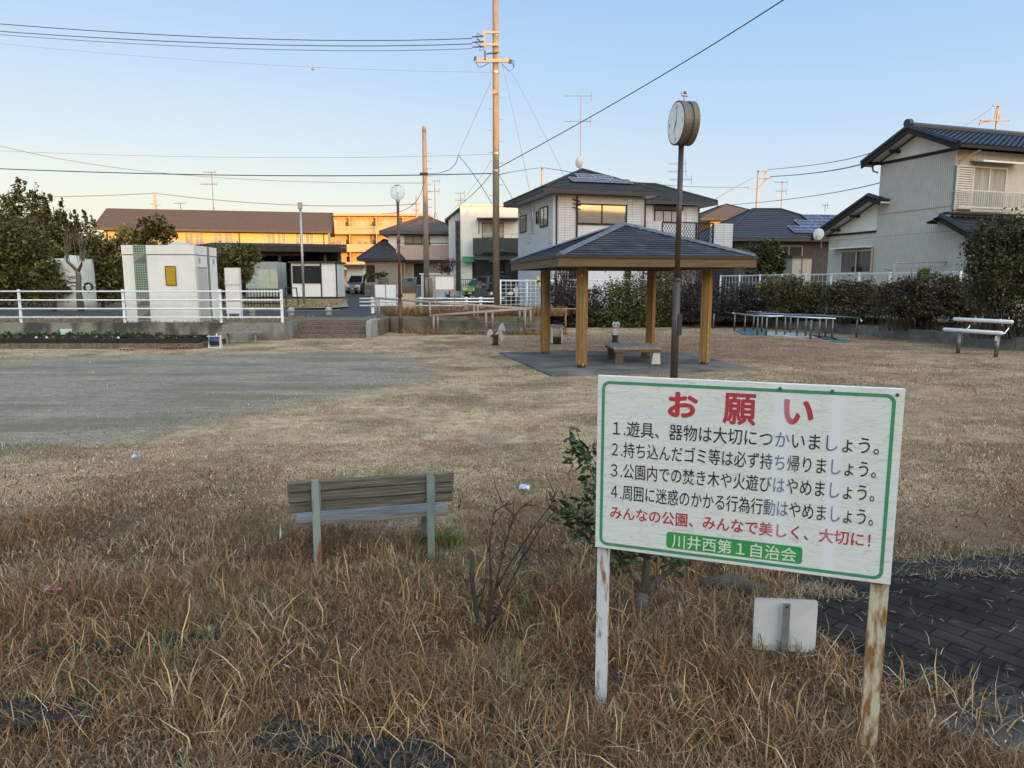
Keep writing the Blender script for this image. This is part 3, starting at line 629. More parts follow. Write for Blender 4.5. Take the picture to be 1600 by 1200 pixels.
x0, x1, z0, z1 = rpx(F, 985, 414, 1012, 470); M(F).box(x0, x1, -.035, -.003, -.5, z1).build('wall_panel', SIDE, t)
wpx(t, F, 890, 414, 908, 470, 1, fm='frame_dark', pm='glass')
LF = F.sub(0, DB, R(-90))
for a in ((813.5,338,822.5,362),(845,325,856,353)): wpx(t, LF, *a, 2, fm='frame_dark', pm='reflection_tint_glass')
wpx(t, LF, 831.5, 328, 834.5, 363, 1, fm='frame_alu', pm='reflection_tint_glass'); wpx(t, LF, 839, 332, 841.5, 348, 1, fm='frame_dark', pm='glass')
for a0, a1 in ((824,829),(858,863)):
    x0, x1, z0, z1 = rpx(LF, a0, 335, a1, 380); M(LF).box(x0, x1, -.035, -.003, z0, ez-.3).build('wall_panel', SIDE, t)
m = M(F).cyl((.15,-.1,-.5), (.15,-.1,ez-.3), .04, n=6); x = F.hit(1007,330)[0]; m.cyl((x,-.1,-.5), (x,-.1,ez-.3), .04, n=6); m.cyl((w2-.1,3.1,-.5), (w2-.1,3.1,ez-.3), .04, n=6); m.build('downpipe', MT['frame_dark'], t)
x = F.hit(900.5,360)[0]; m = M(F).cyl((x,-.08,1.0), (x,-.08,F.hit(900,306)[1]), .045, n=6); z = F.hit(900,312)[1]
for k in range(3): m.cyl((x-.25,-.1,z-.2*k), (x+.2,-.1,z-.2*k-.1), .025, n=5)
m.build('service_riser', MT['frame_dark'], t)
wpx(t, F, 1023, 330, 1062, 347, 3, y=3.2, fm='frame_dark', pm='curtain'); m = M(F); bpx(m, 1021, 322, 1066, 329, 3.2, -.16, -.07); m.build('shutter_box', MT['dark_grey'], t)
# balcony: two panelled ends and a dark lattice railing
y0 = .9; m = M(F)
a = rpx(F, 1009, 345, 1034, 385, y0); b = rpx(F, 1115, 348, 1145, 386, y0)
m.box(a[0], a[1], y0, y0+.15, a[2]-.2, a[3]); m.build('balcony_wall', SIDE, t); m = M(F); m.prism([(b[0],y0),(b[1],y0),(b[1],3.15),(b[1]-.15,3.15),(b[1]-.15,y0+.15),(b[0],y0+.15)], a[2]-.2, a[3]-.05); m.build('balcony_wall', SIDE, t); M(F).box(a[0]-.05, b[1]+.12, y0-.06, 3.16, a[2]-.5, a[2]-.2).build('balcony_floor', MT['white_paint'], t)
m = M(F); xa, xb, za, zb = a[1]+.02, b[0]-.02, a[2]-.15, a[3]-.02
m.box(xa, xb, y0, y0+.06, zb-.06, zb).box(xa, xb, y0, y0+.06, za, za+.06)
for i in range(4): x = xa+(xb-xa)*i/3; m.box(x-.04, x+.04, y0-.01, y0+.07, za+.061, zb-.061)
h = zb-za-.12; n = int((xb-xa)/.17)
for i in range(-4, n+4):
    for s in (-1, 1):
        p0 = xa+i*.17; p1 = p0+s*h*.62; lo_, hi_ = za+.06, zb-.06; q0, q1 = p0, p1
        tt0, tt1 = 0., 1.
        for lim, sg in ((xa, 1), (xb, -1)):
            d0, d1 = (q0-lim)*sg, (q1-lim)*sg
            if d0 < 0 and d1 < 0: tt0 = 2
            elif d0 < 0: tt0 = max(tt0, d0/(d0-d1))
            elif d1 < 0: tt1 = min(tt1, d0/(d0-d1))
        if tt0 < tt1: m.tube([(q0+(q1-q0)*tt0, y0+.03+s*.008, lo_+(hi_-lo_)*tt0), (q0+(q1-q0)*tt1, y0+.03+s*.008, lo_+(hi_-lo_)*tt1)], .012, 4, False)
m.build('railing', MT['frame_dark'], t)
# roof solar panels lie on the front slopes
def on_slope(F, x0, x1, ye, ze, yr, zr, u0, u1, lift=.09):
    f = lambda x, u: F(x, ye+(yr-ye)*u, ze+(zr-ze)*u+lift)
    return [f(x0,u0), f(x1,u0), f(x1,u1), f(x0,u1)]
def solar(parent, quads):
    for q in quads:
        q = [Vector(p) for p in q]; nrm = (q[1]-q[0]).cross(q[3]-q[0]).normalized()*.04
        m = M(); m.add([tuple(p) for p in q]+[tuple(p+nrm) for p in q], [(3,2,1,0),(4,5,6,7),(0,1,5,4),(1,2,6,5),(2,3,7,6),(3,0,4,7)], True); pn = m.build('solar_panel', MT['solar'], parent)
        m = M(); n = max(2, round((q[1]-q[0]).length/1.3))
        for i in range(n+1): m.tube([tuple(q[0].lerp(q[1], i/n)+nrm*1.2), tuple(q[3].lerp(q[2], i/n)+nrm*1.2)], .018, 4)
        for s in (0, .5, 1): m.tube([tuple(q[0].lerp(q[3], s)+nrm*1.2), tuple(q[1].lerp(q[2], s)+nrm*1.2)], .018, 4)
        m.build('frame', MT['frame_alu'], pn)
hw = ex_+1.4; ry = -.7+min(hw, DB+1.3)/2
mx_ = ex_/2-.05; solar(t, [on_slope(F, mx_-1.5, mx_+2.0, -.7, ez, ry, rz, .26, .44), on_slope(F, mx_-.9, mx_+1.15, -.7, ez, ry, rz, .46, .64)])
solar(t, [on_slope(F, ex_+.6, ex_+2.2, 2.55, ez, 2.55+min(w2+.8-ex_+2.2, DB+1.4-2.55)/2, rz-.25, .45, .8)])
# ---- black house with solar roof
F = Fr(*W(1140,420,48)[:2], tz(48), R(6)); t = thing('black_house', 'low black brick house with grey slate roof carrying stepped solar panels', 'house', F(0,0,0))
x1 = F.hit(1345,420)[0]; ez = F.hit(1200,373)[1]; rz = F.hit(1260,328,4.5)[1]
M(F).box(.3, x1, 0, 9, -.3, ez-.2).build('wall', brickmat('black_brick', (.055,.058,.065), (.045,.047,.053), (.025,.025,.028), .3, .12, .012, F, .7), t)
hip(t, F, -.9, x1+.7, -.7, 9.7, ez, rz, MT['roof_black'], 13, ins=4.4)
solar(t, [on_slope(F, a, b, -.7, ez, 4.5, rz, u, u+.2) for a, b, u in ((4.4,10,.13),(5.4,10,.34),(6.5,10,.55))])
wpx(t, F, 1212, 385, 1252, 408, 2, fm='beige_wall', pm='glass')
F2 = Fr(*W(1237,430,45.5)[:2], tz(45), R(6)); sh = thing('garden_shed', 'pale metal garden shed in front of the black house', 'shed', F2(0,0,0)); xs = F2.hit(1267,430)[0]; zs = F2.hit(1250,403)[1]
M(F2).box(0, xs, 0, 1.2, -.3, zs).build('body', mat('shed_beige', (.34,.33,.29), (.30,.29,.26), 3, .6), sh); M(F2).box(-.08, xs+.1, -.1, 1.3, zs, zs+.12).build('roof', MT['dark_grey'], sh)
M(F2).box(xs*.48, xs*.52, -.02, -.003, -.3, zs-.05).build('door_edge', MT['dark_grey'], sh)
# ---- brown roofed house far behind
F = Fr(*W(1108,400,66)[:2], tz(66), R(5)); t = thing('brown_roofed_house', 'distant house with low brown tiled roof between the grey house and the black house', 'house', F(0,0,0))
x1 = F.hit(1200,400)[0]; ez = F.hit(1150,342)[1]; M(F).box(0, x1, 0, 8, -.3, ez-.2).build('wall', MT['orange_wall'], t)
hip(t, F, -1.2, x1+.8, -.8, 8.8, ez, F.hit(1165,322,4)[1], MT['roof_brown'], 10, fascia='dark_grey')
# ---- right house with blue glazed tiles
Yn = 27.6; F = Fr(*W(1487,330,Yn)[:2], .7, R(17.9)); RF = F; D = 3.57
t = thing('tiled_house', 'beige ribbed two storey house with blue glazed roof tiles and white gables at right', 'house', F(0,0,0))
RIB = brickmat('ribbed_siding', (.56,.53,.49), (.55,.52,.48), (.33,.31,.285), .085, 4.0, .012, F, .6, off=0, bump=.9, noise=.08)
LF = F.sub(0, D, R(-90)); ez = LF.hit(1480,231)[1]-.1; rz = LF.hit(1424,190,-.5)[1]; Wd = 9
eo = .75; sl_ = (rz-ez)/(D/2+.0)
zE = ez-.0; rz = rz-.22; tip = LF.hit(1346,256,-.55); zeave = tip[1]; eo = max(.5, -tip[0])
M(F).box(0, Wd, 0, D, -.3, ez-.02).build('wall', RIB, t)
M(F).xprism([(0,ez+.06),(D,ez+.06),(D/2,rz-.22)], .004, .12).build('gable', MT['plaster'], t)
M(F).box(-.04, -.003, -.02, D+.02, ez-.06, ez+.06).build('gable_trim', MT['frame_dark'], t)
P = lambda *a: Vector(F(*a)); mm = M(); vo = -.55
face_rows(mm, P(vo,-eo,zeave), P(Wd,-eo,zeave), P(Wd,D/2,rz), P(vo,D/2,rz), 12, .055, .05, 34)
face_rows(mm, P(Wd,D+eo,zeave), P(vo,D+eo,zeave), P(vo,D/2,rz), P(Wd,D/2,rz), 10, .035, .045, 34)
ro = mm.build('roof', MT['kawara'], t)
def verge(F, x, y0, z0, y1, z1, par, r=.09):
    m = M(F); m.tube([(x,y0,z0+.06),(x,y1,z1+.06)], r, 8); m.build('verge_tile', MT['kawara'], par)
    m = M(F); dz = .2; m.xprism([(y0,z0-dz),(y1,z1-dz),(y1,z1-.02),(y0,z0-.02)], x-.03, x+.05); m.build('bargeboard', MT['frame_dark'], par)
    m = M(F); m.xprism([(y0,z0-.12),(y1,z1-.12),(y1,z1-.06),(y0,z0-.06)], x+.052, x+.60); m.build('soffit', MT['plaster'], par)
verge(F, vo, -eo, zeave, D/2, rz, ro); verge(F, vo, D+eo, zeave, D/2, rz, ro)
m = M(F); m.tube([(vo-.05,D/2,rz+.10),(Wd,D/2,rz+.10)], .13, 8); m.tube([(vo-.08,D/2,rz+.16),(vo+.1,D/2,rz+.18)], .17, 10); m.build('ridge', MT['kawara'], ro)
M(F).box(-.5, -.01, D+.12, D+.26, ez-.03, ez+.11).build('purlin_end', MT['frame_dark'], t); M(F).box(-.5, -.01, D*.74-.06, D*.74+.06, ez+.28, ez+.4).build('purlin_end', MT['frame_dark'], t)
m = M(F); m.box(vo, Wd, -eo-.12, -eo-.02, zeave-.12, zeave-.01); m.build('gutter', MT['frame_dark'], t)
m = M(F); m.tube([(.55,-eo-.02,zeave-.14),(.1,-.10,zeave-.5),(.06,-.08,zeave-.7),(.06,-.08,2.9)], .04, 6); m.build('downpipe', MT['beige_wall'], t); m = M(F); m.tube([(-.05,D+eo-.1,zeave-.1),(-.05,D+.35,zeave-.3),(-.05,D+.1,zeave-.4)], .04, 6); m.build('downpipe', MT['beige_wall'], t)
# upper window with louvred shutter, hood and rail
x0, x1, z0, z1 = rpx(F, 1519, 264, 1577, 316); x1 = x0+1.62; z0 = z1-1.55
win(t, F, x0, x1, z0, z1, 2, fm='frame_alu', pm='curtain', fw=.07)
m = M(F); xs = F.hit(1489,290)[0]; m.box(xs, x0-.1, -.10, -.004, z0-.05, z1+.04); m.build('shutter_back', MT['wall_grey'] if False else mat('louvre_gap', (.20,.19,.18), None), t); m = M(F); m.box(xs, xs+.05, -.14, -.101, z0-.05, z1+.04).box(x0-.15, x0-.1, -.14, -.101, z0-.05, z1+.04).box(xs+.051, x0-.151, -.14, -.101, z1-.01, z1+.04); [m.box(xs+.052, x0-.152, -.135, -.101, z, z+.055) for z in np.arange(z0, z1-.07, .085)]; m.build('shutter_case', mat('louvre', (.58,.56,.53), (.52,.50,.47), 4, .5), t)
m = M(F); m.xprism([(-.55,z1+.14),(-.55,z1+.2),(-.005,z1+.3),(-.005,z1+.24)], x0-.2, x1+.45); m.build('window_hood', MT['white_paint'], t)
m = M(F); xe = x1+1.0
for z in (z0+.02, z0+.62): m.box(xs-.1, xe, -.42, -.38, z, z+.04)
for x in np.arange(xs-.1, xe, .11): m.box(x, x+.02, -.41, -.39, z0+.061, z0+.619)
for x in (xs-.1, xe-.04): m.box(x, x+.03, -.38, -.005, z0+.63, z0+.66)
m.build('window_rail', MT['frame_alu'], t)
m = M(F); m.box(xs-.4, x1+.5, -.25, -.004, z0-.22, z0-.14); m.build('flashing', MT['frame_dark'], t)
# lower storey built out with its own tiled lean-to roof
yo = -1.05; zt1 = z0-.3; zl1 = zt1-.62
M(F).box(0, Wd, yo, -.003, -.3, zl1-.06).build('porch_wall', RIB, t); M(F).xprism([(yo,zl1-.05),(-.004,zl1-.05),(-.004,zt1-.1)], .003, .1).build('porch_gable', RIB, t)
mm = M(); face_rows(mm, P(vo,yo-.5,zl1-.25), P(Wd,yo-.5,zl1-.25), P(Wd,.0,zt1), P(vo,.0,zt1), 6, .035, .045, 34); mm2 = M(); pr_ = mm.build('porch_roof', MT['kawara'], t)
m = M(); face_rows(m, P(0-.01,.55,zt1-.22), P(vo,.55,zt1-.22), P(vo,.0,zt1), P(0-.01,.0,zt1), 2, .035, .03, 3); m.build('porch_return', MT['kawara'], pr_)
verge(F, vo, yo-.5, zl1-.25, 0, zt1, pr_); m = M(F); m.box(vo, Wd, yo-.62, yo-.52, zl1-.36, zl1-.26); m.build('gutter', MT['frame_dark'], pr_)
m = M(F); m.box(-.03, 1.2, yo-.02, yo-.003, -.3, zl1-.3); m.build('porch_front', mat('porch_tan', (.36,.31,.20), (.32,.27,.18), 3, .7), t)
# single storey wing at the far end with half gable
yw = LF.hit(1294,400)[0]; yl = D-yw      # local y of the wing's far edge
zw = LF.hit(1368,306,-.4)[1]; zlw = LF.hit(1290,362,-.4)[1]+.0
ex = yl+.55
M(F).box(.003, 5, D+.003, yl, -.3, zlw-.15).build('wing_wall', RIB, t)
M(F).xprism([(D+.004,zlw-.13),(yl,zlw-.13),(D+.004,zw-.2)], .006, .12).build('wing_gable', MT['plaster'], t)
M(F).box(-.04, .0, D+.01, yl+.02, zlw-.2, zlw-.11).build('wing_trim', MT['frame_dark'], t)
mm = M(); face_rows(mm, P(5,ex,zlw-.18), P(vo,ex,zlw-.18), P(vo,D+.0,zw), P(5,D+.0,zw), 8, .035, .045, 20); wr = mm.build('wing_roof', MT['kawara'], t)
m = M(); face_rows(m, P(vo,D-.62,zw-.22), P(-.02,D-.62,zw-.22), P(-.02,D,zw), P(vo,D,zw), 2, .035, .03, 3); m.build('wing_return', MT['kawara'], wr)
verge(F, vo, ex, zlw-.18, D, zw, wr); verge(F, vo, D-.62, zw-.22, D, zw, wr)
for k in (.35, .75): M(F).box(-.5, -.01, D+(yl-D)*k, D+(yl-D)*k+.1, zw-(zw-zlw)*k-.33, zw-(zw-zlw)*k-.22).build('purlin_end', MT['frame_dark'], t)
wpx(t, LF, 1316, 393, 1362, 425, 2, fm='frame_alu', pm='glass'); m = M(LF); a = rpx(LF, 1307, 389, 1363, 393); m.box(a[0], a[1], -.4, -.005, a[3]+.02, a[3]+.08); m.build('wing_hood', MT['white_paint'], t)
m = M(LF); x = LF.hit(1363.5,410)[0]; m.tube([(x-.6,-.08,LF.hit(1363,386)[1]),(x,-.08,LF.hit(1363,386)[1]),(x,-.08,-.2)], .04, 6); m.build('conduit', MT['beige_wall'], t)
# seam lines
m = M(F); zz = LF.hit(1420,330)[1]; m.box(-.015, -.003, .01, D-.01, zz, zz+.03); m.build('seam', MT['beige_wall'], t)
# ---- unseen block behind the viewpoint, added to keep the low sun off the park
F = Fr(-75, -62, 0, 0); t = thing('unseen_shade_block', 'long unseen block added behind the viewpoint to shade the park', 'apartment block', F(0,0,0))
M(F).box(0, 170, -12, 0, -.3, 18.6).build('wall', MT['beige_wall'], t)
M(F).box(-.4, 170.4, -12.4, .4, 18.1, 18.5).build('roof', MT['dark_grey'], t)
# ================================================================ NOTICE SIGN
SB = 3.18
ds = {'TL': 1.0, 'TR': .90402295, 'BL': 1.03469531, 'BR': .86932764}
# board corners in space, from the four picture corners of a true rectangle
cTL = np.array([.35009, 2.876868, -.367381])*SB/2.9; cTR = np.array([1.394527, 2.493671, -.371104])*SB/2.9
cBL = np.array([.351424, 2.875478, -1.100227])*SB/2.9
bw = float(np.linalg.norm(cTR-cTL)); bh = float(np.linalg.norm(cBL-cTL)); byaw = math.atan2((cTR-cTL)[1], (cTR-cTL)[0])
BF = Fr(cBL[0], cBL[1], 0, byaw); zb = CH+cBL[2]
def bd(px, py):
    x, z = BF.hit(px, py); return x, z-zb
sign = thing('notice_sign', 'weathered white notice board with red and black Japanese writing on two rusty steel posts', 'sign', BF(0,0,0), byaw)
def board_mat():
    m = bpy.data.materials.new('crazed_board'); m.use_nodes = True; n = m.node_tree.nodes; L = m.node_tree.links; b = n['Principled BSDF']
    tc = n.new('ShaderNodeTexCoord'); 
    def mapped(s):
        mp = n.new('ShaderNodeMapping'); mp.inputs['Scale'].default_value = s; L.new(tc.outputs['Object'], mp.inputs[0]); return mp.outputs[0]
    nz = n.new('ShaderNodeTexNoise'); nz.inputs['Scale'].default_value = 5; nz.inputs['Detail'].default_value = 4; L.new(tc.outputs['Object'], nz.inputs[0])
    ad = n.new('ShaderNodeVectorMath'); ad.operation = 'MULTIPLY_ADD'; L.new(nz.outputs['Color'], ad.inputs[0]); ad.inputs[1].default_value = (1.6,.0,3.); L.new(mapped((9,1,75)), ad.inputs[2])
    v = n.new('ShaderNodeTexVoronoi'); v.feature = 'DISTANCE_TO_EDGE'; v.inputs['Scale'].default_value = 1; L.new(ad.outputs[0], v.inputs['Vector'])
    r = n.new('ShaderNodeValToRGB'); r.color_ramp.elements[0].position = .0; r.color_ramp.elements[1].position = .05; r.color_ramp.elements[0].color = (.80,.79,.80,1); r.color_ramp.elements[1].color = (1,1,1,1); L.new(v.outputs['Distance'], r.inputs[0])
    v2 = n.new('ShaderNodeTexNoise'); v2.inputs['Scale'].default_value = 1.0; v2.inputs['Detail'].default_value = 6; v2.inputs['Roughness'].default_value = .7; L.new(mapped((6,1,34)), v2.inputs['Vector'])
    r2 = n.new('ShaderNodeValToRGB'); r2.color_ramp.elements[0].position = .38; r2.color_ramp.elements[1].position = .56; r2.color_ramp.elements[0].color = (.64,.64,.665,1); r2.color_ramp.elements[1].color = (.70,.71,.66,1); L.new(v2.outputs[0], r2.inputs[0])
    mu = n.new('ShaderNodeMix'); mu.data_type = 'RGBA'; mu.blend_type = 'MULTIPLY'; mu.inputs[0].default_value = 1; L.new(r2.outputs[0], mu.inputs[6]); L.new(r.outputs[0], mu.inputs[7])
    # paint survived smooth and whiter in two upright strips and along the rim
    sx = n.new('ShaderNodeSeparateXYZ'); L.new(tc.outputs['Object'], sx.inputs[0])
    def band(c, w, so):
        s = n.new('ShaderNodeMath'); s.operation = 'SUBTRACT'; L.new(so, s.inputs[0]); s.inputs[1].default_value = c
        a = n.new('ShaderNodeMath'); a.operation = 'ABSOLUTE'; L.new(s.outputs[0], a.inputs[0])
        q = n.new('ShaderNodeMapRange'); q.inputs['From Min'].default_value = w; q.inputs['From Max'].default_value = w*.45; L.new(a.outputs[0], q.inputs[0]); return q.outputs[0]
    mx_ = n.new('ShaderNodeMath'); mx_.operation = 'MAXIMUM'; L.new(band(BW1, .05, sx.outputs[0]), mx_.inputs[0]); L.new(band(BW2, .035, sx.outputs[0]), mx_.inputs[1])
    mi = n.new('ShaderNodeMix'); mi.data_type = 'RGBA'; L.new(mx_.outputs[0], mi.inputs[0]); L.new(mu.outputs[2], mi.inputs[6]); mi.inputs[7].default_value = (.70,.71,.73,1)
    L.new(mi.outputs[2], b.inputs['Base Color']); b.inputs['Roughness'].default_value = .5
    return m
BW1 = bd(1222, 650)[0]; BW2 = bd(1308, 660)[0]
M().bbox(-.0, bw, 0, .018, zb, zb+bh, .003).l('board', board_mat(), sign)
M().box(.003, bw-.003, .0185, .030, zb+.003, zb+bh-.003).l('backing', MT['galv'], sign)
def flat(shape, z0): return [(x, z) for x, z in shape]
def rr(x0, x1, z0, z1, r, k=6):
    o = []
    for cx, cz, a in ((x1-r,z1-r,0),(x0+r,z1-r,90),(x0+r,z0+r,180),(x1-r,z0+r,270)):
        for i in range(k+1): t = R(a+90*i/k); o.append((cx+r*math.cos(t), cz+r*math.sin(t)))
    return o
GRN = mat('green_paint', (.035,.24,.115), (.07,.29,.16), 9, .5, lo=.4, hi=.75, stretch=(3,1,8)); 
a = bd(941, 594.5); b = bd(1401, 616.5); c = bd(1379, 906.5); d = bd(936.5, 850.5)
ox0, ox1, oz0, oz1 = (a[0]+d[0])/2, (b[0]+c[0])/2, (c[1]+d[1])/2, (a[1]+b[1])/2
A = rr(ox0, ox1, oz0, oz1, .035); B = rr(ox0+.0135, ox1-.0135, oz0+.0135, oz1-.0135, .023); m = M(); k = len(A)
m.add([(x,-.0012,z+zb) for x, z in A]+[(x,-.0012,z+zb) for x, z in B], [(i,(i+1)%k,k+(i+1)%k,k+i) for i in range(k)])
m.l('border', GRN, sign)
a = bd(1041,830.5); b = bd(1254,854.6); c = bd(1253,881.4); d = bd(1041.6,855.6)
A = rr((a[0]+d[0])/2, (b[0]+c[0])/2, (c[1]+d[1])/2, (a[1]+b[1])/2, .014); m = M(); m.add([(x,-.0012,z+zb) for x, z in A], [tuple(range(len(A)))]); m.l('name_band', mat('green_band', (.03,.25,.06), (.05,.30,.09), 7, .5), sign)
def letter_mat(nm, c, fade):
    m = bpy.data.materials.new(nm); m.use_nodes = True; n = m.node_tree.nodes; L = m.node_tree.links; b = n['Principled BSDF']
    tc = n.new('ShaderNodeTexCoord'); sx = n.new('ShaderNodeSeparateXYZ'); L.new(tc.outputs['Object'], sx.inputs[0]); prev = None
    for cc, w in ((BW1,.055),(BW2,.04)):
        s = n.new('ShaderNodeMath'); s.operation = 'SUBTRACT'; L.new(sx.outputs[0], s.inputs[0]); s.inputs[1].default_value = cc
        a = n.new('ShaderNodeMath'); a.operation = 'ABSOLUTE'; L.new(s.outputs[0], a.inputs[0])
        q = n.new('ShaderNodeMapRange'); q.inputs['From Min'].default_value = w; q.inputs['From Max'].default_value = w*.4; L.new(a.outputs[0], q.inputs[0])
        if prev is None: prev = q.outputs[0]
        else:
            x = n.new('ShaderNodeMath'); x.operation = 'MAXIMUM'; L.new(prev, x.inputs[0]); L.new(q.outputs[0], x.inputs[1]); prev = x.outputs[0]
    mi = n.new('ShaderNodeMix'); mi.data_type = 'RGBA'; L.new(prev, mi.inputs[0]); mi.inputs[6].default_value = (*c,1); mi.inputs[7].default_value = (*fade,1)
    L.new(mi.outputs[2], b.inputs['Base Color']); b.inputs['Roughness'].default_value = .5; return m
BLK = letter_mat('black_letters', (.022,.023,.03), (.16,.20,.33)); RED = letter_mat('red_letters', (.43,.035,.05), (.50,.15,.20)); WHT = mat('white_letters', (.62,.70,.58), None, rough=.5)
def text(body, m, x0, x1, z0, z1, bold=0., name='lettering', y=-.0016):
    cu = bpy.data.curves.new(name, 'FONT'); cu.body = body;  cu.resolution_u = 4
    o = bpy.data.objects.new(name+'_curve', cu); COL.objects.link(o); bpy.context.view_layer.update()
    me = bpy.data.meshes.new_from_object(o.evaluated_get(bpy.context.evaluated_depsgraph_get()))
    bpy.data.objects.remove(o)
    n0 = len(me.vertices); n = n0; co = np.zeros(n*3, np.float32); me.vertices.foreach_get('co', co); co = co.reshape(-1,3)
    mn, mx = co.min(0), co.max(0); out = np.zeros_like(co)
    out[:,0] = x0+(co[:,0]-mn[0])/(mx[0]-mn[0])*(x1-x0); out[:,2] = zb+z0+(co[:,1]-mn[1])/(mx[1]-mn[1])*(z1-z0); out[:,1] = y
    me.vertices.foreach_set('co', out.ravel())
    if bold > .002:      # thicken the strokes: the same outline laid a few times round itself
        F0 = [tuple(p.vertices) for p in me.polygons]; sx_ = (x1-x0)/(mx[0]-mn[0])*bold; sz_ = (z1-z0)/(mx[1]-mn[1])*bold; vs = []; fs = []
        for k in range(9):
            a = 2*math.pi*k/8; d = np.array([sx_*math.cos(a), -.00003*k, sz_*math.sin(a)]) if k < 8 else np.array([0,-.0003,0]); fs += [tuple(i+len(vs) for i in f) for f in F0]; vs += [tuple(v) for v in out+d]
        me = bpy.data.meshes.new(name); me.from_pydata(vs, [], fs)
    me.materials.clear(); me.materials.append(m); me.update(); me.name = name
    q = bpy.data.objects.new(name, me); COL.objects.link(q); q.parent = sign; return q
def tline(body, m, L0, L1, bold=0., name='lettering'):     # L0/L1: (px, top, bottom) at the left and right ends
    a, b = bd(L0[0], L0[1]), bd(L0[0], L0[2]); c, d = bd(L1[0], L1[1]), bd(L1[0], L1[2])
    text(body, m, (a[0]+b[0])/2, (c[0]+d[0])/2, (b[1]+d[1])/2, (a[1]+c[1])/2, bold, name)
tline('お', RED, (1045.5,613,650), (1089,615,652), .035, 'heading'); tline('願', RED, (1131,615,662), (1180.5,616.5,663.5), .022, 'heading'); tline('い', RED, (1226.5,625,661), (1269.5,627,663), .035, 'heading')
tline('１.遊具、器物は大切につかいましょう。', BLK, (958,658,682), (1374,682,709), .004)
tline('２.持ち込んだゴミ等は必ず持ち帰りましょう。', BLK, (956,690,713), (1369,720,747.5), .004)
tline('３.公園内での焚き木や火遊びはやめましょう。', BLK, (955,723,746), (1366.5,757,784), .004)
tline('４.周囲に迷惑のかかる行為行動はやめましょう。', BLK, (955,757,780), (1364.5,794,821.5), .004)
tline('みんなの公園、みんなで美しく、大切に！', RED, (954,791.5,810), (1360,831,855), .014)
tline('川井西第１自治会', WHT, (1050,833.5,855), (1244,857,878.5), .008)
m = M()
for px, py in ((1219,607),(1300.5,611),(1402,617)):
    x, z = bd(px, py); m.F = None; m.tube([(x,-.006,zb+z),(x,.001,zb+z)], .0065, 8)
m.l('rusty_bolt', mat('rust_spot', (.06,.025,.012), (.16,.07,.02), 90, .8), sign)
def post_mat(nm, base, amt):
    m = mat(nm, base, (.24,.115,.03), 20, .75, bump=.35, stretch=(2,2,.55), det=12, lo=amt-.02, hi=amt+.16, bsc=70); return m
def angle_post(x0, x1, m, lab):
    q = M(); q.box(x0, x1, .034, .040, -.05, zb+bh-.02); q.box(x1-.005, x1, .0402, .078, -.05, zb+bh-.02).box(x0, x0+.005, .0402, .062, -.05, zb+bh-.02); o = q.l('post', m, sign); o['label'] = lab
x = bd(930, 853)[0]; angle_post(x+.003, x+.053, post_mat('white_rusted', (.60,.61,.64), .55), 'white painted post with light rust')
x = bd(1391, 915)[0]; angle_post(x-.066, x+.002, post_mat('rusted', (.50,.45,.34), .43), 'heavily rusted post')
# ---- small metal plate on its own stake, seen from behind
p = G(1228,1035); Fp = Fr(p[0], p[1]+.05, 0, R(-6)); t = thing('plate_sign', 'small blank white metal plate on a stake, low in the grass beside the pavers', 'sign', Fp(0,0,0))
x0, z0 = Fp.hit(1177,1018); x1, z1 = Fp.hit(1281,941); zc = (z0+z1)/2; m = M(Fp)
A = rr(x0, x1, z0, z1, .022); m.yprism(A[::-1], 0, .003); m.v = [tuple(np.array(v)+Fp.b*abs((np.array(v)-Fp.o)@Fp.a-(x0+x1)/2)*.16) for v in m.v]; m.build('plate', mat('plate_white', (.62,.64,.66), (.56,.58,.60), 9, .35), t)
m = M(Fp); xm = (x0+x1)/2-.005; m.box(xm-.018, xm+.018, -.012, -.001, -.1, z1-.012); m.build('stake', MT['galv'], t); M(Fp).cyl((xm,-.014,z1-.03),(xm,-.011,z1-.03),.007,n=8).build('bolt', MT['black'], t)
# ================================================================ BENCH NEAR THE CAMERA
mk('bench_wood', (.165,.143,.115), (.075,.066,.054), 6, .85, bump=.6, stretch=(.5,6,9), det=10, bsc=14)
mk('bench_seat_wood', (.30,.285,.28), (.15,.135,.125), 6, .85, bump=.7, stretch=(.5,9,9), det=10, bsc=14)
mk('bench_steel', (.19,.24,.225), (.15,.18,.17), 8, .6, bump=.2, lo=.3)
mk('bench_steel_rust', (.22,.27,.25), (.17,.08,.03), 7, .7, bump=.3, stretch=(3,3,.6), det=8, lo=.50, hi=.60)
bl = W(492,757,4.75); br = W(673,745,4.95); yaw = math.atan2(br[1]-bl[1], br[0]-bl[0]); BN = Fr(bl[0], bl[1], 0, yaw); ln = math.hypot(br[0]-bl[0], br[1]-bl[1])
t = thing('park_bench', 'weathered wooden park bench with green steel posts, seen from behind in dry grass', 'bench', BN(0,0,0), yaw)
e0 = BN.hit(449,780,.0)[0]; e1 = BN.hit(711,765,.0)[0]; zt = bl[2]+.01
for k in range(3): M().bbox(e0+.004*k, e1-.003*k, .045+.012*k, .085+.012*k, zt-.078*(k+1)+.009, zt-.078*k, .005).l('backrest_plank', MT['bench_wood'], t)
sz = zt-.315
for k in range(4): M().bbox(e0+.04, e1-.03, .15+.092*k, .236+.092*k, sz-.04, sz, .004).l('seat_plank', MT['bench_seat_wood'], t)
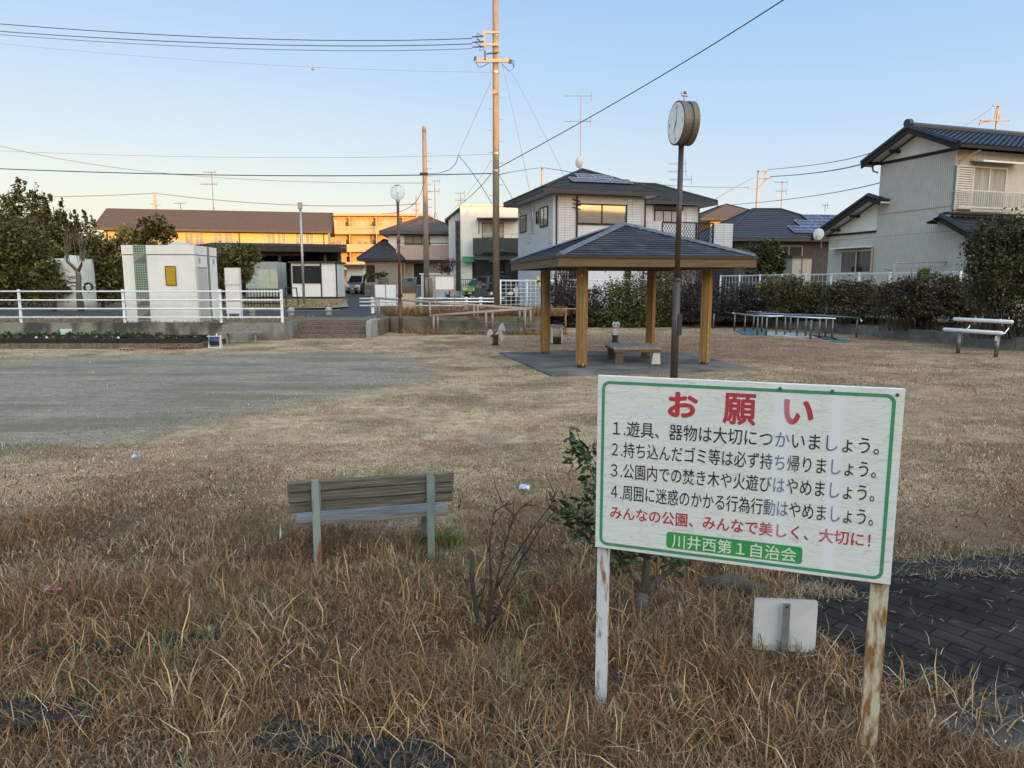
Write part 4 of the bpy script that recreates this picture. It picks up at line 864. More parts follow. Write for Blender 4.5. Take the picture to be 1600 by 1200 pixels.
for x, mm_ in ((0, 'bench_steel_rust'), (ln, 'bench_steel')):
    m = M(); m.box(x-.026, x+.026, .028, .036, -.08, zt+.006).box(x+.018, x+.026, .0362, .075, -.08, zt-.26).box(x-.026, x+.026, .0282, .05, zt+.0062, zt+.012); m.l('post', MT[mm_], t)
    m = M(); m.box(x+.028, x+.036, .04, .088, zt-.24, zt-.02).l('clamp', MT['bench_steel'], t)
    m = M(); m.box(x-.02, x+.02, .0765, .52, sz-.085, sz-.042).box(x-.02, x+.02, .42, .46, -.08, sz-.087).l('support', MT['bench_steel'], t)
# ---- litter and a stump
def crumple(name, lab, px, py, m, l=.09, w=.05, h=.03, seed=1, z=0.03):
    rng = np.random.default_rng(seed); p = G(px, py, z); q = M(); vs = []; n = 7; k = 5
    a = rng.random()*.6-.3
    for i in range(n):
        for j in range(k):
            u, v = (i/(n-1)-.5)*l, (j/(k-1)-.5)*w; vs.append((p[0]+u*math.cos(a)-v*math.sin(a), p[1]+u*math.sin(a)+v*math.cos(a), p[2]+h*(.5*rng.random()+.6*(1-abs(j/(k-1)-.5)*2))))
    q.add(vs, [(i*k+j, (i+1)*k+j, (i+1)*k+j+1, i*k+j+1) for i in range(n-1) for j in range(k-1)]); return tag(q.build(name, m), lab, 'litter')
crumple('candy_wrapper', 'crumpled light blue wrapper lying on the grass right of the bench', 820, 764, mat('wrap_blue', (.22,.33,.62), (.62,.66,.72), 22, .35), .10, .06, .05, 3)
crumple('paper_scrap', 'small blue and white scrap of litter on the lawn left of the bench', 213, 716, mat('wrap_grey', (.62,.63,.68), (.06,.08,.30), 26, .4), .09, .055, .05, 4)
p = G(437,833,.06); q = M(); q.add([(p[0]-.006,p[1],p[2]-.055),(p[0]+.012,p[1],p[2]-.03),(p[0]+.012,p[1]-.01,p[2]+.075)], [(0,1,2)]); q.add([(p[0]-.006,p[1]+.004,p[2]-.055),(p[0]+.012,p[1]+.004,p[2]-.03),(p[0]+.012,p[1]-.006,p[2]+.075)], [(2,1,0)]); tag(q.build('plastic_shard', MT['white_paint']), 'thin white plastic shard standing in grass just left of the bench', 'litter')
p = G(82,927,.06); t = thing('drink_can', 'crushed red and blue drink can lying in dry grass at left', 'can', (p[0],p[1],.04))
q = M(); q.tube([(p[0]-.055,p[1],.08),(p[0]-.045,p[1],.08),(p[0]+.0,p[1]+.01,.075),(p[0]+.045,p[1]+.012,.08),(p[0]+.055,p[1]+.012,.08)], [.024,.031,.026,.031,.024], 14); q.build('body', mat('can_print', (.22,.05,.07), (.20,.28,.36), 26, .25, .5, lo=.45, hi=.52), t, True)
q = M(); q.cyl((p[0]+.0552,p[1]+.012,.08),(p[0]+.058,p[1]+.012,.08),.023,n=14); q.build('lid', MT['steel'], t)
p = G(1075,918); q = M(); q.tube([(p[0]-.02,p[1]+.2,-.05),(p[0]-.02,p[1]+.2,.05),(p[0]-.01,p[1]+.2,.16)], [.06,.05,.045], 9); tag(q.build('tree_stump', MT['bark_grey'], None, True), 'short grey tree stump in the grass behind the notice sign', 'stump')
q = M(); a = G(1095,916,.06); b = G(1200,928,.06); q.tube([a,((a[0]+b[0])/2,(a[1]+b[1])/2+.05,.09),b], [.05,.06,.05], 9); tag(q.build('fallen_log', MT['bark'], None, True), 'dark fallen log in the grass under the notice sign', 'log')
# ================================================================ GAZEBO
fl, frp, blp = Vector(G(908,577)), Vector(G(1100,572)), Vector(G(853,556)); av = (frp-fl); bv = (blp-fl); yaw = (math.atan2(av.y, av.x)+math.atan2(bv.y,bv.x)-math.pi/2)/2
GF = Fr(fl.x, fl.y, 0, yaw); GW, GD = av.length, bv.length+.1
t = thing('gazebo', 'open park gazebo with hipped slate roof on four ochre timber posts', 'gazebo', GF(0,0,0))
oh = .79; ze = GF.hit(877,399,-oh)[1]-.0; zr = GF.hit(975,352,GD/2)[1]
MT['slate'] = brickmat('slate', (.080,.088,.102), (.042,.048,.058), (.02,.022,.027), .42, (zr-ze)/15, .0035, GF, .6, bump=.6, noise=.45)
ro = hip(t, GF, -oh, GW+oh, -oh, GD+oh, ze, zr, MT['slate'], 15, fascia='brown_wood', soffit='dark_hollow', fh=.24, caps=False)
cp = M(); P = lambda x, y, z: GF(x, y, z); w_, d_ = GW+2*oh, GD+2*oh; i_ = min(w_, d_)/2
q0, q1 = ((-oh+i_, GD/2), (GW+oh-i_, GD/2)) if w_ >= d_ else ((GW/2, -oh+i_), (GW/2, GD+oh-i_))
for c, q in (((-oh,-oh),q0),((GW+oh,-oh),q1 if w_>=d_ else q0),((GW+oh,GD+oh),q1),((-oh,GD+oh),q0 if w_>=d_ else q1),(q0,q1)):
    a = Vector(P(*c,ze)); b = Vector(P(*q,zr)); d = (b-a)
    if d.length < .05: continue
    s = d.cross(Vector((0,0,1))).normalized()*.11; u = Vector((0,0,.065)); cp.add([tuple(a-s+u*.2),tuple(a+u*1.2),tuple(a+s+u*.2),tuple(b-s+u*.2),tuple(b+u*1.2),tuple(b+s+u*.2)], [(0,1,4,3),(1,2,5,4),(0,3,5,2),(0,2,1),(3,4,5)], True)
cp.build('ridge_cap', mat('ridge_metal', (.13,.145,.165), (.09,.10,.115), 6, .5), ro)
M(GF).box(-oh-.05, GW+oh+.05, -oh-.05, -oh-.022, ze-.05, ze+.012).box(-oh-.05, -oh-.022, -oh-.021, GD+oh+.05, ze-.05, ze+.012).box(GW+oh+.022, GW+oh+.05, -oh-.021, GD+oh+.05, ze-.05, ze+.012).build('drip_edge', MT['black'], ro)
mk('post_wood', (.30,.165,.045), (.22,.12,.036), 4, .6, bump=.35, stretch=(5,5,.5), det=8, bsc=16)
def peel():
    m = MT['post_wood']; n = m.node_tree.nodes; L = m.node_tree.links; b = n['Principled BSDF']; src = b.inputs['Base Color'].links[0].from_socket
    tc = n.new('ShaderNodeTexCoord'); mp = n.new('ShaderNodeMapping'); mp.inputs['Scale'].default_value = (3,3,1); L.new(tc.outputs['Object'], mp.inputs[0])
    no = n.new('ShaderNodeTexNoise'); no.inputs['Scale'].default_value = 7; no.inputs['Detail'].default_value = 9; no.inputs['Roughness'].default_value = .7; L.new(mp.outputs[0], no.inputs[0])
    r = n.new('ShaderNodeValToRGB'); r.color_ramp.elements[0].position = .60; r.color_ramp.elements[1].position = .63; L.new(no.outputs[0], r.inputs[0])
    mi = n.new('ShaderNodeMix'); mi.data_type = 'RGBA'; L.new(r.outputs[0], mi.inputs[0]); L.new(src, mi.inputs[6]); mi.inputs[7].default_value = (.40,.34,.26,1); L.new(mi.outputs[2], b.inputs['Base Color'])
peel()
for x, y in ((0,0),(GW,0),(0,GD),(GW,GD)):
    m = M(GF); ro_ = []; 
    for z in (.12, ze-.245): 
        for k in range(16): 
            a = 2*math.pi*k/16; r = .112 if k % 2 else .112; ro_.append((x+r*math.cos(a)*1.0, y+r*math.sin(a), z))
    m.add(ro_, [(k,(k+1)%16,16+(k+1)%16,16+k) for k in range(16)]+[tuple(range(15,-1,-1)),tuple(range(16,32))]); po = m.build('post', MT['post_wood'], t)
    for dx, dy in ((-.12,0),(.12,0),(0,-.12)):      # raised battens
        M(GF).box(x+dx-.018, x+dx+.018, y+dy-.018, y+dy+.018, .10, ze-.26).build('batten', MT['post_wood'], po)
    M(GF).cyl((x,y,-.02),(x,y,.115),.10,n=14).build('foot', MT['brown_post'], po)
m = M(GF)
for y in (0, GD): m.box(-oh+.1, GW+oh-.1, y-.06, y+.06, ze-.24+.065, ze-.07)
m.build('beam', MT['brown_wood'], t)
so_ = gpoly([(780,553),(862,589),(1180,579),(1072,553),(894,551)]); slab_ = M().prism(so_, -.05, .045); tag(slab_.build('gazebo_floor', mat('gazebo_slab', (.20,.19,.18), (.09,.085,.08), 1.0, .95, spec=.15, bump=.3, bsc=50, det=8, world=True)), 'grey concrete floor slab with dark edges under the gazebo', 'floor slab')
# table bench inside
p = Vector(G(968,569,.045)); pr = Vector(G(1026,567,.045)); pl_ = Vector(G(938,563,.045)); TF = Fr(p.x, p.y, .045, R(2))
t = thing('bench_table', 'low square slatted bench table with stout brown legs under the gazebo', 'bench table', TF(0,0,0))
hz = TF.hit(968,545)[1]; Wt = TF.hit(1028,567)[0]; x0 = TF.hit(960,560)[0]-.0; x0 = -.15
ys = 1.35; sk_ = -.38
mt = mat('table_slat', (.36,.34,.33), (.20,.185,.175), 6, .85, bump=.5, stretch=(9,.6,9), det=8); n = 17
m = M(TF)
for i in range(n): a = x0+(Wt-x0+.08)*i/n; m.box(a, a+(Wt-x0+.08)/n-.012, -.06, ys, hz-.02, hz+.035)
m.build('slatted_top', mt, t)
m = M(TF).box(x0, Wt+.06, -.05, .0, hz-.085, hz-.022).box(x0, Wt+.06, ys-.1, ys-.05, hz-.085, hz-.022); m.build('apron', MT['brown_wood'], t)
for x, y in ((0,.03),(Wt-.04,.03),(0,ys-.15),(Wt-.04,ys-.15)):
    m = M(TF); m.add([(x-.12,y-.06,0),(x+.1,y-.06,0),(x+.1,y+.1,0),(x-.12,y+.1,0),(x-.08,y-.04,hz-.09),(x+.08,y-.04,hz-.09),(x+.08,y+.1,hz-.09),(x-.08,y+.1,hz-.09)], [(0,3,2,1),(4,5,6,7),(0,1,5,4),(1,2,6,5),(2,3,7,6),(3,0,4,7)]); o = m.build('leg', mat('leg_paint', (.105,.07,.062), (.055,.036,.032), 5, .7) if not (x > .1 and y < .1) else mat('leg_white', (.50,.47,.44), (.09,.065,.06), 5, .7, lo=.6, hi=.68), t)
# ================================================================ CLOCK POLE
p = G(1052.5,602); cx, cy = p[0], p[1]; t = thing('clock_pole', 'tall brown pole carrying a double faced round park clock', 'clock', (cx,cy,0))
zc = W(1067,193,cy)[2]; zj = W(1058,440,cy)[2]; M().cyl((cx,cy,-.05),(cx,cy,zj),.075,n=14).build('lower_pole', MT['brown_post'], t, True)
m = M(); m.lathe((cx,cy,zj), [(.075,.0),(.062,.05),(.052,.07)], 14); m.cyl((cx,cy,zj+.06),(cx,cy,zc-.38),.052,n=14); m.build('upper_pole', MT['brown_post'], t, True)
m = M(); m.box(cx+.03, cx+.105, cy-.09, cy-.0, 1.0, 1.42); m.build('service_hatch', MT['dark_grey'], t)
CF = Fr(cx+.03, cy, zc, R(-79)); rad = .402; mk('clock_case', (.15,.12,.088), (.13,.105,.075), 3, .45)
def disc(m, F, y0, y1, r0, r1=None, n=40): 
    r1 = r0 if r1 is None else r1
    vs = [F(r*math.cos(2*math.pi*i/n), y, r*math.sin(2*math.pi*i/n)) for y, r in ((y0,r0),(y1,r1)) for i in range(n)]
    m.add(vs, [(i,(i+1)%n,n+(i+1)%n,n+i) for i in range(n)]+[tuple(range(n)), tuple(range(2*n-1,n-1,-1))], True); return m
m = M(); disc(m, CF, -.05, .05, rad-.03); m.build('case_core', MT['clock_case'], t)
for s in (-1, 1):
    m = M(); disc(m, CF, s*.04, s*.15, rad); m.build('case', MT['clock_case'], t, False)
    CS = CF if s < 0 else CF.sub(0,0,math.pi)
    m = M(); disc(m, CS, -.156, -.1505, rad-.03); face = m.build('dial', mat('dial', (.74,.75,.74), (.70,.71,.70), 3, .3) if s < 0 else MT['white_paint'], t)
    m = M(CS); n = 40
    for i in range(n):
        a, b = 2*math.pi*i/n, 2*math.pi*(i+1)/n; m.add([(rad*math.cos(a),-.1505,rad*math.sin(a)),(rad*math.cos(b),-.1505,rad*math.sin(b)),((rad-.03)*math.cos(b),-.157,(rad-.03)*math.sin(b)),((rad-.03)*math.cos(a),-.157,(rad-.03)*math.sin(a))], [(0,1,2,3)])
    m.build('bezel', MT['brown_post'], t)
    m = M(CS)
    for k in range(12):
        if k % 3 == 0: continue
        a = R(90-30*k); c_, s_ = math.cos(a), math.sin(a); m.add([(c_*.30-s_*.011,-.158,s_*.30+c_*.011),(c_*.30+s_*.011,-.158,s_*.30-c_*.011),(c_*.335+s_*.011,-.158,s_*.335-c_*.011),(c_*.335-s_*.011,-.158,s_*.335+c_*.011)], [(0,1,2,3)])
    m.build('hour_mark', MT['wall_grey'], face)
    for body, a in (('12',90),('3',0),('6',270),('9',180)):
        cu = bpy.data.curves.new('numeral', 'FONT'); cu.body = body; cu.size = .11; cu.align_x = 'CENTER'; cu.align_y = 'CENTER'; o = bpy.data.objects.new('n', cu); COL.objects.link(o); bpy.context.view_layer.update()
        me = bpy.data.meshes.new_from_object(o.evaluated_get(bpy.context.evaluated_depsgraph_get())); bpy.data.objects.remove(o)
        off = np.array(WL[t.name])
        for v in me.vertices: v.co = Vector(np.array(CS(v.co.x+.29*math.cos(R(a)), -.1585, v.co.y+.29*math.sin(R(a))))-off)
        me.materials.clear(); me.materials.append(MT['dark_grey']); o = bpy.data.objects.new('numeral', me); COL.objects.link(o); o.parent = face
    for ln_, wd0, ang in ((.19,.018,241),(.31,.012,80)):
        a = R(ang); c_, s_ = math.cos(a), math.sin(a); m = M(CS); m.add([(-s_*wd0-.05*c_,-.160,c_*wd0-.05*s_),(s_*wd0-.05*c_,-.160,-c_*wd0-.05*s_),(c_*ln_+s_*wd0*.4,-.160,s_*ln_-c_*wd0*.4),(c_*ln_-s_*wd0*.4,-.160,s_*ln_+c_*wd0*.4)], [(0,1,2,3)]); m.build('hand', MT['dark_grey'], face)
m = M(); m.cyl((cx+.03,cy,zc+rad-.03),(cx+.03,cy,zc+rad+.10),.018,n=8); q = Fr(cx+.03,cy,zc+rad+.14,R(15)); m.F = q; m.add([(-.06,-.03,-.04),(.06,-.03,-.04),(.06,.015,.055),(-.06,.015,.055),(-.06,.0,-.055),(.06,.0,-.055),(.06,.045,.04),(-.06,.045,.04)], [(0,1,2,3),(7,6,5,4),(0,4,5,1),(1,5,6,2),(2,6,7,3),(3,7,4,0)]); cap = m.build('solar_unit', MT['wall_grey'], t)
m = M(q); m.add([(-.03,-.026,-.012),(.035,-.026,-.012),(.035,.0,.042),(-.03,.0,.042)], [(0,1,2,3)]); 
for v in range(4): m.v[v] = tuple(np.array(m.v[v])-q.b*.004)
m.build('cell', MT['solar'], cap)
# ================================================================ GLOBE LAMP
p = G(626,521); t = thing('globe_lamp', 'red brown lamp post with a clear glass globe on top, right of the stairs', 'street lamp', (p[0],p[1],0)); zg = W(622.5,301,p[1])[2]
m = M(); m.cyl((p[0],p[1],-.05),(p[0],p[1],1.3),.085,n=12); m.lathe((p[0],p[1],1.3), [(.085,0),(.06,.06)], 12); m.cyl((p[0],p[1],1.355),(p[0],p[1],zg-.36),.055,n=12); m.cyl((p[0],p[1],zg-1.95),(p[0],p[1],zg-1.83),.075,n=12); m.build('pole', MT['red_brown_post'], t, True)
m = M(); m.lathe((p[0],p[1],zg), [(.02,-.36),(.09,-.36),(.09,-.29),(.06,-.27)], 12); m.build('collar', MT['galv'], t)
gm = mat('globe_glass', (.8,.85,.9), None, rough=.08); gb_ = gm.node_tree.nodes['Principled BSDF']; gb_.inputs['Transmission Weight'].default_value = .35; gb_.inputs['IOR'].default_value = 1.05; gb_.inputs['Alpha'].default_value = .5; gb_.inputs['Specular IOR Level'].default_value = .9
m = M(); m.lathe((p[0],p[1],zg), [(.30*math.sin(R(a))+.002, -.30*math.cos(R(a))) for a in range(12,181,12)], 24); m.build('globe', gm, t, True)
m = M(); m.lathe((p[0],p[1],zg), [(.302*math.cos(R(a))+.001, .302*math.sin(R(a))) for a in range(62,91,7)], 24); m.build('cap', MT['dark_grey'], t)
m = M(); m.cyl((p[0],p[1],zg-.28),(p[0],p[1],zg-.02),.045,n=8); m.lathe((p[0],p[1],zg-.02), [(.05,0),(.07,.05),(.05,.12),(.01,.14)], 10); m.build('bulb', MT['lamp_lens'], t)
# ================================================================ WALLS, STAIRS, RAMP, FENCES
WY = 25.44; xl_ = -60; xr_ = G(445,532)[0]
m = M(); m.prism([(xl_,WY),(xr_,WY),(xr_,27.8),(xr_-.25,27.8),(xr_-.25,WY+.25),(xl_,WY+.25)], -.05, .635); tag(m.build('retaining_wall', mat('old_concrete', (.24,.225,.205), (.075,.07,.064), 1.5, .95, spec=.15, lo=.42, hi=.6, bump=.5, bsc=40, det=10, stretch=(1,1,.45), world=True)), 'low stained concrete retaining wall below the white pipe fence', 'wall')
t = thing('stairs', 'wide stairs of four brown tiled steps from the lawn up to the street', 'stairs', (xr_,26.5,0)); 
xs0, xs1 = xr_+.005, G(577,527)[0]; mt = brickmat('stair_tile', (.20,.145,.13), (.165,.12,.108), (.07,.055,.05), .33, .15, .012, None, .8, off=0, noise=.3)
for k in range(4):
    y = 26.45+.33*k; o = M().box(xs0, xs1, y, 27.9, .15*k-(.03 if k == 0 else 0)+.001*(k>0), .15*(k+1)).build('step', mt, t)
    M().box(xs0, xs1, y-.018, y-.001, .15*(k+1)-.035, .15*(k+1)+.004).build('nosing', mat('nosing', (.22,.17,.15), (.16,.12,.105), 6, .8), o)
m = M(); y0 = 26.4; m.xprism([(y0,-.05),(y0,.55),(y0+.3,.66),(28.2,.66),(28.2,-.05)], xs1+.004, xs1+.19); tag(m.build('stair_cheek', MT['concrete_light']), 'pale concrete cheek wall closing the right end of the stairs', 'wall')
# ramp: upper leg falls to the right, lower leg returns to the lawn
t = thing('ramp', 'concrete wheelchair ramp doubling back beside the stairs', 'ramp', (-5,29.9,0)); mr2 = mat('ramp_wall', (.15,.135,.11), (.06,.055,.045), 1.3, .92, bump=.5, bsc=40, det=9, world=True)
M().add([(-5.1,29.9,-.05),(2.2,29.9,-.05),(2.2,29.9,.24),(-5.1,29.9,.61),(-5.1,31.2,-.05),(2.2,31.2,-.05),(2.2,31.2,.24),(-5.1,31.2,.61)], [(0,1,2,3),(7,6,5,4),(3,2,6,7),(1,5,6,2),(0,3,7,4),(0,4,5,1)]).build('upper_leg', mr2, t)
M().add([(-3.3,28.75,-.05),(2.2,28.75,-.05),(2.2,28.75,.24),(-3.3,28.75,.012),(-3.3,29.895,-.05),(2.2,29.895,-.05),(2.2,29.895,.24),(-3.3,29.895,.012)], [(0,1,2,3),(7,6,5,4),(3,2,6,7),(1,5,6,2),(0,3,7,4),(0,4,5,1)]).build('lower_leg', mr2, t)
HR = mat('handrail', (.33,.26,.225), (.27,.21,.18), 5, .5)
def handrail(lab, top, posts, r=.035):
    t = thing('handrail', lab, 'handrail', top[0], 0, 'handrails of the ramp'); m = M(); m.tube(top, r, 8); m.build('rail', HR, t, True)
    for a, b in posts: M().cyl(a, b, .045, n=8).build('post', HR, t, True)
def hposts(top, ks, zf): 
    out = []
    for k in ks:
        a, b = Vector(top[0]), Vector(top[-1]); q = a.lerp(b, k); out.append(((q.x, q.y, zf(q.x)), (q.x, q.y, q.z)))
    return out
zu = lambda x: .61+(.24-.61)*(x+5.1)/7.3; zl2 = lambda x: max(.0, .012+.228*(x+3.3)/5.5)
a, b = W(583,465,31.05), W(829,482,31.05); top = [a, b]; handrail('beige handrail along the street side of the ramp', top, hposts(top, (.02,.36,.64,.93), zu))
a, b = W(592,466.5,30.05), W(826,483.5,30.05); top = [a, b]; handrail('beige handrail along the middle wall of the ramp', top, hposts(top, (.0,.34,.66,.97), zu))
a, b = W(671,494,28.85), W(832,482.5,28.85); top = [a, b]; handrail('beige handrail along the lawn side of the ramp, low end by the grass', top, hposts(top, (.04,.55,.93), zl2))
a, b = W(676,492,29.75), W(832,481,29.75); top = [a, b]; handrail('beige handrail just behind the lawn side rail of the ramp', top, hposts(top, (.05,.60,.98), zl2))
a, b = W(834,483,32.2), W(905,482.5,32.2); top = [a, b]; handrail('thin pale handrail running right behind the gazebo post', top, hposts(top, (.0,.70), lambda x: .1), .025)
# white pipe fence on the wall
FY = 25.56; t = thing('pipe_fence', 'white steel pipe fence with four rails along the retaining wall', 'fence', (-20,FY,.63)); zt = W(175,453,FY)[2]; xp = [G(p, 506, .635)[0] for p in (8,175,331,429.5)]; dx = xp[1]-xp[0]; xp = [xp[0]-dx, xp[0]-2*dx]+xp
for x in xp: m = M(); m.bbox(x-.045, x+.045, FY-.03, FY+.03, .60, zt+.02, .01); m.build('post', MT['white_steel'], t)
zs_ = [zt-.05-(zt-.63)*k for k in (.0,.265,.525,.79)]; cx_ = G(445,500,.635)[0]; 
for z in zs_: m = M(); m.tube([(xp[1]-2,FY-.045,z),(xp[-1]-.02,FY-.045,z),(xp[-1]+.02,FY-.03,z),(cx_,27.1,z)], .028, 8); m.build('rail', MT['white_steel'], t, True)
M().bbox(cx_-.04, cx_+.04, 27.05, 27.12, .6, zt+.02, .01).build('post', MT['white_steel'], t)
# ---- public toilet
F = Fr(*G(196,505,.6)[:2], .6, R(0)); x1 = F.hit(308,450)[0]; zt = F.hit(240,382)[1]
F = Fr(F.o[0], 26.35, .6, R(2)); x1 = F.hit(308,470)[0]; x0 = F.hit(196,470)[0]; zt = F.hit(250,383)[1]
t = thing('public_toilet', 'small white public toilet block with green tile stripe and yellow window', 'toilet block', F(x0,0,0)); TD = 2.15
M(F).box(x0, x1, 0, TD, -.1, zt-.36).build('wall', MT['plaster'], t); M(F).box(x0-.012, x1+.012, -.012, TD+.012, zt-.33, zt).build('parapet', MT['plaster'], t); M(F).box(x0+.01, x1-.01, .01, TD-.01, zt-.36, zt-.33).build('joint', MT['dark_grey'], t)
gt = brickmat('green_tile', (.05,.11,.075), (.035,.085,.058), (.30,.34,.27), .085, .085, .014, F, .35, off=0, bump=.4, noise=.1)
sa, sb = F.hit(211.5,440)[0]+.0, F.hit(232,440)[0]; xa = (F.hit(208,390)[0]+F.hit(216,500)[0])/2; xb = (F.hit(228,390)[0]+F.hit(236,500)[0])/2
M(F).box(xa, xb, -.022, -.013, -.05, zt-.002).build('tile_stripe', gt, t)
gp = mat('grey_tile', (.25,.245,.22), (.20,.195,.18), 9, .5); gd = mat('dark_tile', (.12,.125,.125), (.10,.10,.10), 9, .5)
for p0, p1 in ((396,410),(463,477),(485,499)):
    z1 = F.hit(222,p0)[1]; z0 = F.hit(222,p1)[1]; m = M(F); m.add([(xa,-.026,z0),(xb,-.026,z1),(xa,-.026,z1)], [(0,1,2)]); m.build('pale_triangle', gp, t); m = M(F); m.add([(xa,-.026,z0),(xb,-.026,z0),(xb,-.026,z1)], [(0,1,2)]); m.build('dark_triangle', gd, t)
a = rpx(F, 260, 417, 274.5, 445); M(F).box(a[0], a[1], -.02, -.004, a[2], a[3]).build('yellow_window', mat('yellow_glass', (.48,.29,.012), (.42,.25,.012), 2, .25), t); m = M(F); m.box(a[0]-.03, a[1]+.03, -.03, -.021, a[2]-.03, a[2]).box(a[0]-.03, a[1]+.03, -.03, -.021, a[3], a[3]+.03).box(a[0]-.03, a[0], -.03, -.021, a[2]+.001, a[3]-.001).box(a[1], a[1]+.03, -.03, -.021, a[2]+.001, a[3]-.001); m.build('window_frame', MT['brown_wood'], t)
SF = F.sub(x1, 0, R(90)); 
for y0, y1, mt_ in ((.2,.95,'frame_alu'),): M(SF).box(y0, y1, -.03, -.004, -.05, 1.95).build('door', MT[mt_], t); 
m = M(SF); m.box(.56, .60, -.04, -.031, 0, 1.94).box(.15, .199, -.04, -.004, -.05, 2.0).box(.951, 1.0, -.04, -.004, -.05, 2.0).box(.15, 1.0, -.04, -.004, 2.001, 2.05); m.build('door_frame', MT['frame_alu'], t)
M(SF).box(1.18, 1.36, -.022, -.013, -.05, zt-.002).build('tile_stripe', gt, t); M(SF).box(1.55, 2.0, -.03, -.004, -.05, 1.95).build('door', MT['white_paint'], t)
for y in (.3, 1.7): M(SF).box(y, y+.22, -.02, -.004, 2.15, 2.42).build('toilet_sign', MT['wall_grey'], t); 
m = M(SF)
for y in (.37, 1.75): m.lathe(SF(y,-.025,2.385), [(.02,-.01),(.02,.012)], 8); m.box(y-.02, y+.02, -.026, -.021, 2.2, 2.35)
m.build('pictogram', MT['dark_grey'], t)
dm = M(); c = F((x0+x1)/2+.35, 1.05, 0); dm.lathe((c[0],c[1],c[2]+zt-.25), [(.62*math.cos(R(a))+.001,.42*math.sin(R(a))) for a in range(0,91,10)], 20); dm.build('skylight_dome', mat('dome', (.45,.48,.5), None, rough=.2), t, True)
# ---- flower bed
BY = G(150,546)[1]; by0 = G(150,545)[1]; t = thing('flower_bed', 'long flower bed edged with ribbed brown bricks under the fence wall', 'flower bed', (-13,by0,0)); xr2 = G(310,545)[0]; xL = -24
m = M(); rng = np.random.default_rng(3); w = .085; n = int((xr2-xL)/w)
for i in range(n):
    x = xL+i*w; m.box(x+.004, x+w-.004, by0-.03-.012*(i%2), by0+.05, -.03, .165+rng.normal()*.004)
for i in range(28): y = by0+.06+i*w; m.box(xr2-.06, xr2+.02+.01*(i%2), y, y+w-.008, -.03, .165)
m.build('edging', mat('edge_brick', (.20,.14,.10), (.12,.088,.065), 5, .9, bump=.5, bsc=30), t)
M().box(xL, xr2-.07, by0+.06, 24.6, -.03, .12).build('soil', mat('soil', (.035,.027,.02), (.02,.016,.012), 9, .95, bump=1., bsc=30), t)
m = M(); x = xL
while x < xr2-.7: m.box(x, x+.62, by0+.35, by0+.37, .10, .29); m.box(x+.6, x+.62, by0+.372, by0+.6, .10, .29); x += .64
m.box(xL, xr2-.1, 23.6, 23.62, .1, .34); m.build('planter_edge', MT['black'], t)
def rosette(n, x0, x1, y0, y1, z, seed, hs, cols, name, par):
    rng = np.random.default_rng(seed); vs = []; C = []
    for _ in range(n):
        cx0, cy0 = rng.uniform(x0, x1), rng.uniform(y0, y1); s = hs*(.5+rng.random()*.8); col = np.array(cols[int(rng.integers(len(cols)))])
        for k in range(9):
            a = rng.random()*6.28; el = rng.uniform(.2, 1.3); d = np.array([math.cos(a)*math.cos(el), math.sin(a)*math.cos(el), math.sin(el)]); sd = np.array([-math.sin(a), math.cos(a), 0])*s*.28; b = np.array([cx0, cy0, z])
            vs += [b, b+d*s*.55+sd, b+d*s, b+d*s*.55-sd]; C += [col*rng.uniform(.7,1.3)]*4
    V = np.array(vs); return tinted(name, V, np.arange(len(V)).reshape(-1,4), np.array(C), MT['leaf'], par)
rosette(150, xL, xr2-.3, by0+.45, by0+1.5, .24, 5, .12, [(.045,.07,.022),(.065,.095,.03),(.09,.11,.045)], 'bedding_plants', t); rosette(130, xL+6, xr2-2, by0+1.6, 24.2, .28, 6, .15, [(.06,.105,.03),(.09,.15,.05)], 'bedding_plants', t)
rng = np.random.default_rng(9); m = M()
for x, y in ((G(114,537)[0],by0+.6),(G(222,537)[0],by0+.5),(G(8,537)[0],by0+.5),(G(100,537)[0],by0+.55)): m.lathe((x,y,.3), [(.001,-.03),(.04,-.01),(.045,.02),(.001,.05)], 8)
m.build('white_flower', MT['white_paint'], t)
p = W(103,520,24.0); FB = Fr(p[0],24.0,0,0); t = thing('garden_label', 'small pale green square notice standing in the flower bed', 'sign', (p[0],24.0,.1)); a = rpx(FB,94.5,514,112,526.5); M(FB).bbox(a[0],a[1],0,.02,a[2],a[3],.005).build('plate', mat('label_green', (.52,.66,.60), (.50,.62,.58), 3, .5), t); M(FB).box((a[0]+a[1])/2-.02,(a[0]+a[1])/2+.02,.021,.04,.05,a[3]-.1).build('stake', MT['galv'], t)
mk('red_brick', (.24,.13,.095), (.17,.09,.065), 6, .9)
for (px, py), lab in (((197,549),'pale perforated brick lying in front of the flower bed edging'),((260,546.5),'reddish perforated brick lying flat against the bed edging'),((284,546),'reddish perforated brick at the right end of the bed edging')):
    p = G(px,py); q = M(Fr(p[0],p[1],0,0)); L2, Hh = .21, .10; q.box(-L2,L2,0,.12,0,.03).box(-L2,L2,0,.12,Hh-.03,Hh)
    for i in range(5): x = -L2+2*L2*i/4; q.box(max(-L2,x-.02), min(L2,x+.02), .001, .119, .0301, Hh-.0301)
    q.box(-L2+.01, L2-.01, .09, .1, .0305, Hh-.0305); tag(q.build('brick', MT['red_brick'] if px > 200 else mat('tan_brick', (.33,.25,.18), (.27,.20,.15), 6, .9)), lab, 'brick')
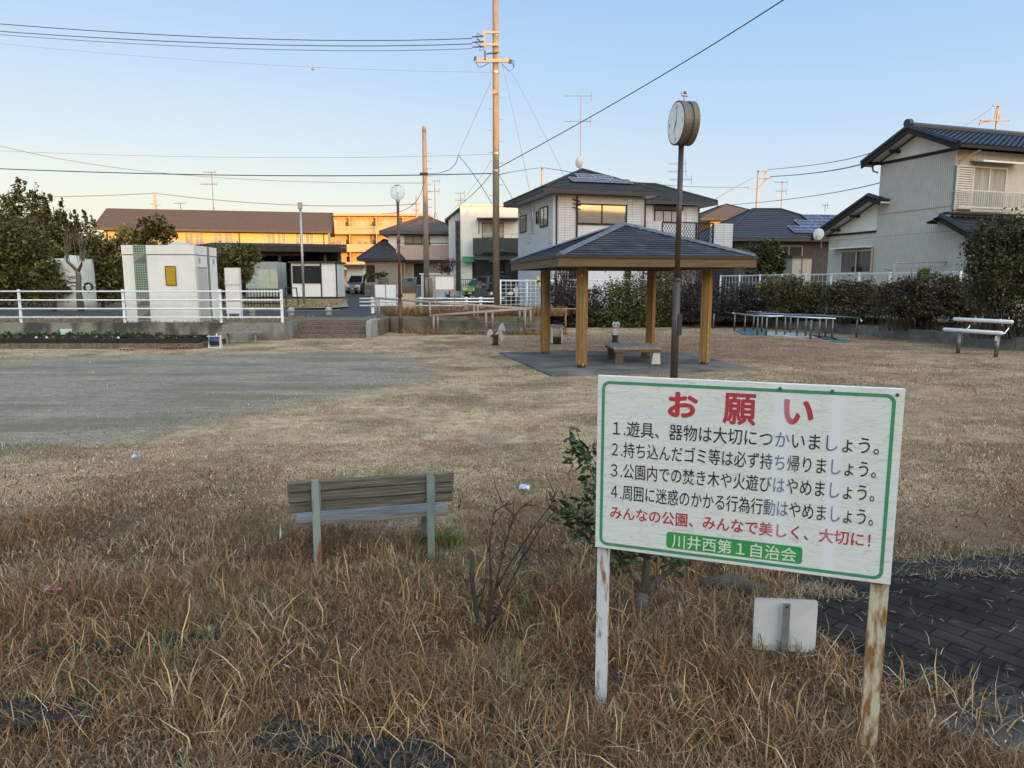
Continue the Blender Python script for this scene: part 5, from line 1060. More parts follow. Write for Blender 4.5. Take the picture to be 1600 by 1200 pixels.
# hose reel
p = G(337,543); RF_ = Fr(p[0], p[1], 0, R(8)); t = thing('hose_reel', 'white framed hose reel with blue hose beside the far bench', 'hose reel', RF_(0,0,0)); m = M(RF_)
for s in (-.17, .17): m.tube([(s,-.14,.0),(s,-.02,.38),(s,.12,.0)], .016, 6); m.box(s-.02, s+.02, -.17, .17, 0, .03)
m.box(-.15, .15, -.165, -.12, .002, .028).tube([(-.24,-.02,.36),(.2,-.02,.36)], .014, 6).tube([(.05,-.02,.36),(.06,-.02,.46)], .02, 6); m.build('frame', MT['white_paint'], t)
m = M(RF_); m.tube([(-.14,0,.21),(-.13,0,.21),(.13,0,.21),(.14,0,.21)], [.13,.135,.135,.13], 14); m.build('hose_coil', mat('hose_blue', (.012,.022,.06), (.02,.035,.10), 30, .4), t, True); m = M(RF_)
for s in (-.152, .152): m.tube([(s-.006,0,.21),(s+.006,0,.21)], .165, 16)
m.build('flange', mat('reel_blue', (.25,.28,.34), (.2,.22,.3), 4, .5), t); q = M(); a = RF_(-.15,-.05,.02); b = G(310,539,.02); q.tube([a,(a[0]-.3,a[1]-.1,.015),(b[0]+.1,b[1]-.1,.015),(b[0],b[1]+.1,.16)], .012, 6); q.build('hose', mat('hose_tan', (.25,.18,.12), None), t, True)
# far bench
p0, p1 = Vector(G(355,538)), Vector(G(399.5,537)); F = Fr(p0.x, p0.y, 0, math.atan2(p1.y-p0.y,p1.x-p0.x)); ln = (p1-p0).length; t = thing('park_bench', 'weathered slatted park bench standing against the wall left of the stairs', 'bench', F(0,0,0)); e0, e1 = F.hit(345,510)[0], F.hit(409,510)[0]; zt_ = F.hit(375,507,.35)[1]
for k in range(3): M(F).bbox(e0, e1, .36+.0, .40, zt_-.1*(k+1)+.012, zt_-.1*k, .005).build('backrest_plank', MT['bench_seat_wood'], t)
for k in range(4): M(F).bbox(e0-.08, e1+.02, -.06+.1*k, .03+.1*k, .36, .40, .005).build('seat_plank', MT['bench_seat_wood'], t)
for x in (0, ln): M(F).box(x-.025, x+.025, .0, .05, 0, .357).build('front_leg', MT['bench_steel'], t); M(F).box(x-.025, x+.025, .402, .43, 0, zt_).box(x-.022, x+.022, .051, .4015, .3, .3565).build('rear_leg', MT['bench_steel'], t)
# ================================================================ PLAY AND EXERCISE EQUIPMENT
mk('rider_white', (.50,.46,.44), (.42,.38,.37), 5, .6)
def spring(px, py, lab, hs):
    p = G(px, py); t = thing('spring_rider', lab, 'spring rider', (p[0],p[1],0), 0, 'spring riders behind the gazebo'); m = M(); pts = []
    for i in range(6*10+1): a = 2*math.pi*i/10; pts.append((p[0]+.085*math.cos(a), p[1]+.085*math.sin(a), .03+hs*i/60))
    m.tube(pts, .02, 6); m.build('spring', MT['dark_grey'], t, True); M().cyl((p[0],p[1],-.03),(p[0],p[1],.03),.14,n=14).build('base', MT['dark_grey'], t); M().cyl((p[0],p[1],hs+.03),(p[0],p[1],hs+.06),.13,n=14).build('mount', MT['dark_grey'], t)
    return t, Fr(p[0], p[1], 0, 0)
t, F = spring(774, 539.5, 'pale horse shaped spring rider seen side on, left of the gazebo', .30)
def outline(F, pts): return [F.hit(600+x/4, 260+y/4) for x, y in pts]
M(F).yprism(outline(F, [(690,1062),(700,1040),(712,1030),(716,1005),(728,985),(742,978),(754,1000),(760,1022),(750,1030),(738,1022),(738,1040),(748,1062),(746,1085),(732,1092),(726,1072),(712,1066)]), -.04, .04).build('horse_front', MT['rider_white'], t)
M(F).yprism(outline(F, [(644,1050),(648,1030),(660,1018),(674,1020),(682,1040),(676,1060),(660,1070),(650,1068)]), -.04, .04).build('horse_tail', MT['rider_white'], t)
a = rpx(F, 600+668/4, 260+1048/4, 600+715/4, 260+1060/4); M(F).bbox(a[0], a[1], -.12, .12, a[2]-.02, a[3]-.02, .02).build('seat', mat('rider_brown', (.075,.035,.03), (.06,.03,.025), 4, .6), t); z = F.hit(600+722/4,260+1030/4)[1]; x = F.hit(600+722/4,260+1030/4)[0]; M(F).cyl((x,-.160,z),(x,.2,z),.016,n=8).build('handle', MT['galv'], t)
t, F = spring(870, 537, 'boxy white spring rider with cream back panel, between the gazebo posts', .12)
xa = rpx(F, 861, 511.5, 878.5, 535)
for x in (xa[0], xa[1]-.05): M(F).yprism([(x,xa[2]),(x+.05,xa[2]),(x+.05,xa[3]-.08),(x+.025,xa[3]),(x,xa[3]-.08)], -.25, .3).build('side_panel', MT['rider_white'], t)
M(F).box(xa[0]+.052, xa[1]-.052, .0, .04, xa[2]+.2, xa[3]-.05).build('backrest', mat('rider_cream', (.46,.38,.26), (.4,.33,.23), 4, .6), t); M(F).box(xa[0]+.052, xa[1]-.052, -.22, -.01, xa[2]+.12, xa[2]+.2).build('seat', MT['dark_grey'], t); M(F).box(xa[0]+.052, xa[1]-.052, -.24, -.225, xa[2], xa[2]+.15).build('front_panel', MT['dark_hollow'], t)
t, F = spring(961, 535, 'white eared animal spring rider facing the camera, seen through the gazebo', .20)
a = rpx(F, 958, 515, 965, 527); M(F).bbox(a[0], a[1], -.05, .25, a[2], a[3], .03).build('body', MT['rider_white'], t); 
hd = [(1425,985),(1428,972),(1438,968),(1446,976),(1454,970),(1466,970),(1472,984),(1468,1002),(1448,1006),(1430,1002)]; M(F).yprism(outline(F, hd), -.1, -.06).build('head', MT['rider_white'], t)
m = M(F)
for q in ((1438,990),(1458,990)): x, z = F.hit(600+q[0]/4,260+q[1]/4); m.box(x-.03,x+.03,-.108,-.101,z-.025,z+.025)
m.build('eye', MT['brown_post'], t); x, z = F.hit(961.5,517); M(F).cyl((x-.2,-.02,z-.08),(x+.2,-.02,z-.08),.016,n=8).build('handle', MT['galv'], t)
# pipe balance course
t = thing('exercise_rails', 'zigzag of low stainless exercise rails on posts near the right hedge', 'exercise rails', G(1230,520)); zr_ = .74
def P6(x, y, z): return G(1100+x/3.2, 400+y/3.2, z)
for pth in ([(48,281),(150,286),(260,299),(330,302),(400,300),(660,314)], [(145,287),(152,278),(235,277),(420,286),(640,300),(770,308),(782,312),(788,326)], [(210,284),(330,288),(480,294),(560,300),(585,306),(590,312),(400,300),(300,297),(215,290)]):
    M().tube([P6(x, y, zr_) for x, y in pth], .032, 8).build('rail', MT['steel'], t, True)
mk('post_steel', (.20,.18,.165), (.14,.125,.115), 8, .4, .6)
for x, y in ((50,283),(155,288),(207,292),(270,303),(315,304),(365,302),(408,302),(470,306),(512,306),(537,316),(580,312),(645,314),(768,310),(250,288),(292,294),(435,296),(612,309)):
    p = P6(x, y, zr_); M().cyl((p[0],p[1],-.05),(p[0],p[1],zr_-.03),.036,n=8).build('post', MT['post_steel'], t, True)
for pp, c, lab in (([(1148,518),(1160,514),(1200,517),(1196,524),(1165,524)],(.06,.16,.18),'faded teal rubber mat under the left end of the exercise rails'),([(1200,519),(1255,522),(1290,528),(1230,527),(1197,524)],(.42,.44,.46),'worn white rubber mat under the middle of the exercise rails'),([(1258,522.5),(1300,527),(1310,532),(1290,531)],(.055,.085,.11),'dark blue rubber mat under the right part of the exercise rails'),([(1303,529),(1330,533),(1318,536),(1296,535)],(.08,.15,.12),'faded green rubber mat at the near end of the exercise rails')):
    tag(M().prism(gpoly(pp), -.01, .025).build('rubber_mat', mat('rubber', c, tuple(v*.7 for v in c), 3, .9)), lab, 'mat')
# stretch bench of two padded bars
pa, pb = Vector(G(1496.5,552)), Vector(G(1556,558)); F = Fr(pa.x, pa.y, 0, math.atan2(pb.y-pa.y,pb.x-pa.x)); ln = (pb-pa).length; t = thing('stretch_bench', 'steel stretching bench of two pale bars on two posts at far right', 'exercise bench', F(0,0,0))
z1 = F.hit(1496,516)[1]; e0, e1 = F.hit(1474,514)[0], F.hit(1567,520)[0]; M(F).tube([(e0,0,z1),(e0+.03,0,z1),(e1-.03,0,z1),(e1,0,z1)], [.035,.055,.055,.035], 10).build('lower_bar', MT['white_steel'], t, True)
z2 = F.hit(1500,499,.35)[1]; u0, u1 = F.hit(1490,497,.35)[0], F.hit(1583,502,.35)[0]; M(F).tube([(u0,.35,z2),(u0+.03,.35,z2),(u1-.03,.35,z2),(u1,.35,z2)], [.035,.055,.055,.035], 10).build('upper_bar', MT['white_steel'], t, True)
for x in (0, ln):
    M(F).cyl((x,0,-.05),(x,0,z1-.05),.055,n=10).build('post', MT['post_steel'], t, True); M(F).tube([(x+.02,0,z1-.03),(x+.03,.2,z1-.02),(x+.05,.32,z1+.12),(x+.05,.35,z2-.03)], .022, 8).build('bracket', MT['steel'], t, True)
M(F).box(ln-.03, ln+.035, -.062, -.056, .45, .58).build('label_plate', MT['white_paint'], t)
# block kerb below the right bank
m = M(); kp = [(11.7,33.6),(13.7,29.4),(15.45,21.6),(17.6,14.5)]; rng = np.random.default_rng(2)
for i in range(3):
    a, b = Vector((*kp[i],0)), Vector((*kp[i+1],0)); n = int((b-a).length/.6); d = (b-a).normalized(); F = Fr(a.x, a.y, 0, math.atan2(d.y, d.x)); m.F = F
    for k in range(n): L3 = (b-a).length/n; m.box(k*L3+.008, (k+1)*L3-.008, -.16, -.003, -.05, .40+rng.normal()*.008)
tag(m.build('block_kerb', MT['concrete'], None), 'low grey concrete block kerb holding the grass bank at right', 'kerb wall')
# ================================================================ STREET FURNITURE
for i, (px, py) in enumerate(((455,494),(514,493),(394,494.5))):
    p = G(px, py, .6); t = thing('bollard', ['round headed stone bollard left of the stair top by the fence end','round headed stone bollard standing above the middle of the stairs','round headed stone bollard seen through the pipe fence behind the white panel'][i], 'bollard', (p[0],p[1],.6), 0, 'stone bollards at the park entrance')
    m = M(); m.lathe((p[0],p[1],.58), [(.14,0),(.13,.14),(.11,.17),(.15,.20)], 14); m.build('base', MT['concrete_light'], t, True); m = M(); m.lathe((p[0],p[1],.78), [(.15,0),(.165,.06),(.15,.13),(.10,.19),(.02,.215)], 14); m.build('cap', MT['concrete_light'], t, True)
# blank information boards
F = Fr(G(353,497,.6)[0], 28.6, .6, R(3)); t = thing('information_board', 'tall narrow white panel on two legs beside the toilet block', 'sign', F(0,0,0)); a = rpx(F, 352, 418.5, 374.5, 490)
M(F).bbox(a[0], a[1], 0, .10, a[2], a[3], .01).build('panel', MT['white_paint'], t); m = M(F); m.box(a[0]-.02, a[1]+.02, -.012, -.002, F.hit(360,444.5)[1]-.03, F.hit(360,444.5)[1]); m.box(a[0]-.02, a[1]+.02, -.012, -.002, F.hit(360,470)[1]-.02, F.hit(360,470)[1]); m.build('joint', MT['galv'], t)
m = M(F)
for x in (a[0]+.05, a[1]-.05): m.box(x-.03, x+.03, .02, .07, 0, a[2]-.002)
m.build('leg', MT['white_steel'], t); M(F).box(a[1]+.003, a[1]+.05, -.01, .11, 0, a[3]).build('side_frame', MT['wall_grey'], t)
F = Fr(*G(586,488,.6)[:2], .6, 0); t = thing('double_board', 'white two panel notice board on thin legs left of the tan pillar', 'sign', F(0,0,0))
for p0, p1 in ((586.5,602),(603.5,618.5)): a = rpx(F, p0, 445, p1, 477); M(F).box(a[0], a[1], 0, .04, a[2], a[3]).build('panel', MT['white_paint'], t)
m = M(F)
for px in (585.5, 602.7, 620): x = F.hit(px,450)[0]; m.box(x-.03, x+.03, .045, .10, -.1, F.hit(px,443)[1])
m.build('leg', MT['concrete_light'], t)
F = Fr(G(629,488,.6)[0], 33.5, .6, 0); t = thing('name_pillar', 'tan square pillar with dark cap behind the globe lamp post', 'pillar', F(0,0,0)); a = rpx(F, 629, 447.5, 648, 489); zc = F.hit(640,458)[1]; M(F).box(a[0], a[1], 0, .5, -.1, zc).build('shaft', mat('tan_pillar', (.46,.40,.29), (.42,.36,.26), 3, .8), t); M(F).box(a[0]-.02, a[1]+.01, -.02, .52, zc, a[3]).build('cap', mat('pillar_cap', (.09,.07,.05), (.07,.055,.04), 4, .7), t)
F = Fr(G(679,489,.6)[0], 33.2, .6, 0); t = thing('bulletin_board', 'blank white bulletin board in a rusty frame on two legs behind the ramp', 'sign', F(0,0,0)); a = rpx(F, 680.5, 432, 709, 452); M(F).box(a[0], a[1], 0, .03, a[2], a[3]).build('panel', MT['white_paint'], t); m = M(F)
for x in (a[0]-.05, a[1]+.002): m.box(x, x+.05, -.02, .05, -.1, a[3]+.06)
m.box(a[0]+.001, a[1]-.001, -.02, .05, a[3]+.003, a[3]+.06).box(a[0]+.001, a[1]-.001, -.02, .05, a[2]-.06, a[2]-.003); m.build('frame', MT['rust'], t)
# white guard rail along the road
F = Fr(*G(582,487,.6)[:2], .6, 0); F = Fr(F.o[0], 34.4, .6, 0); t = thing('guard_rail', 'white three rail guard fence along the road behind the ramp', 'fence', F(0,0,0)); xe = F.hit(772,470)[0]
for py in (466.5, 471.5, 477.5): z = F.hit(660,py)[1]; m = M(F); m.tube([(-.15,-.07,z),(xe,-.07,z)], .04, 8); m.build('rail', MT['white_steel'], t, True)
for px in (582, 657, 728.5, 751): x = F.hit(px,470)[0]; m = M(F); m.bbox(x-.075, x+.075, -.03, .09, -.1, F.hit(px,464)[1], .02); m.build('post', MT['white_steel'], t)
# mesh fences
def mesh_fence(lab, A, B, zb_, zt_, sp, n, hz=8, vs_=None, r=.012, rt=.025):
    A = Vector(A); B = Vector(B); F = Fr(A.x, A.y, 0, math.atan2(B.y-A.y, B.x-A.x)); L3 = (B-A).length; t = thing('mesh_fence', lab, 'fence', (A.x,A.y,zb_)); m = M(F)
    for i in range(hz+1): z = zb_+.08+(zt_-.04-zb_-.08)*i/hz; m.box(0, L3, -r, r, z-r, z+r)
    k = int(L3/sp)
    for i in range(k+1): m.box(i*sp-r, i*sp+r, r+.001, 3*r, zb_+.05, zt_)
    m.build('mesh', MT['white_steel'], t)
    for i in range(n+1): x = L3*i/n; M(F).cyl((x,.05,zb_-.1),(x,.05,zt_+.04),.04,n=8).build('post', MT['white_steel'], t, True)
    M(F).tube([(0,.0,zt_),(L3,.0,zt_)], rt, 6).build('top_rail', MT['white_steel'], t)
a = W(783,438,35.2); b = W(864,436,37.0); mesh_fence('white wire mesh fence right of the utility pole, in front of the parked cars', a, b, .55, a[2], .30, 2, 8, r=.009)
a = W(872,437,36.8); b = W(1040,435,37.4); mesh_fence('white wire fence in front of the grey house behind the gazebo', a, b, .5, a[2], .22, 4, 5, r=.008)
a = W(1125,429,37.5); b = W(1500,428,25.7); mesh_fence('white wire mesh fence running behind the long hedge to the tiled house', a, b, .6, (a[2]+b[2])/2, .24, 9, 6, r=.005, rt=.018)
# yellow guy sleeve
a, b = W(839.5,432,35), W(851,470,35); t = thing('guy_guard', 'yellow plastic guard tube on a slanting guy wire beside the gazebo post', 'guy wire guard', b); M().tube([a,b], .075, 10).build('sleeve', mat('guard_yellow', (.52,.45,.14), (.46,.39,.12), 5, .5), t, True); a2 = W(841,438,35); b2 = W(842,441,35); M().tube([a2,b2], .085, 10).build('band', MT['black'], t)
# grey cabinet and garden walls in front of the houses
F = Fr(*W(659,450,54)[:2], tz(54)-.1, 0); t = thing('storage_box', 'pale grey storage box behind the wooden utility pole', 'storage box', F(0,0,0)); a = rpx(F, 658, 427, 694, 462); M(F).box(a[0], a[1], 0, 1.5, -.2, a[3]-.1).build('body', MT['wall_grey'], t); M(F).box(a[0]-.1, a[1]+.1, -.1, 1.6, a[3]-.1, a[3]).build('lid', MT['white_paint'], t)
for (p0, p1, q0, q1, Y), lab in (((570,590,443,456,60),'low grey block wall at the corner of the side street'),((630,651,433,462,57),'grey block gatepost with letterbox in front of the pink balcony house'),((592,606,433,446,60),'short grey block wall below the tan shutters'),((652,660,445,462,57),'narrow block wall right of the letterbox gatepost')):
    F = Fr(*W(p0,450,Y)[:2], tz(Y)-.3, 0); a = rpx(F, p0, q0, p1, q1); t = thing('block_wall', lab, 'wall', F(0,0,0)); M(F).box(a[0], a[1], 0, .2, 0, a[3]-.08).build('blocks', brickmat('blocks', (.17,.165,.155), (.14,.135,.13), (.08,.08,.075), .4, .2, .012, None, .9), t); M(F).box(a[0]-.02, a[1]+.02, -.02, .22, a[3]-.08, a[3]).build('coping', MT['concrete_light'], t)
    if p0 == 630: x, z = F.hit(641,437); M(F).box(x-.2, x+.2, -.04, -.003, z-.12, z+.12).build('letterbox', MT['dark_grey'], t)
F = Fr(*W(310,470,39.5)[:2], tz(39), 0); t = thing('slat_fence', 'dark brown upright slat fence behind the white panel', 'fence', F(0,0,0)); xe = F.hit(440,470)[0]; m = M(F); zt = F.hit(380,451)[1]
for x in np.arange(0, xe, .17): m.box(x, x+.05, 0, .03, .1, zt-.05)
m.build('slats', MT['frame_dark'], t); m = M(F); m.box(0, xe, -.01, .05, zt-.05, zt).box(0, xe, .031, .05, .3, .36); m.build('rails', MT['frame_dark'], t)
F = Fr(*W(463,480,39.5)[:2], tz(39), 0); t = thing('entry_handrail', 'thin brown handrail beside the grey mast', 'handrail', F(0,0,0)); a, b = F.hit(446,450), F.hit(463,450); M(F).tube([(a[0],0,a[1]),(b[0],0,b[1]),(b[0]+.1,0,0)], .04, 6).build('rail', MT['frame_dark'], t); M(F).tube([(a[0],0,a[1]),(a[0],0,0)], .04, 6).build('post', MT['frame_dark'], t)
# dirt mound with straw
m = M(); pts = [(470,485),(530,482),(545,476),(522,468),(470,469)]; 
mp = [W(px,py,Y) for px,py,Y in ((452,482,39),(520,481,39),(545,479,41),(540,468,52),(455,468,52))]; c = (np.mean([p[0] for p in mp]), 45.5, 1.0)
m.add(mp+[c], [(0,1,5),(1,2,5),(2,3,5),(3,4,5),(4,0,5)]); st(m.build('soil_heap', mat('dry_soil', (.30,.24,.16), (.17,.13,.085), 2.5, .95, bump=.8, bsc=12, det=8, world=True)))
# ================================================================ UTILITY POLES, MASTS, ANTENNAS, WIRES
mk('pole_arm', (.36,.33,.29), (.30,.27,.24), 6, .7); mk('insulator', (.05,.05,.055), None, rough=.3)
PY = 41.5
pb = G(775,482,.6); pb = W(775.5,481,PY); pt = W(770.5,-25,PY); t = thing('utility_pole', 'tall concrete utility pole with crossarms rising out of the top of the picture', 'utility pole', (pb[0],PY,tz(PY))); px_ = pb[0]
M().cyl((px_,PY,.3),(px_,PY,pt[2]),.215,.15,n=18).build('pole', MT['pole_concrete'], t, True)
PZ = lambda py: W(772,py,PY)[2]; PX = lambda px, py: W(px,py,PY)[0]
m = M(); z = PZ(97); m.box(PX(742,97), PX(800,97), PY-.30, PY-.20, z-.09, z+.09); m.build('crossarm', MT['pole_arm'], t)
m = M(); xa = PX(757,60); 
for py in (53, 72): m.box(xa, px_+.2, PY-.28, PY-.2, PZ(py)-.06, PZ(py)+.06)
m.box(xa-.06, xa+.06, PY-.285, PY-.195, PZ(77), PZ(49)); m.build('bracket', MT['pole_arm'], t)
for py in (59,67.5,75): M().tube([(PX(738,py),PY-.25,PZ(py+1)),(xa,PY-.25,PZ(py))], [.03,.05], 8).build('insulator', MT['insulator'], t)
for px, py in ((743,94),(797,98)): M().tube([(PX(px,py),PY-.25,PZ(py+3)),(PX(px,py),PY-.25,PZ(py-3))], [.10,.07], 8).build('insulator', MT['insulator'], t)
m = M(); z = PZ(85); m.tube([(px_-.5,PY-.25,z-.05),(px_+.15,PY-.25,z+.03)], .04, 6); m.box(PX(758,85)-.04, PX(758,85)+.04, PY-.3, PY-.22, PZ(97), PZ(82)); m.build('switch', MT['insulator'], t)
m = M(); rng = np.random.default_rng(4)
for pts in ([(752,58),(746,55),(745,61),(750,66)],[(751,67),(745,64),(744,70),(752,75)],[(752,76),(748,82),(756,80),(759,90)],[(744,99),(747,107),(754,107),(764,101)],[(785,103),(796,114),(803,108),(799,97)],[(797,95),(803,98),(803,108)]):
    M().tube([(PX(*p),PY-.3,PZ(p[1])) for p in pts], .018, 5).build('jumper_cable', MT['wire'], t)
for py in (55,72,95,113,240,267): m = M(); z = PZ(py); r = .15+.065*(py+25)/500+.02; m.lathe((px_,PY,z), [(r,-.06),(r,.06)], 14); m.build('band', MT['galv'], t)
m = M()
for k, py in enumerate(range(68, 460, 17)):
    z = PZ(py); s = 1 if k % 2 else -1
    if py > 140: m.tube([(px_+s*.17,PY-.02,z),(px_+s*.42,PY-.02,z)], .015, 5)
m.build('step_bolt', MT['galv'], t); M().box(px_-.17, px_+.17, PY-.24, PY-.17, PZ(148), PZ(142)).build('number_plate', MT['rust'], t)
# a second pole, steel mast, far poles
b = W(667,462,54); tp = W(664.3,198,54); t = thing('utility_pole', 'slender plain utility pole left of the tall one, dark below and sunlit above', 'utility pole', (b[0],54,tz(54))); M().cyl((b[0],54,.4),(b[0],54,tp[2]),.24,.15,n=14).build('pole', mat('pole_brown', (.26,.20,.16), (.20,.155,.125), 3, .85, stretch=(3,3,.5)), t, True)
zz = W(664,272,54)[2]; m = M(); m.lathe((b[0],54,zz), [(.22,-.1),(.22,.1)], 12); m.tube([(b[0]-.35,53.8,zz),(b[0]+.1,53.8,zz)], .08, 6); m.build('band', MT['dark_grey'], t); m = M()
for k, py in enumerate(range(240, 330, 12)): z = W(664,py,54)[2]; m.tube([(b[0]+.15,53.9,z),(b[0]+.5,53.9,z)], .02, 5)
m.build('step_bolt', MT['galv'], t)
m = M()
for px in (667, 673): x = W(px,450,53.4)[0]; m.cyl((x,53.4,.5),(x,53.4,W(px,434,53.4)[2]),.14,n=8)
tag(m.build('pole_guard', MT['pole_concrete'], None, True), 'pair of short concrete guard posts at the foot of the slender pole', 'guard post')
b = W(475.5,481,41); tp = W(470,318,41); t = thing('steel_mast', 'thin grey steel mast standing in front of the white cabin', 'mast', b); M().cyl((b[0],41,.4),(b[0],41,tp[2]),.075,.065,n=10).build('mast', MT['galv'], t, True); M().box(b[0]-.12, b[0]+.1, 40.9, 41.1, tp[2]-.3, tp[2]+.05).build('mast_head', MT['pole_arm'], t)
def farpole(px, ptop, pbot, Y, arms, lab):
    b = W(px,pbot,Y); z1 = W(px,ptop,Y)[2]; t = thing('utility_pole', lab, 'utility pole', b, 0, 'far utility poles'); s = Y/1110*.985
    M().cyl((b[0],Y,b[2]-6),(b[0],Y,z1),s*2.0,s*1.6,n=10).build('pole', MT['pole_arm'], t, True); m = M()
    for dx0, dx1, py in arms: z = W(px,py,Y)[2]; m.box(b[0]+dx0*s, b[0]+dx1*s, Y-.25, Y-.1, z-.6*s, z+.6*s)
    m.build('crossarm', MT['pole_arm'], t); m = M()
    for dx0, dx1, py in arms:
        for d in np.linspace(dx0, dx1, 4): z = W(px,py,Y)[2]; m.cyl((b[0]+d*s,Y-.18,z),(b[0]+d*s,Y-.18,z+2.0*s),.6*s,n=6)
    m.build('insulator', MT['pole_arm'], t); return t, b, s
farpole(243.5, 300, 326, 98, ((-8,0,319),(0,8,321)), 'far utility pole above the long yellow apartment house')
farpole(651.5, 306, 345, 92, ((-11,6,318),(-7,4,328)), 'far utility pole with dark arms just left of the slender pole')
farpole(847, 261, 305, 75, ((-1,3,262),(-12,2,294)), 'far utility pole behind the left eave of the grey house')
t, b, s = farpole(1182, 266, 330, 80, ((0,20,268),(2,21,279),(-15,0,294)), 'sunlit far utility pole with tall bracket between the clock and the tiled house')
z0, z1 = W(1182,280,80)[2], W(1182,267,80)[2]; m = M(); m.tube([(b[0]+9*s,80,z0),(b[0]+12*s,80,z1)], .07, 5); m.tube([(b[0]+1*s,80,W(1182,296,80)[2]),(b[0]+13*s,80,z0)], .07, 5); m.build('brace', MT['pole_arm'], t)
t, b, s = farpole(1556.5, 164, 200, 62, ((-10,1,166),(-27,17,189)), 'sunlit pole top standing behind the ridge of the tiled house')
m = M(); z0, z1 = W(1556,186,62)[2], W(1556,167,62)[2]; m.tube([(b[0]-4*s,62,z0),(b[0]-1*s,62,z1)], .06, 5); m.tube([(b[0]+4*s,62,z0),(b[0]+1*s,62,z1)], .06, 5); m.tube([(b[0]-26*s,62,W(1556,194,62)[2]),(b[0]-4*s,62,z0)], .09, 5); m.build('brace', MT['pole_arm'], t)
def antenna(px, pt_, pb_, Y, arms, lab, dish=None, tripod=True):
    b = W(px,pb_,Y); s = Y/1110*.985; z1 = W(px,pt_,Y)[2]; t = thing('tv_antenna', lab, 'antenna', b, 0, 'rooftop aerials'); rr_ = max(.022, .55*s)
    m = M(); m.cyl(b, (b[0],Y,z1), rr_, n=6); 
    if tripod:
        for a in (0, 2.1, 4.2): m.tube([(b[0]+.35*math.cos(a),Y+.35*math.sin(a),b[2]-.5),(b[0],Y,b[2]+.6)], rr_*.6, 5)
    m.build('mast', MT['antenna'], t); m = M()
    for dx0, dx1, py, k in arms:
        z = W(px,py,Y)[2]; m.tube([(b[0]+dx0*s,Y,z),(b[0]+dx1*s,Y,z)], rr_*.7, 5)
        for d in np.linspace(dx0, dx1, k): m.tube([(b[0]+d*s,Y-.3,z-.05),(b[0]+d*s,Y+.3,z+.18)], rr_*.35, 4)
        m.tube([(b[0]+dx1*s,Y-.05,z-.28),(b[0]+(dx1-1)*s,Y,z),(b[0]+dx1*s,Y+.05,z+.28)], rr_*.5, 4)
    m.build('element', MT['antenna'], t)
    if dish:
        q = W(dish[0],dish[1],Y-.3); r = dish[2]*s; d = Fr(*q, R(-52)); m = M(); pr = []; n = 20
        vs = [d(r*f*math.cos(2*math.pi*i/n), .12*r*(f*f-1)*-3*-1*.6, r*f*math.sin(2*math.pi*i/n)) for f in (1,.6,.2) for i in range(n)]
        m.add(vs, [(i+k*n,(i+1)%n+k*n,(i+1)%n+(k+1)*n,i+(k+1)*n) for k in range(2) for i in range(n)]+[tuple(range(2*n,3*n))], True); m.build('dish', MT['white_paint'], t, True)
        m = M(d); m.tube([(0,.02,-r),(0,-.5*r,-.95*r),(0,-.75*r,-.3*r)], .02, 5); m.build('feed_arm', MT['galv'], t)
antenna(334, 269, 330, 82, ((-12,6,269.5,6),(-17,8,288,8)), 'roof aerial on the long yellow apartment house')
antenna(282.5, 317, 330, 84, ((-9,8,318,4),), 'small roof aerial left of the taller one on the yellow apartment house', tripod=False)
antenna(680, 282, 340, 68, ((-4,8,283,4),(-10,7,299,6)), 'roof aerial just right of the slender utility pole')
antenna(720, 301, 320, 62, ((-8,6,302,4),(-9,7,313,5)), 'small roof aerial between the two utility poles', tripod=False)
antenna(906.5, 150, 270, 43, ((-25,16,150,3),(-26,15,190,9)), 'tall roof aerial with a satellite dish on the grey house', (905,253,8.5))
antenna(1062, 256, 300, 46, ((-18,8,256.5,7),(-19,9,268.5,7),(-16,18,281,9)), 'roof aerial partly hidden behind the clock pole')
antenna(1220, 283, 332, 66, ((-12,8,285,5),(-9,7,299,5)), 'roof aerial right of the sunlit far pole', tripod=False)
antenna(1289, 320, 330, 58, ((-5,4,321,4),), 'tiny roof aerial at the ridge end of the black house', tripod=False)
antenna(1283, 372, 388, 31, (), 'white satellite dish on the left corner of the tiled house wing', (1279,366,9), False)
def wire(lab, pts, r=.016, m='wire', sub=10, sag=None):
    P = [Vector(W(*p)) for p in pts]
    if len(P) == 2 and sag: P = [P[0].lerp(P[1], i/12)-Vector((0,0,sag*4*(i/12)*(1-i/12))) for i in range(13)]
    elif len(P) == 3: c = P[1]*2-(P[0]+P[2])*.5; P = [P[0]*(1-u)**2+c*2*u*(1-u)+P[2]*u*u for u in [i/14 for i in range(15)]]
    return tag(M().tube([tuple(p) for p in P], r, 5).build('overhead_wire', MT[m]), lab, 'wire', 'overhead wires')
wire('topmost of the three dark power lines running left from the bracket of the tall pole', ((-40,34,44),(380,60,42.5),(738,60,PY-.25)), .022)
wire('middle of the three dark power lines running left from the bracket of the tall pole', ((-40,46,44),(380,69,42.5),(738,68.5,PY-.25)), .022)
wire('lowest and thinnest of the three power lines at the bracket of the tall pole', ((-40,51,44),(380,76,42.5),(738,76,PY-.25)), .014)
wire('faint single wire with a small pale marker, below the three power lines', ((-40,64,44),(380,99,42.5),(768,113,PY)), .008, 'wire_grey')
q = W(489,107.5,42.3); q = M().lathe((q[0],q[1],q[2]-.08), [(.02,0),(.08,.03),(.10,.08),(.08,.13),(.02,.16)], 10); tag(q.build('wire_marker', MT['concrete_light'], None, True), 'small pale marker ball on the faint wire in the left sky', 'wire marker')
wire('thin wire crossing the left sky at two thirds of its depth to the tall pole', ((-40,234,45),(380,246,43),(768,241,PY)), .010, 'wire_grey')
wire('thick dark cable crossing the left sky to the dark foot of the sunlit pole section', ((-40,262,45),(380,274,43),(768,271,PY)), .028)
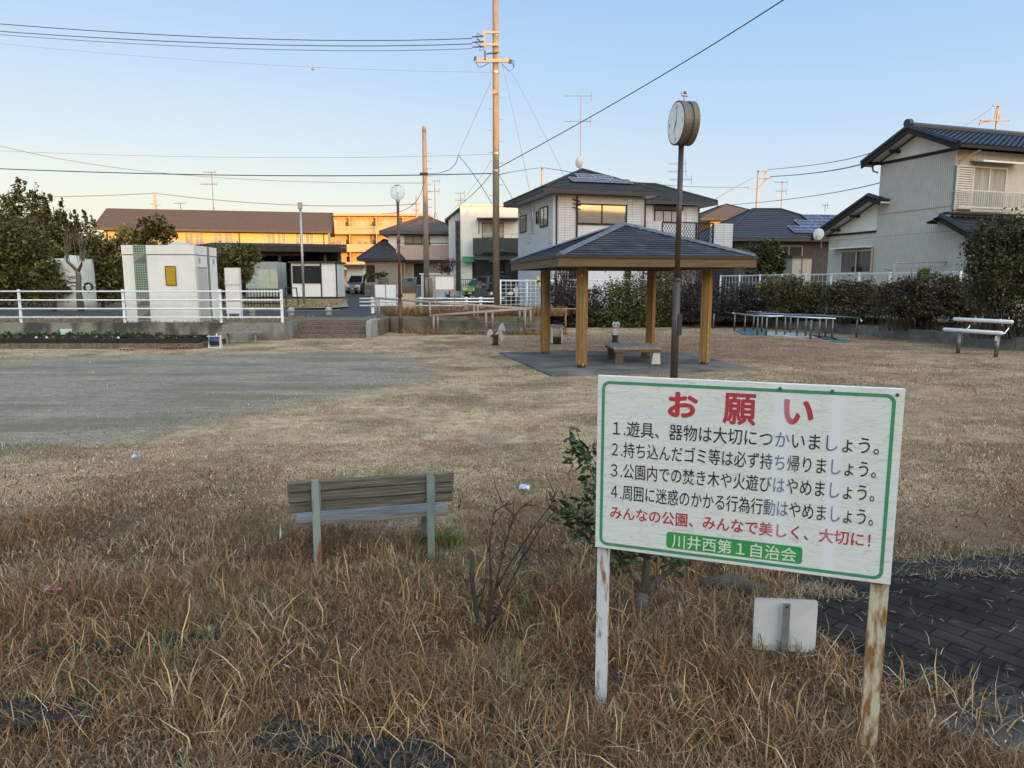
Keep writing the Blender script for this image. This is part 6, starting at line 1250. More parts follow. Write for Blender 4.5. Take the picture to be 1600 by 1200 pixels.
wire('grey sagging wire starting high at left and passing behind the slender pole', ((-40,217,46),(270,272,52),(664,286,54)), .020, 'wire_grey')
wire('grey wire from the left trees to the far pole above the yellow house', ((-20,308,98),(110,307,98),(243,302,98)), .05, 'wire_grey')
wire('grey wire from the far pole sagging right across the roofs', ((243,302,98),(450,320,95),(651,319,92)), .05, 'wire_grey')
wire('dark wire rising steeply to the top right corner from the tall pole', ((779,262,PY),(1000,138,33),(1260,-24,24)), .022)
wire('slack cable from the slender pole to the tall pole', ((664,271,54),(700,266,49),(716,242,45)), .02)
wire('thin stay between the tall pole and the junction of slack cables', ((767,128,PY),(716,242,45)), .010, 'wire_grey')
wire('dark cable running down from the cable junction toward the tall pole foot', ((716,242,45),(745,280,43),(768,318,PY)), .018)
wire('dark service cable from the tall pole down to the white box house', ((768,271,PY),(742,300,50),(716,322,58)), .02)
wire('thin stay from the tall pole down past the white box house', ((768,250,PY),(735,297,48),(700,335,58)), .008, 'wire_grey')
wire('left of two long thin stays running down from the crossarm to the carport', ((777,72,PY),(805,190,42),(832,322,44)), .010, 'wire_grey')
wire('right of two long thin stays running down from the crossarm to the grey house', ((799,112,PY),(840,190,41),(884,280,40)), .010, 'wire_grey')
wire('short dark cable from the tall pole down to the left wall of the grey house', ((779,272,PY),(795,300,42),(823,350,43)), .014)
wire('insulated line from the tall pole to the far pole behind the grey house', ((780,273,PY),(815,266,58),(847,262,75)), .03, 'wire_grey')
wire('insulated line dropping right from the far pole behind the grey house', ((849,262,75),(880,267,62),(905,272,50)), .03, 'wire_grey')
wire('grey line from the grey house roof to the sunlit far pole', ((968,281,46),(1070,291,60),(1168,293,80)), .03, 'wire_grey')
wire('upper thin line from the sunlit far pole to the tiled house', ((1200,265,80),(1290,255,60),(1375,234,42)), .03, 'wire_grey')
wire('lower doubled line from the sunlit far pole to the tiled house', ((1203,276,80),(1290,268,60),(1375,247,42)), .045, 'wire_grey')
wire('low line rising right across the sky above the black house', ((1120,322,80),(1250,309,62),(1385,283,42)), .03, 'wire_grey')
wire('thin line falling left from the sunlit far pole', ((1178,277,80),(1145,295,78),(1115,313,76)), .03, 'wire_grey')
wire('thin line rising to the pole behind the tiled house ridge', ((1478,211,62),(1515,192,62),(1548,170,62)), .022, 'wire_grey')
wire('slack service cable from the slender pole down behind the globe lamp', ((661,275,54),(645,320,52),(596,334,60)), .02)
# ================================================================ CARS
def car(lab, loc, yaw, L=3.4, Wd=1.48, H=1.7, col=(.4,.4,.42), kind='kei', metal=.5):
    F = Fr(*loc, yaw); t = thing('parked_car', lab, 'car', loc); cm = mat('car_paint', col, None, rough=.28, metal=metal); w = Wd/2
    hood = .62 if kind == 'van' else .8
    # profile of the lower body and of the cabin, front at -x
    bodyp = [(0,.32),(0,.62),(.06,.80),(hood,.98),(L*.62,1.0),(L-.05,1.0),(L,.7),(L,.32),(L-.3,.24),(.25,.24)]
    cab = [(hood-.12,.98),(hood+.45,H-.06),(hood+.75,H),(L-.55,H),(L-.12,H-.12),(L-.03,1.0)]
    def shell(pr, ins, nm):
        m = M(F); n = len(pr); zs = [p[1] for p in pr]; z0, z1 = min(zs), max(zs); vs = []
        for s in (-1, 1):
            for k_, e in ((1., .06), (.88, 0)): 
                for x, z in pr: cx0 = L/2; vs.append((cx0+(x-cx0)*(1 if k_ < 1 else .985), s*w*(1-ins*(z-z0)/(z1-z0+1e-6))*(1. if k_ == 1 else .90) if True else 0, z))
        # rings: -outer, -inner(narrower, fuller), +outer, +inner -> order -outer,-inner,+inner,+outer
        R_ = [0, 1, 3, 2]
        fs = []
        for a, b in ((0,1),(1,3),(3,2)): fs += [(a*n+i, a*n+(i+1)%n, b*n+(i+1)%n, b*n+i) for i in range(n)]
        fs += [tuple(range(n-1,-1,-1)), tuple(2*n+i for i in range(n))]
        m.add(vs, fs); return m.build(nm, cm, t)
    shell(bodyp, .04, 'body'); shell(cab, .20, 'cabin')
    g = M(F); k = lambda z: w*(1-.20*(z-.98)/(H-.98))*1.003
    g.add([(hood-.06,-w*.86,1.03),(hood-.06,w*.86,1.03),(hood+.42,w*.74,H-.12),(hood+.42,-w*.74,H-.12)], [(3,2,1,0)]); 
    for v in range(4): g.v[v] = tuple(np.array(g.v[v])-F.a*.05+np.array([0,0,.035]))
    g.build('windscreen', MT['glass'], t)
    for s in (-1, 1):
        for x0, x1, q0 in ((hood+.25, hood+1.1, .28), (hood+1.18, L-.5, .0)):
            z0, z1 = 1.05, H-.16; m = M(F); m.add([(x0,s*(k(z0)+.006),z0),(x1,s*(k(z0)+.006),z0),(x1,s*(k(z1)+.006),z1),(x0+q0,s*(k(z1)+.006),z1)], [(0,1,2,3) if s < 0 else (3,2,1,0)]); m.build('side_window', MT['glass'], t)
        m = M(F); m.box(-.03, .12, s*w*.62-.17, s*w*.62+.17, .66, .83); m.build('headlight', MT['lamp_lens'], t)
        m = M(F); m.box(hood+.2, hood+.32, s*(w+.02), s*(w+.2), 1.05, 1.2); m.build('mirror', cm, t)
        for x in (.62, L-.6):
            m = M(F); m.tube([(x,s*(w-.17),.29),(x,s*(w+.012),.29)], .29, 18); wh = m.build('wheel', MT['tyre'], t); m = M(F); m.tube([(x,s*(w+.0125),.29),(x,s*(w+.025),.29)], .19, 14); m.build('rim', MT['rim'], wh)
    m = M(F); m.box(-.035, .02, -w*.6, w*.6, .36, .56); m.build('grille', MT['black'], t); m = M(F); m.box(-.05, -.036, -.17, .17, .40, .50); m.build('number_plate', MT['white_paint'], t)
    return t
p = W(551,462,66); car('silver small car parked facing the camera at the end of the side street', (p[0],66,tz(66)), R(82), 3.4, 1.48, 1.75, (.42,.43,.45))
p = W(737,457,56); car('lime green small car parked beside the dark van in front of the white box house', (p[0],54,tz(54)), R(62), 3.4, 1.5, 1.55, (.20,.38,.05), metal=.1)
p = W(784,475,43.5); car('dark grey van with chrome grille parked under the carport behind the utility pole', (p[0],43.5,tz(43.5)), R(104), 4.4, 1.72, 1.85, (.05,.052,.056), 'van')
# ================================================================ TREES, HEDGES, SHRUBS
EV = [(.026,.028,.008),(.075,.072,.018),(.16,.14,.035)]
def tree(lab, px, Y, ptop, blobs_px, n, size, seed, cols=EV, zb_=None, group=None, trunk=.11, sub=.30, subn=46, name='tree'):
    zb2 = tz(Y) if zb_ is None else zb_; x = W(px,470,Y)[0]; zt = W(px,ptop,Y)[2]; t = thing(name, lab, 'tree', (x,Y,zb2), 0, group); m = M(); rng = np.random.default_rng(seed)
    m.tube([(x,Y,zb2-.2),(x+.05,Y,zb2+(zt-zb2)*.4),(x,Y,zb2+(zt-zb2)*.92)], [trunk,trunk*.75,.02], 8)
    for k in range(9):
        h = zb2+(zt-zb2)*(.25+.65*rng.random()); a = rng.random()*6.28; l = (zt-h)*.35+.4; m.tube([(x,Y,h),(x+math.cos(a)*l*.6,Y+math.sin(a)*l*.6,h+l*.35),(x+math.cos(a)*l,Y+math.sin(a)*l,h+l*.8)], [trunk*.4,trunk*.25,.01], 5)
    m.build('trunk', MT['bark'], t, True); B = []
    for bx, by, rx, ry in blobs_px:
        c = W(bx,by,Y); s = Y/1110*.985; B.append((c[0],Y,c[2],rx*s,min(rx,ry*1.2)*s,ry*s))
    foliage('crown', B, n, size, cols, t, seed, sub, subn, zmin=zb2+.05); return t
tree('big dark evergreen tree at the left edge of the picture', 8, 41, 330, [(-15,385,62,55),(30,370,52,45),(10,430,70,45),(-40,430,50,60),(60,420,45,45),(50,395,30,40)], 15000, .10, 21)
tree('low dark evergreen half covering the white tank', 84, 37.2, 405, [(82,430,15,24),(88,450,16,16),(70,440,16,26)], 2200, .10, 33)
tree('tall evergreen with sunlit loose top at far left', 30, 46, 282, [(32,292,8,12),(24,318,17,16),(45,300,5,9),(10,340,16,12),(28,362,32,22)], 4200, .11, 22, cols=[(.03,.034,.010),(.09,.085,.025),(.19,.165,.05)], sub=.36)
tree('pointed evergreen second from the left edge', 62, 46, 298, [(62,324,13,22),(53,311,5,11),(74,314,6,11),(64,362,24,26)], 4600, .10, 23)
tree('slim conical evergreen in the middle of the left tree group', 96, 46, 312, [(97,327,4,15),(96,350,9,20),(98,385,20,22)], 3600, .10, 24)
tree('loose topped evergreen behind the bare pruned tree', 126, 47, 325, [(116,341,6,11),(130,336,6,11),(125,363,18,18),(146,346,4,12),(128,400,30,28)], 3800, .11, 25, sub=.36)
tree('rounded dark evergreen against the left wall of the toilet block', 160, 41, 385, [(160,410,28,28),(150,380,18,16),(175,395,18,22),(168,440,28,28)], 6200, .10, 26)
tree('small evergreen in front of the yellow apartment house', 238, 55, 337, [(240,350,16,14),(228,362,16,13),(256,362,18,12),(238,378,26,14)], 3000, .12, 27)
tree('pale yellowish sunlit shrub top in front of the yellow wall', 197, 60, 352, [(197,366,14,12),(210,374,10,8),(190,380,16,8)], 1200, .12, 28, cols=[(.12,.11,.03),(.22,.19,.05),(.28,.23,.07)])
tree('bushy evergreen between the toilet block and the storage container', 366, 44, 378, [(362,400,28,18),(388,396,18,14),(350,412,18,24),(372,420,24,18),(360,438,24,16)], 5600, .10, 29, cols=[(.035,.042,.012),(.08,.085,.022),(.14,.135,.04)])
tree('leafless reddish shrub in front of the white box house', 702, 52, 403, [(702,415,14,9),(695,424,10,7)], 700, .07, 30, cols=[(.06,.028,.024),(.10,.05,.04)], trunk=.05, sub=.5)
tree('small plant with drooping leaves in front of the tan shutters', 592, 58, 424, [(590,430,10,4),(600,428,6,4),(576,432,6,4)], 400, .12, 31, trunk=.03)
tree('leafy evergreen left of the garden shed by the black house', 1195, 40, 372, [(1200,392,16,18),(1185,400,20,16),(1212,410,16,16),(1190,420,26,12),(1222,398,10,10)], 4500, .09, 32, cols=[(.028,.032,.012),(.065,.068,.02),(.11,.105,.035)])
# bare pruned tree and the tank behind it
p = W(124,484,36); t = thing('bare_tree', 'leafless pruned tree with upright whips in front of the white tank', 'tree', p); m = M(); rng = np.random.default_rng(8); Yb = 36
T = lambda px, py: W(px, py, Yb)
m.tube([T(127,486),T(123,455),T(123,432),T(121,423)], [.17,.13,.12,.10], 8); m.tube([T(122,425),T(112,415),T(104,408)], [.09,.08,.08], 7); m.tube([T(122,425),T(127,414),T(129,404)], [.08,.07,.07], 7); m.tube([T(121,442),T(110,441),T(100,436)], [.05,.04,.02], 6); m.tube([T(123,448),T(112,446),T(106,452)], [.05,.03,.02], 6)
m.build('trunk', MT['bark_grey'], t, True); m = M()
for k in range(24):
    b = ((104 if k % 2 else 128)+rng.normal()*3, 406+rng.random()*5); e = (b[0]+rng.normal()*8, b[1]-32-rng.random()*30); m.tube([T(*b), T((b[0]*1.3+e[0]*.7)/2+rng.normal()*1.5, (b[1]+e[1])/2), T(*e)], [.020,.015,.008], 4)
for k in range(8): b = (100+rng.random()*22, 425+rng.random()*20); m.tube([T(*b), T(b[0]-8-rng.random()*12, b[1]+rng.normal()*7), T(b[0]-16-rng.random()*14, b[1]+rng.normal()*10)], [.02,.014,.007], 4)
m.build('twigs', MT['bark_grey'], t)
p = W(117,455,38.5); t = thing('water_tank', 'white fibreglass tank half hidden behind the bare pruned tree', 'tank', (p[0],38.5,tz(38))); s = 38.5/1110*.985; xw = 29*s; zt = W(122,398,38.5)[2]-.2; z0 = tz(38)
pr = [(1.0*xw,0),(1.0*xw,.5),(1.0*xw,zt-z0-.9),(.98*xw,zt-z0-.25),(.92*xw,zt-z0-.03),(.35*xw,zt-z0),(.34*xw,zt-z0+.15),(.02,zt-z0+.18)]; m = M(); m.lathe((p[0],38.5,z0), pr, 28); m.build('shell', mat('tank_white', (.50,.52,.47), (.44,.45,.40), 2, .5), t, True); m = M(); m.lathe((p[0],38.5,z0+(zt-z0)*.48), [(xw*1.005,-.04),(xw*1.02,0),(xw*1.005,.04)], 28); m.build('rib', MT['white_paint'], t, True)
p = W(138,449,35.5); FT = Fr(p[0],35.5,.6,0); pts = [(.2*math.cos(2*math.pi*i/20), 0, W(138,449,35.5)[2]-.6+.2*math.sin(2*math.pi*i/20)) for i in range(21)]; tag(M(FT).tube(pts, .06, 8).build('old_tyre', MT['tyre'], None, True), 'old black tyre hanging beside the white tank', 'tyre')
# hedges
DH = [(.020,.020,.010),(.042,.038,.018),(.070,.058,.028)]; PUR = [(.022,.016,.020),(.040,.026,.030),(.055,.038,.036)]; BRN = [(.034,.025,.014),(.070,.049,.026),(.11,.082,.042)]; GRN2 = [(.024,.030,.010),(.062,.068,.018),(.11,.108,.034)]
def shrub(lab, Y, blobs, n, size, cols, seed, zb2=0, name='shrub', cat='shrub', sub=.34, subn=60, twig=14):
    c0 = W(blobs[0][0], blobs[0][1], Y); t = thing(name, lab, cat, (c0[0],Y,zb2)); B = []; m = M(); rng = np.random.default_rng(seed)
    for bx, by, rx, ry, *yy in blobs:
        y = Y+(yy[0] if yy else 0); c = W(bx,by,y); s = y/1110*.985; B.append((c[0],y,c[2],rx*s,min(rx*s,1.1),ry*s))
        for _ in range(twig):
            a = rng.random()*6.28; q = Vector((c[0]+rng.normal()*rx*s*.3, y+rng.normal()*.2, zb2-.05)); e = Vector((c[0]+rx*s*.95*math.cos(a), y+.5*rng.normal(), c[2]+ry*s*(.2+.95*abs(math.sin(a))))); m.tube([tuple(q), tuple(q.lerp(e,.5)+Vector((0,0,.15))), tuple(e)], [.018,.012,.005], 4)
    m.build('stems', MT['twig'], t); foliage('leaves', B, n, size, cols, t, seed, sub, subn, zmin=zb2+.03); return t
shrub('dark tall hedge line behind the left tree group', 50, [(-60,440,60,40),(0,430,50,45),(60,430,50,40),(110,432,45,36),(160,436,45,36),(205,440,30,34),(-20,400,40,30)], 9000, .16, EV, 40, tz(50), 'hedge', 'hedge')
shrub('dark purple leaved shrub between the left gazebo posts', 33.6, [(880,470,20,22),(900,488,22,20),(870,492,18,14),(925,475,16,24),(885,505,30,10)], 6500, .06, PUR, 41)
shrub('loose purple shrub with bare twigs rising behind the left gazebo post', 34.6, [(878,440,14,22),(890,425,12,16),(866,455,12,14)], 900, .055, PUR, 42, .1, twig=26)
shrub('dense dark green shrub seen between the gazebo posts', 33.8, [(960,470,36,28),(990,465,30,32),(945,490,30,18),(1015,475,30,32),(975,495,45,14),(1035,460,22,34),(940,505,40,11),(990,506,45,11),(1030,500,20,14)], 16000, .055, GRN2, 43)
shrub('tall bare twiggy shrub behind the clock pole', 34.6, [(1035,432,34,24),(1080,450,30,34),(1060,475,30,28)], 3000, .05, BRN, 44, .1, twig=60)
shrub('dark bare hedge section between the clock pole and the exercise rails', 33.5, [(1095,465,40,27),(1140,466,36,23),(1180,466,34,21),(1110,485,46,14),(1165,485,44,14),(1090,498,45,12),(1150,500,40,10)], 9000, .055, [(.018,.014,.014),(.036,.025,.022),(.055,.037,.03)], 45, .3, 'hedge', 'hedge', twig=40)
shrub('olive green clipped hedge section above the exercise rails', 31.5, [(1215,455,26,18),(1240,458,30,22),(1275,465,28,20),(1290,462,26,20),(1245,480,36,12)], 9000, .055, [(.035,.032,.012),(.07,.06,.02),(.10,.085,.03)], 46, .4, 'hedge', 'hedge')
shrub('reddish brown hedge section below the ground floor window of the tiled house', 29, [(1320,462,26,20),(1350,462,26,20),(1335,482,40,14),(1372,470,20,18)], 8500, .055, BRN, 47, .4, 'hedge', 'hedge')
shrub('large rounded reddish brown hedge at right in front of the tiled house', 25.6, [(1420,460,34,24),(1460,457,40,27),(1500,460,32,26),(1440,478,56,20),(1390,465,26,22),(1510,475,24,20)], 15000, .055, BRN, 48, .4, 'hedge', 'hedge')
shrub('small yellow green plant poking above the brown hedge', 25.9, [(1445,430,10,10),(1438,440,10,8)], 700, .05, [(.10,.11,.03),(.17,.17,.05)], 49, .5)
shrub('tall dark clipped evergreen hedge at the right edge', 21.8, [(1560,400,46,52),(1600,395,50,58),(1550,450,40,44),(1600,455,60,46),(1640,420,50,60),(1540,380,26,30),(1575,365,36,24)], 26000, .05, [(.022,.026,.012),(.055,.055,.022),(.10,.088,.036)], 50, .4, 'hedge', 'hedge', sub=.26, subn=90)
shrub('tuft of pale dry reeds standing in the hedge above the exercise rails', 32.6, [(1200,448,14,16),(1232,444,12,14)], 500, .09, [(.20,.17,.08),(.26,.21,.11)], 51, .4, 'reeds', 'reeds', twig=40)
# laundry pole stand
F = Fr(*W(1395,430,27.0)[:2], .7, R(15)); t = thing('laundry_stand', 'metal laundry pole stand in front of the ribbed wall of the tiled house', 'laundry stand', F(0,0,0)); m = M(F); q = lambda px, py: (F.hit(px,py)[0], 0, F.hit(px,py)[1])
m.tube([q(1396,440),q(1396,418),q(1400,411),q(1500,409)], .03, 6); m.tube([q(1380,419),q(1394,422)], .03, 6); m.tube([q(1398,418.5),q(1472,417.5),q(1478,411)], .022, 6); m.build('frame', MT['galv'], t)
# near shrubs
p = G(757,1003); t = thing('bare_shrub', 'leafless dark shrub with thin upright stems in front of the bench', 'shrub', p); m = M(); Yb = p[1]; rng = np.random.default_rng(77); q = lambda px, py, d=0.: W(px, py, Yb+d)
def stem(pts, r0, r1=None, k=0):
    r0 = r0*.85 if r0 < .02 else r0
    P = [q(*a) for a in pts]; n = len(P); r1 = r0*.35 if r1 is None else r1; m.tube(P, [r0+(r1-r0)*i/(n-1) for i in range(n)], 7)
    for i in range(1, n):
        for _ in range(k):
            a = Vector(P[i-1]).lerp(Vector(P[i]), rng.random()); d = (Vector(P[i])-Vector(P[i-1])).normalized()+Vector(rng.normal(size=3))*.5; l = .03+.08*rng.random(); m.tube([tuple(a), tuple(a+d*l*.5+Vector(rng.normal(size=3))*.008), tuple(a+d*l)], [.0032,.0024,.0012], 4)
stem([(752,1012),(748,975),(742,935),(737,905),(739,868)], .017, .012)
stem([(758,1010),(763,960),(768,915),(765,870),(766,838),(772,800),(795,785)], .011, .003, 2)
stem([(760,1008),(768,950),(778,900),(790,850),(800,815),(806,803),(822,786)], .010, .003, 3); stem([(804,805),(790,792),(782,782)], .004, .0015, 1)
stem([(766,960),(776,915),(800,875),(830,830),(860,790),(873,762)], .008, .0018, 2); stem([(764,990),(790,925),(818,868),(845,825),(866,800)], .008, .002, 3)
stem([(765,985),(778,950),(800,905),(815,880),(850,850)], .006, .0018, 2); stem([(746,960),(757,915),(762,860)], .006, .002, 2); stem([(742,935),(755,925),(760,905)], .008, .004)
m.build('stems', MT['twig'], t, True)
p = G(1003,968); Yb = p[1]; t = thing('leafy_shrub', 'broadleaf evergreen shrub growing behind the notice sign, leaves showing left of it', 'shrub', p); m = M()
q = lambda px, py, d=0.: W(px, py, Yb+d)
stem([(1002,985),(1003,950),(1006,925)], .036, .030); stem([(1005,928),(990,900),(972,872),(945,835),(915,805),(885,790)], .018, .004); stem([(1006,928),(1010,885),(1012,840),(1010,780)], .024, .014); stem([(1006,930),(1030,905),(1055,885),(1080,850)], .022, .010)
stem([(975,876),(950,800),(925,740),(905,700)], .010, .003); stem([(1010,840),(970,760),(930,730)], .010, .003); stem([(1050,888),(1072,878),(1110,884)], .008, .002, 2)
m.build('trunk', MT['bark_grey'], t, True)
rng = np.random.default_rng(5); vs = []; C = []; 
def twigleaves(cs, n, sp, dirx):
    for _ in range(n):
        px, py = cs[0]+rng.normal()*sp[0], cs[1]+rng.normal()*sp[1]; b = np.array(q(px, py, rng.normal()*.09)); d = np.array([dirx+rng.normal()*.6, rng.normal()*.6, .25+rng.normal()*.5]); d /= np.linalg.norm(d); s = .055+.035*rng.random()
        e = np.cross(d, rng.normal(size=3)); e /= np.linalg.norm(e); nrm = np.cross(d, e); c = np.array([.030,.042,.014])*rng.uniform(.6,1.9)
        l = [b, b+d*s*.35+e*s*.17, b+d*s*.7+e*s*.15, b+d*s, b+d*s*.7-e*s*.15, b+d*s*.35-e*s*.17]; l[0] = l[0]; m0 = b+d*s*.5-nrm*s*.06
        vs.extend([l[0], l[1], m0, l[5], l[1], l[2], l[4], m0, l[2], l[3], l[4], m0, m0, l[5], l[4], l[4]][:12]); C.extend([c]*12)
for cs, n, sp, dx in (((908,705),48,(11,13),-.6),((922,725),26,(10,12),-.4),((925,772),24,(9,10),-.5),((893,800),52,(13,10),-.7),((915,825),60,(14,13),-.4),((935,800),26,(14,25),-.2),((975,870),70,(16,14),-.3),((1000,862),40,(16,8),0),((1050,878),30,(14,8),.3),((965,790),60,(18,45),0)): twigleaves(cs, n, sp, dx)
V = np.array(vs); tinted('leaves', V, np.arange(len(V)).reshape(-1,4), np.array(C), MT['leaf'], t)
# ================================================================ GRASS
STRAW = np.array([(.31,.225,.135),(.22,.15,.085),(.43,.335,.225),(.17,.10,.055)]); BR = np.array([(.225,.115,.05),(.16,.08,.036),(.27,.15,.068),(.135,.055,.032),(.36,.25,.145)])
LAWN = np.array([(.54,.40,.25),(.42,.29,.17),(.66,.51,.34),(.27,.165,.095)]); OL = np.array([(.13,.125,.04),(.17,.15,.055)])
def pick(n, w, pal, rng): return pal[rng.choice(len(pal), n, p=np.array(w)/np.sum(w))]*rng.uniform(.65, 1.3, (n,1))
def vnoise(x, y, s, seed):
    r = np.random.default_rng(seed); t = r.random((64,64)); u, v = x/s, y/s; i, j = np.floor(u).astype(int), np.floor(v).astype(int); f, g = u-i, v-j; f = f*f*(3-2*f); g = g*g*(3-2*g); T = lambda a, b: t[a % 64, b % 64]
    return (T(i,j)*(1-f)+T(i+1,j)*f)*(1-g)+(T(i,j+1)*(1-f)+T(i+1,j+1)*f)*g
def scatter(n, y0, y1, rng, pw=1.0, mx=.80):
    y = y0+(y1-y0)*rng.random(n)**pw; x = (rng.random(n)*2-1)*(y*mx+2.2); return x, y
rng = np.random.default_rng(31)
PP = np.array(PAVE)
def near_band(name, n, y0, y1, h0, w0, seed, wts, lay, bendm, pw=1.):
    rng = np.random.default_rng(seed); x, y = scatter(n, y0, y1, rng, pw); cl = vnoise(x, y, .55, 1)*.6+vnoise(x, y, .2, 2)*.4
    inpave = pip([tuple(p) for p in PP], x, y) | pip([tuple(p) for p in pl], x, y) | ((x > 2.2) & (y < 3.2) & (y > 2.3)) & (x > 1.9)
    hz = np.clip((7.6+.5*np.sin(x*1.3)+.6*(vnoise(x,y,1.1,5)-.5)*2-y)/2.6, 0.12, 1)     # tall rough grass fades into the mown lawn
    # more growth under and around the bench, thin flattened strips across
    strip = np.exp(-((y-3.75-.25*x*0.3)/.22)**2)*(x < .2)
    keep = (rng.random(n) < (.25+1.1*cl)) & ~inpave & (rng.random(n) > strip*.6); x, y, cl, hz = x[keep], y[keep], cl[keep], hz[keep]; n = len(x)
    h = h0*(.35+1.0*rng.random(n)**1.5)*(.25+1.5*cl**1.6)*hz; h = np.maximum(h, .02)
    red = vnoise(x, y, .8, 7); ol = vnoise(x, y, .7, 9)
    c = pick(n, wts, STRAW, rng); mb_ = rng.random(n) < np.clip((red-.18)*2.2, .25, .9); c[mb_] = pick(int(mb_.sum()), [3,3,2,1.4,2], BR, rng); mo = rng.random(n) < np.clip((ol-.66)*2, 0, .4); c[mo] = pick(int(mo.sum()), [1,1], OL, rng)
    P_ = np.stack([x, y, np.zeros(n)], 1); bend = np.abs(rng.normal(size=n))*bendm+.25
    o = blades(name, P_, h, w0*(.5+rng.random(n)), bend, c, seed, lay); o['kind'] = 'stuff'; return o
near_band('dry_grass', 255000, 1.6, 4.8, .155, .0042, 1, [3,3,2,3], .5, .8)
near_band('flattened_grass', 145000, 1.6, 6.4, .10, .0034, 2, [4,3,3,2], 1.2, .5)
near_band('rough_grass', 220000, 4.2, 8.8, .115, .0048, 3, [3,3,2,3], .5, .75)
# long pale arching blades here and there
rg = np.random.default_rng(12); x, y = scatter(8500, 1.6, 4.8, rg); ok = ~(pip([tuple(p) for p in PP], x, y)) & ~((x > 1.95) & (y < 3.2)); x, y = x[ok], y[ok]; k = rg.random(len(x)) < vnoise(x, y, .45, 15)**1.5*1.6; x, y = x[k], y[k]; n = len(x)
o = blades('arching_grass', np.stack([x,y,np.zeros(n)],1), .14+.20*rg.random(n), .004+.006*rg.random(n)**2, .6+1.1*rg.random(n), pick(n, [3,3,3,2], np.array([(.44,.31,.165),(.30,.155,.06),(.40,.26,.12),(.21,.075,.04)]), rg), 12, .35); o['kind'] = 'stuff'
tx, ty = [], []
for px, py, k, sp_ in ((230,1095,46,.05),(300,1118,60,.06),(385,1095,46,.05),(150,1150,40,.06),(60,1130,30,.05),(330,1165,50,.06),(480,1150,50,.06),(560,1110,40,.05),(640,1135,46,.06),(720,1160,50,.06),(820,1100,30,.05),(880,1170,40,.06),(990,1060,36,.06),(1050,1120,46,.07),(1130,1060,40,.06),(1200,1130,50,.07),(1240,1030,26,.04),(1300,1060,56,.05),(1330,1100,56,.06),(1415,1090,50,.05),(1480,1100,50,.06),(1540,1130,46,.06),(1270,1170,50,.07),(1440,1170,46,.06),(520,1040,30,.05),(110,1040,26,.05),(640,1000,30,.05),(430,985,26,.05),(880,1010,30,.05),(300,900,26,.06),(470,880,30,.05),(560,870,46,.10),(640,860,46,.08),(700,850,40,.08),(590,900,30,.08),(60,830,30,.08),(180,800,26,.08),(250,960,20,.06)):
    g = G(px, py); tx.append(g[0]+rg.normal(size=k)*sp_); ty.append(g[1]+rg.normal(size=k)*sp_)
x = np.concatenate(tx); y = np.concatenate(ty); n = len(x)
o = blades('grass_tufts', np.stack([x,y,np.zeros(n)],1), .10+.20*rg.random(n), .003+.006*rg.random(n)**2, .35+1.0*rg.random(n), pick(n, [3,3,3,2,1], np.array([(.44,.31,.165),(.29,.15,.06),(.40,.26,.115),(.20,.075,.04),(.50,.41,.29)]), rg), 19, .42); o['kind'] = 'stuff'
x, y = scatter(22000, 1.6, 7.5, rg); ok = ~(pip([tuple(p) for p in PP], x, y)); x, y = x[ok], y[ok]; n = len(x)
o = blades('leaf_litter', np.stack([x,y,.01+.03*rg.random(n)],1), .018+.03*rg.random(n), .006+.010*rg.random(n), .2+.5*rg.random(n), pick(n, [2,3,3,.25], np.array([(.30,.22,.14),(.16,.085,.045),(.10,.06,.035),(.50,.42,.32)]), rg), 14, 1.5); o['kind'] = 'stuff'
wx, wy = G(690,850)[:2]; x = wx+rg.normal(size=380)*.10; y = wy+rg.normal(size=380)*.06
o = blades('green_weeds', np.stack([x,y,np.zeros(380)],1), .05+.10*rg.random(380), .004+.003*rg.random(380), .3+.5*rg.random(380), pick(380, [2,2,1], np.array([(.085,.13,.03),(.12,.16,.04),(.20,.19,.07)]), rg), 16, .35); o['kind'] = 'stuff'
# mown lawn
def lawn_band(name, n, y0, y1, h0, w0, seed, pw):
    rng = np.random.default_rng(seed); x, y = scatter(n, y0, y1, rng, pw); g = gsample(mg, x, y); r = gsample(mr_, x, y); b = gsample(mb, x, y); k = vnoise(x, y, .9, 21)*.6+vnoise(x, y, .33, 22)*.4
    inp = pip([tuple(p) for p in PP], x, y) | pip([s for s in so_], x, y); keep = (~inp) & (rng.random(n) > (g*1.15-.10)*np.clip(1.5-1.5*np.clip(vnoise(x, y, .8, 71)-.35,0,1), .55, 1)) & (rng.random(n) > b*.9) & (rng.random(n) < .3+k); x, y, r, k = x[keep], y[keep], r[keep], k[keep]; n = len(x)
    c = pick(n, [4,3,2,2], LAWN, rng); q = rng.random(n) < np.clip(r*.75, 0, .6); c[q] = pick(int(q.sum()), [2,2,2,2,1], np.array([(.27,.15,.09),(.21,.11,.07),(.34,.21,.13),(.19,.09,.065),(.42,.30,.19)]), rng)
    bn = vnoise(x, y, 1.5, 24)*.6+vnoise(x, y, .6, 25)*.4; q = rng.random(n) < np.clip((bn-.5)*2.6, 0, .7); c[q] *= np.array([.52,.45,.40])
    ol = vnoise(x, y, 1.7, 23); q = rng.random(n) < np.clip((ol-.6)*2.2, 0, .6); c[q] = pick(int(q.sum()), [1,1], OL, rng)
    h = h0*(.5+rng.random(n))*(.6+.8*k)*(1+1.6*r*rng.random(n)); o = blades(name, np.stack([x,y,np.zeros(n)],1), h, w0*(.6+.8*rng.random(n)), .3+np.abs(rng.normal(size=n))*.6, c, seed, 1.0); o['kind'] = 'stuff'; return o
lawn_band('lawn_grass', 170000, 6.2, 15, .034, .0065, 5, 1.3); lawn_band('lawn_grass', 90000, 14, 32, .034, .011, 6, 1.2)
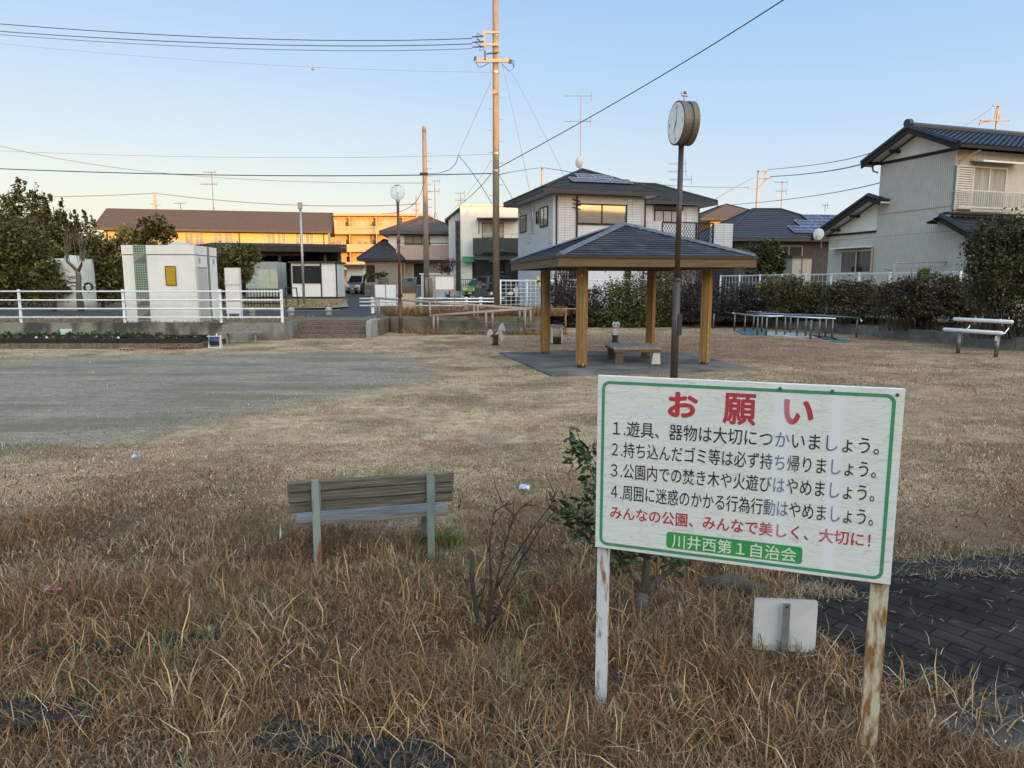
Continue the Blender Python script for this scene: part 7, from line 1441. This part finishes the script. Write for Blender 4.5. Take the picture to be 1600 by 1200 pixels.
# rusty dry growth along the ramp and the wall tops
def tuft_zone(name, poly, z, n, h0, w0, pal, seed):
    rng = np.random.default_rng(seed); P2 = np.array(poly); x = rng.uniform(P2[:,0].min(), P2[:,0].max(), n*2); y = rng.uniform(P2[:,1].min(), P2[:,1].max(), n*2); k = pip([tuple(p) for p in poly], x, y) & (rng.random(2*n) < .2+vnoise(x, y, .6, seed)); x, y = x[k], y[k]; n = len(x)
    zz = np.array([z(a, b) for a, b in zip(x, y)]) if callable(z) else np.full(n, z); c = pick(n, np.ones(len(pal)), np.array(pal), rng); o = blades(name, np.stack([x,y,zz],1), h0*(.4+rng.random(n)), w0*(.6+.8*rng.random(n)), .3+np.abs(rng.normal(size=n))*.6, c, seed, .4); o['kind'] = 'stuff'; return o
RUST = [(.26,.135,.06),(.20,.10,.045),(.32,.19,.09),(.16,.12,.05)]
tuft_zone('roadside_growth', [(-5.4,31.3),(2.2,31.3),(3,34),(-6.2,34.0)], .6, 9000, .42, .018, RUST, 61)
tuft_zone('ramp_growth', [(-4.6,28.9),(-3.3,28.3),(2.2,28.0),(2.2,28.7),(-3.3,28.72),(-3.3,29.85),(-5,29.85)], 0, 3500, .30, .016, [(.26,.15,.07),(.20,.10,.05),(.33,.23,.13)], 62)
tuft_zone('bank_growth', [(1.8,33.8),(9.2,34.5),(11.7,33.7),(13.7,29.5),(15.45,21.7),(17.4,15),(19.8,15),(16.8,22.4),(14.4,31),(10.4,35)], .38, 14000, .30, .016, [(.14,.12,.045),(.20,.16,.07),(.26,.17,.085),(.10,.095,.035)], 63)
tuft_zone('verge_grass', [(-30,25.9),(-8.4,25.9),(-8.4,30.7),(-30,30.7)], .6, 9000, .10, .02, [(.34,.25,.14),(.27,.19,.10),(.20,.15,.08)], 64)
tuft_zone('mound_straw', [(-15.5,39),(-10,39),(-10.5,46),(-16,46)], lambda x, y: .75+.03*(y-39), 5000, .12, .03, [(.36,.27,.15),(.27,.19,.10)], 65)
# drifts of dead grass lying over the paver edges
rg = np.random.default_rng(44); P0 = []
for a, b, n in ((G(1130,905),G(1330,935),1500),(G(1180,960),G(1290,925),700),(G(1400,880),G(1600,868),500),(G(1400,905),G(1600,895),260)):
    u = rg.random(n)[:,None]; P0.append(np.array(a)*(1-u)+np.array(b)*u+rg.normal(size=(n,3))*[.06,.05,0])
u = rg.random((500,2)); P0.append(np.stack([1.9+u[:,0]*3.2, 2.9+u[:,1]*2.2, np.zeros(500)], 1)); P0 = np.concatenate(P0); P0[:,2] = .02; n = len(P0); o = blades('straw_drift', P0, .03+.07*rg.random(n), .003+.003*rg.random(n), .2+.5*rg.random(n), pick(n, [3,2,3,1], STRAW, rg), 45, 1.9); o['kind'] = 'stuff'
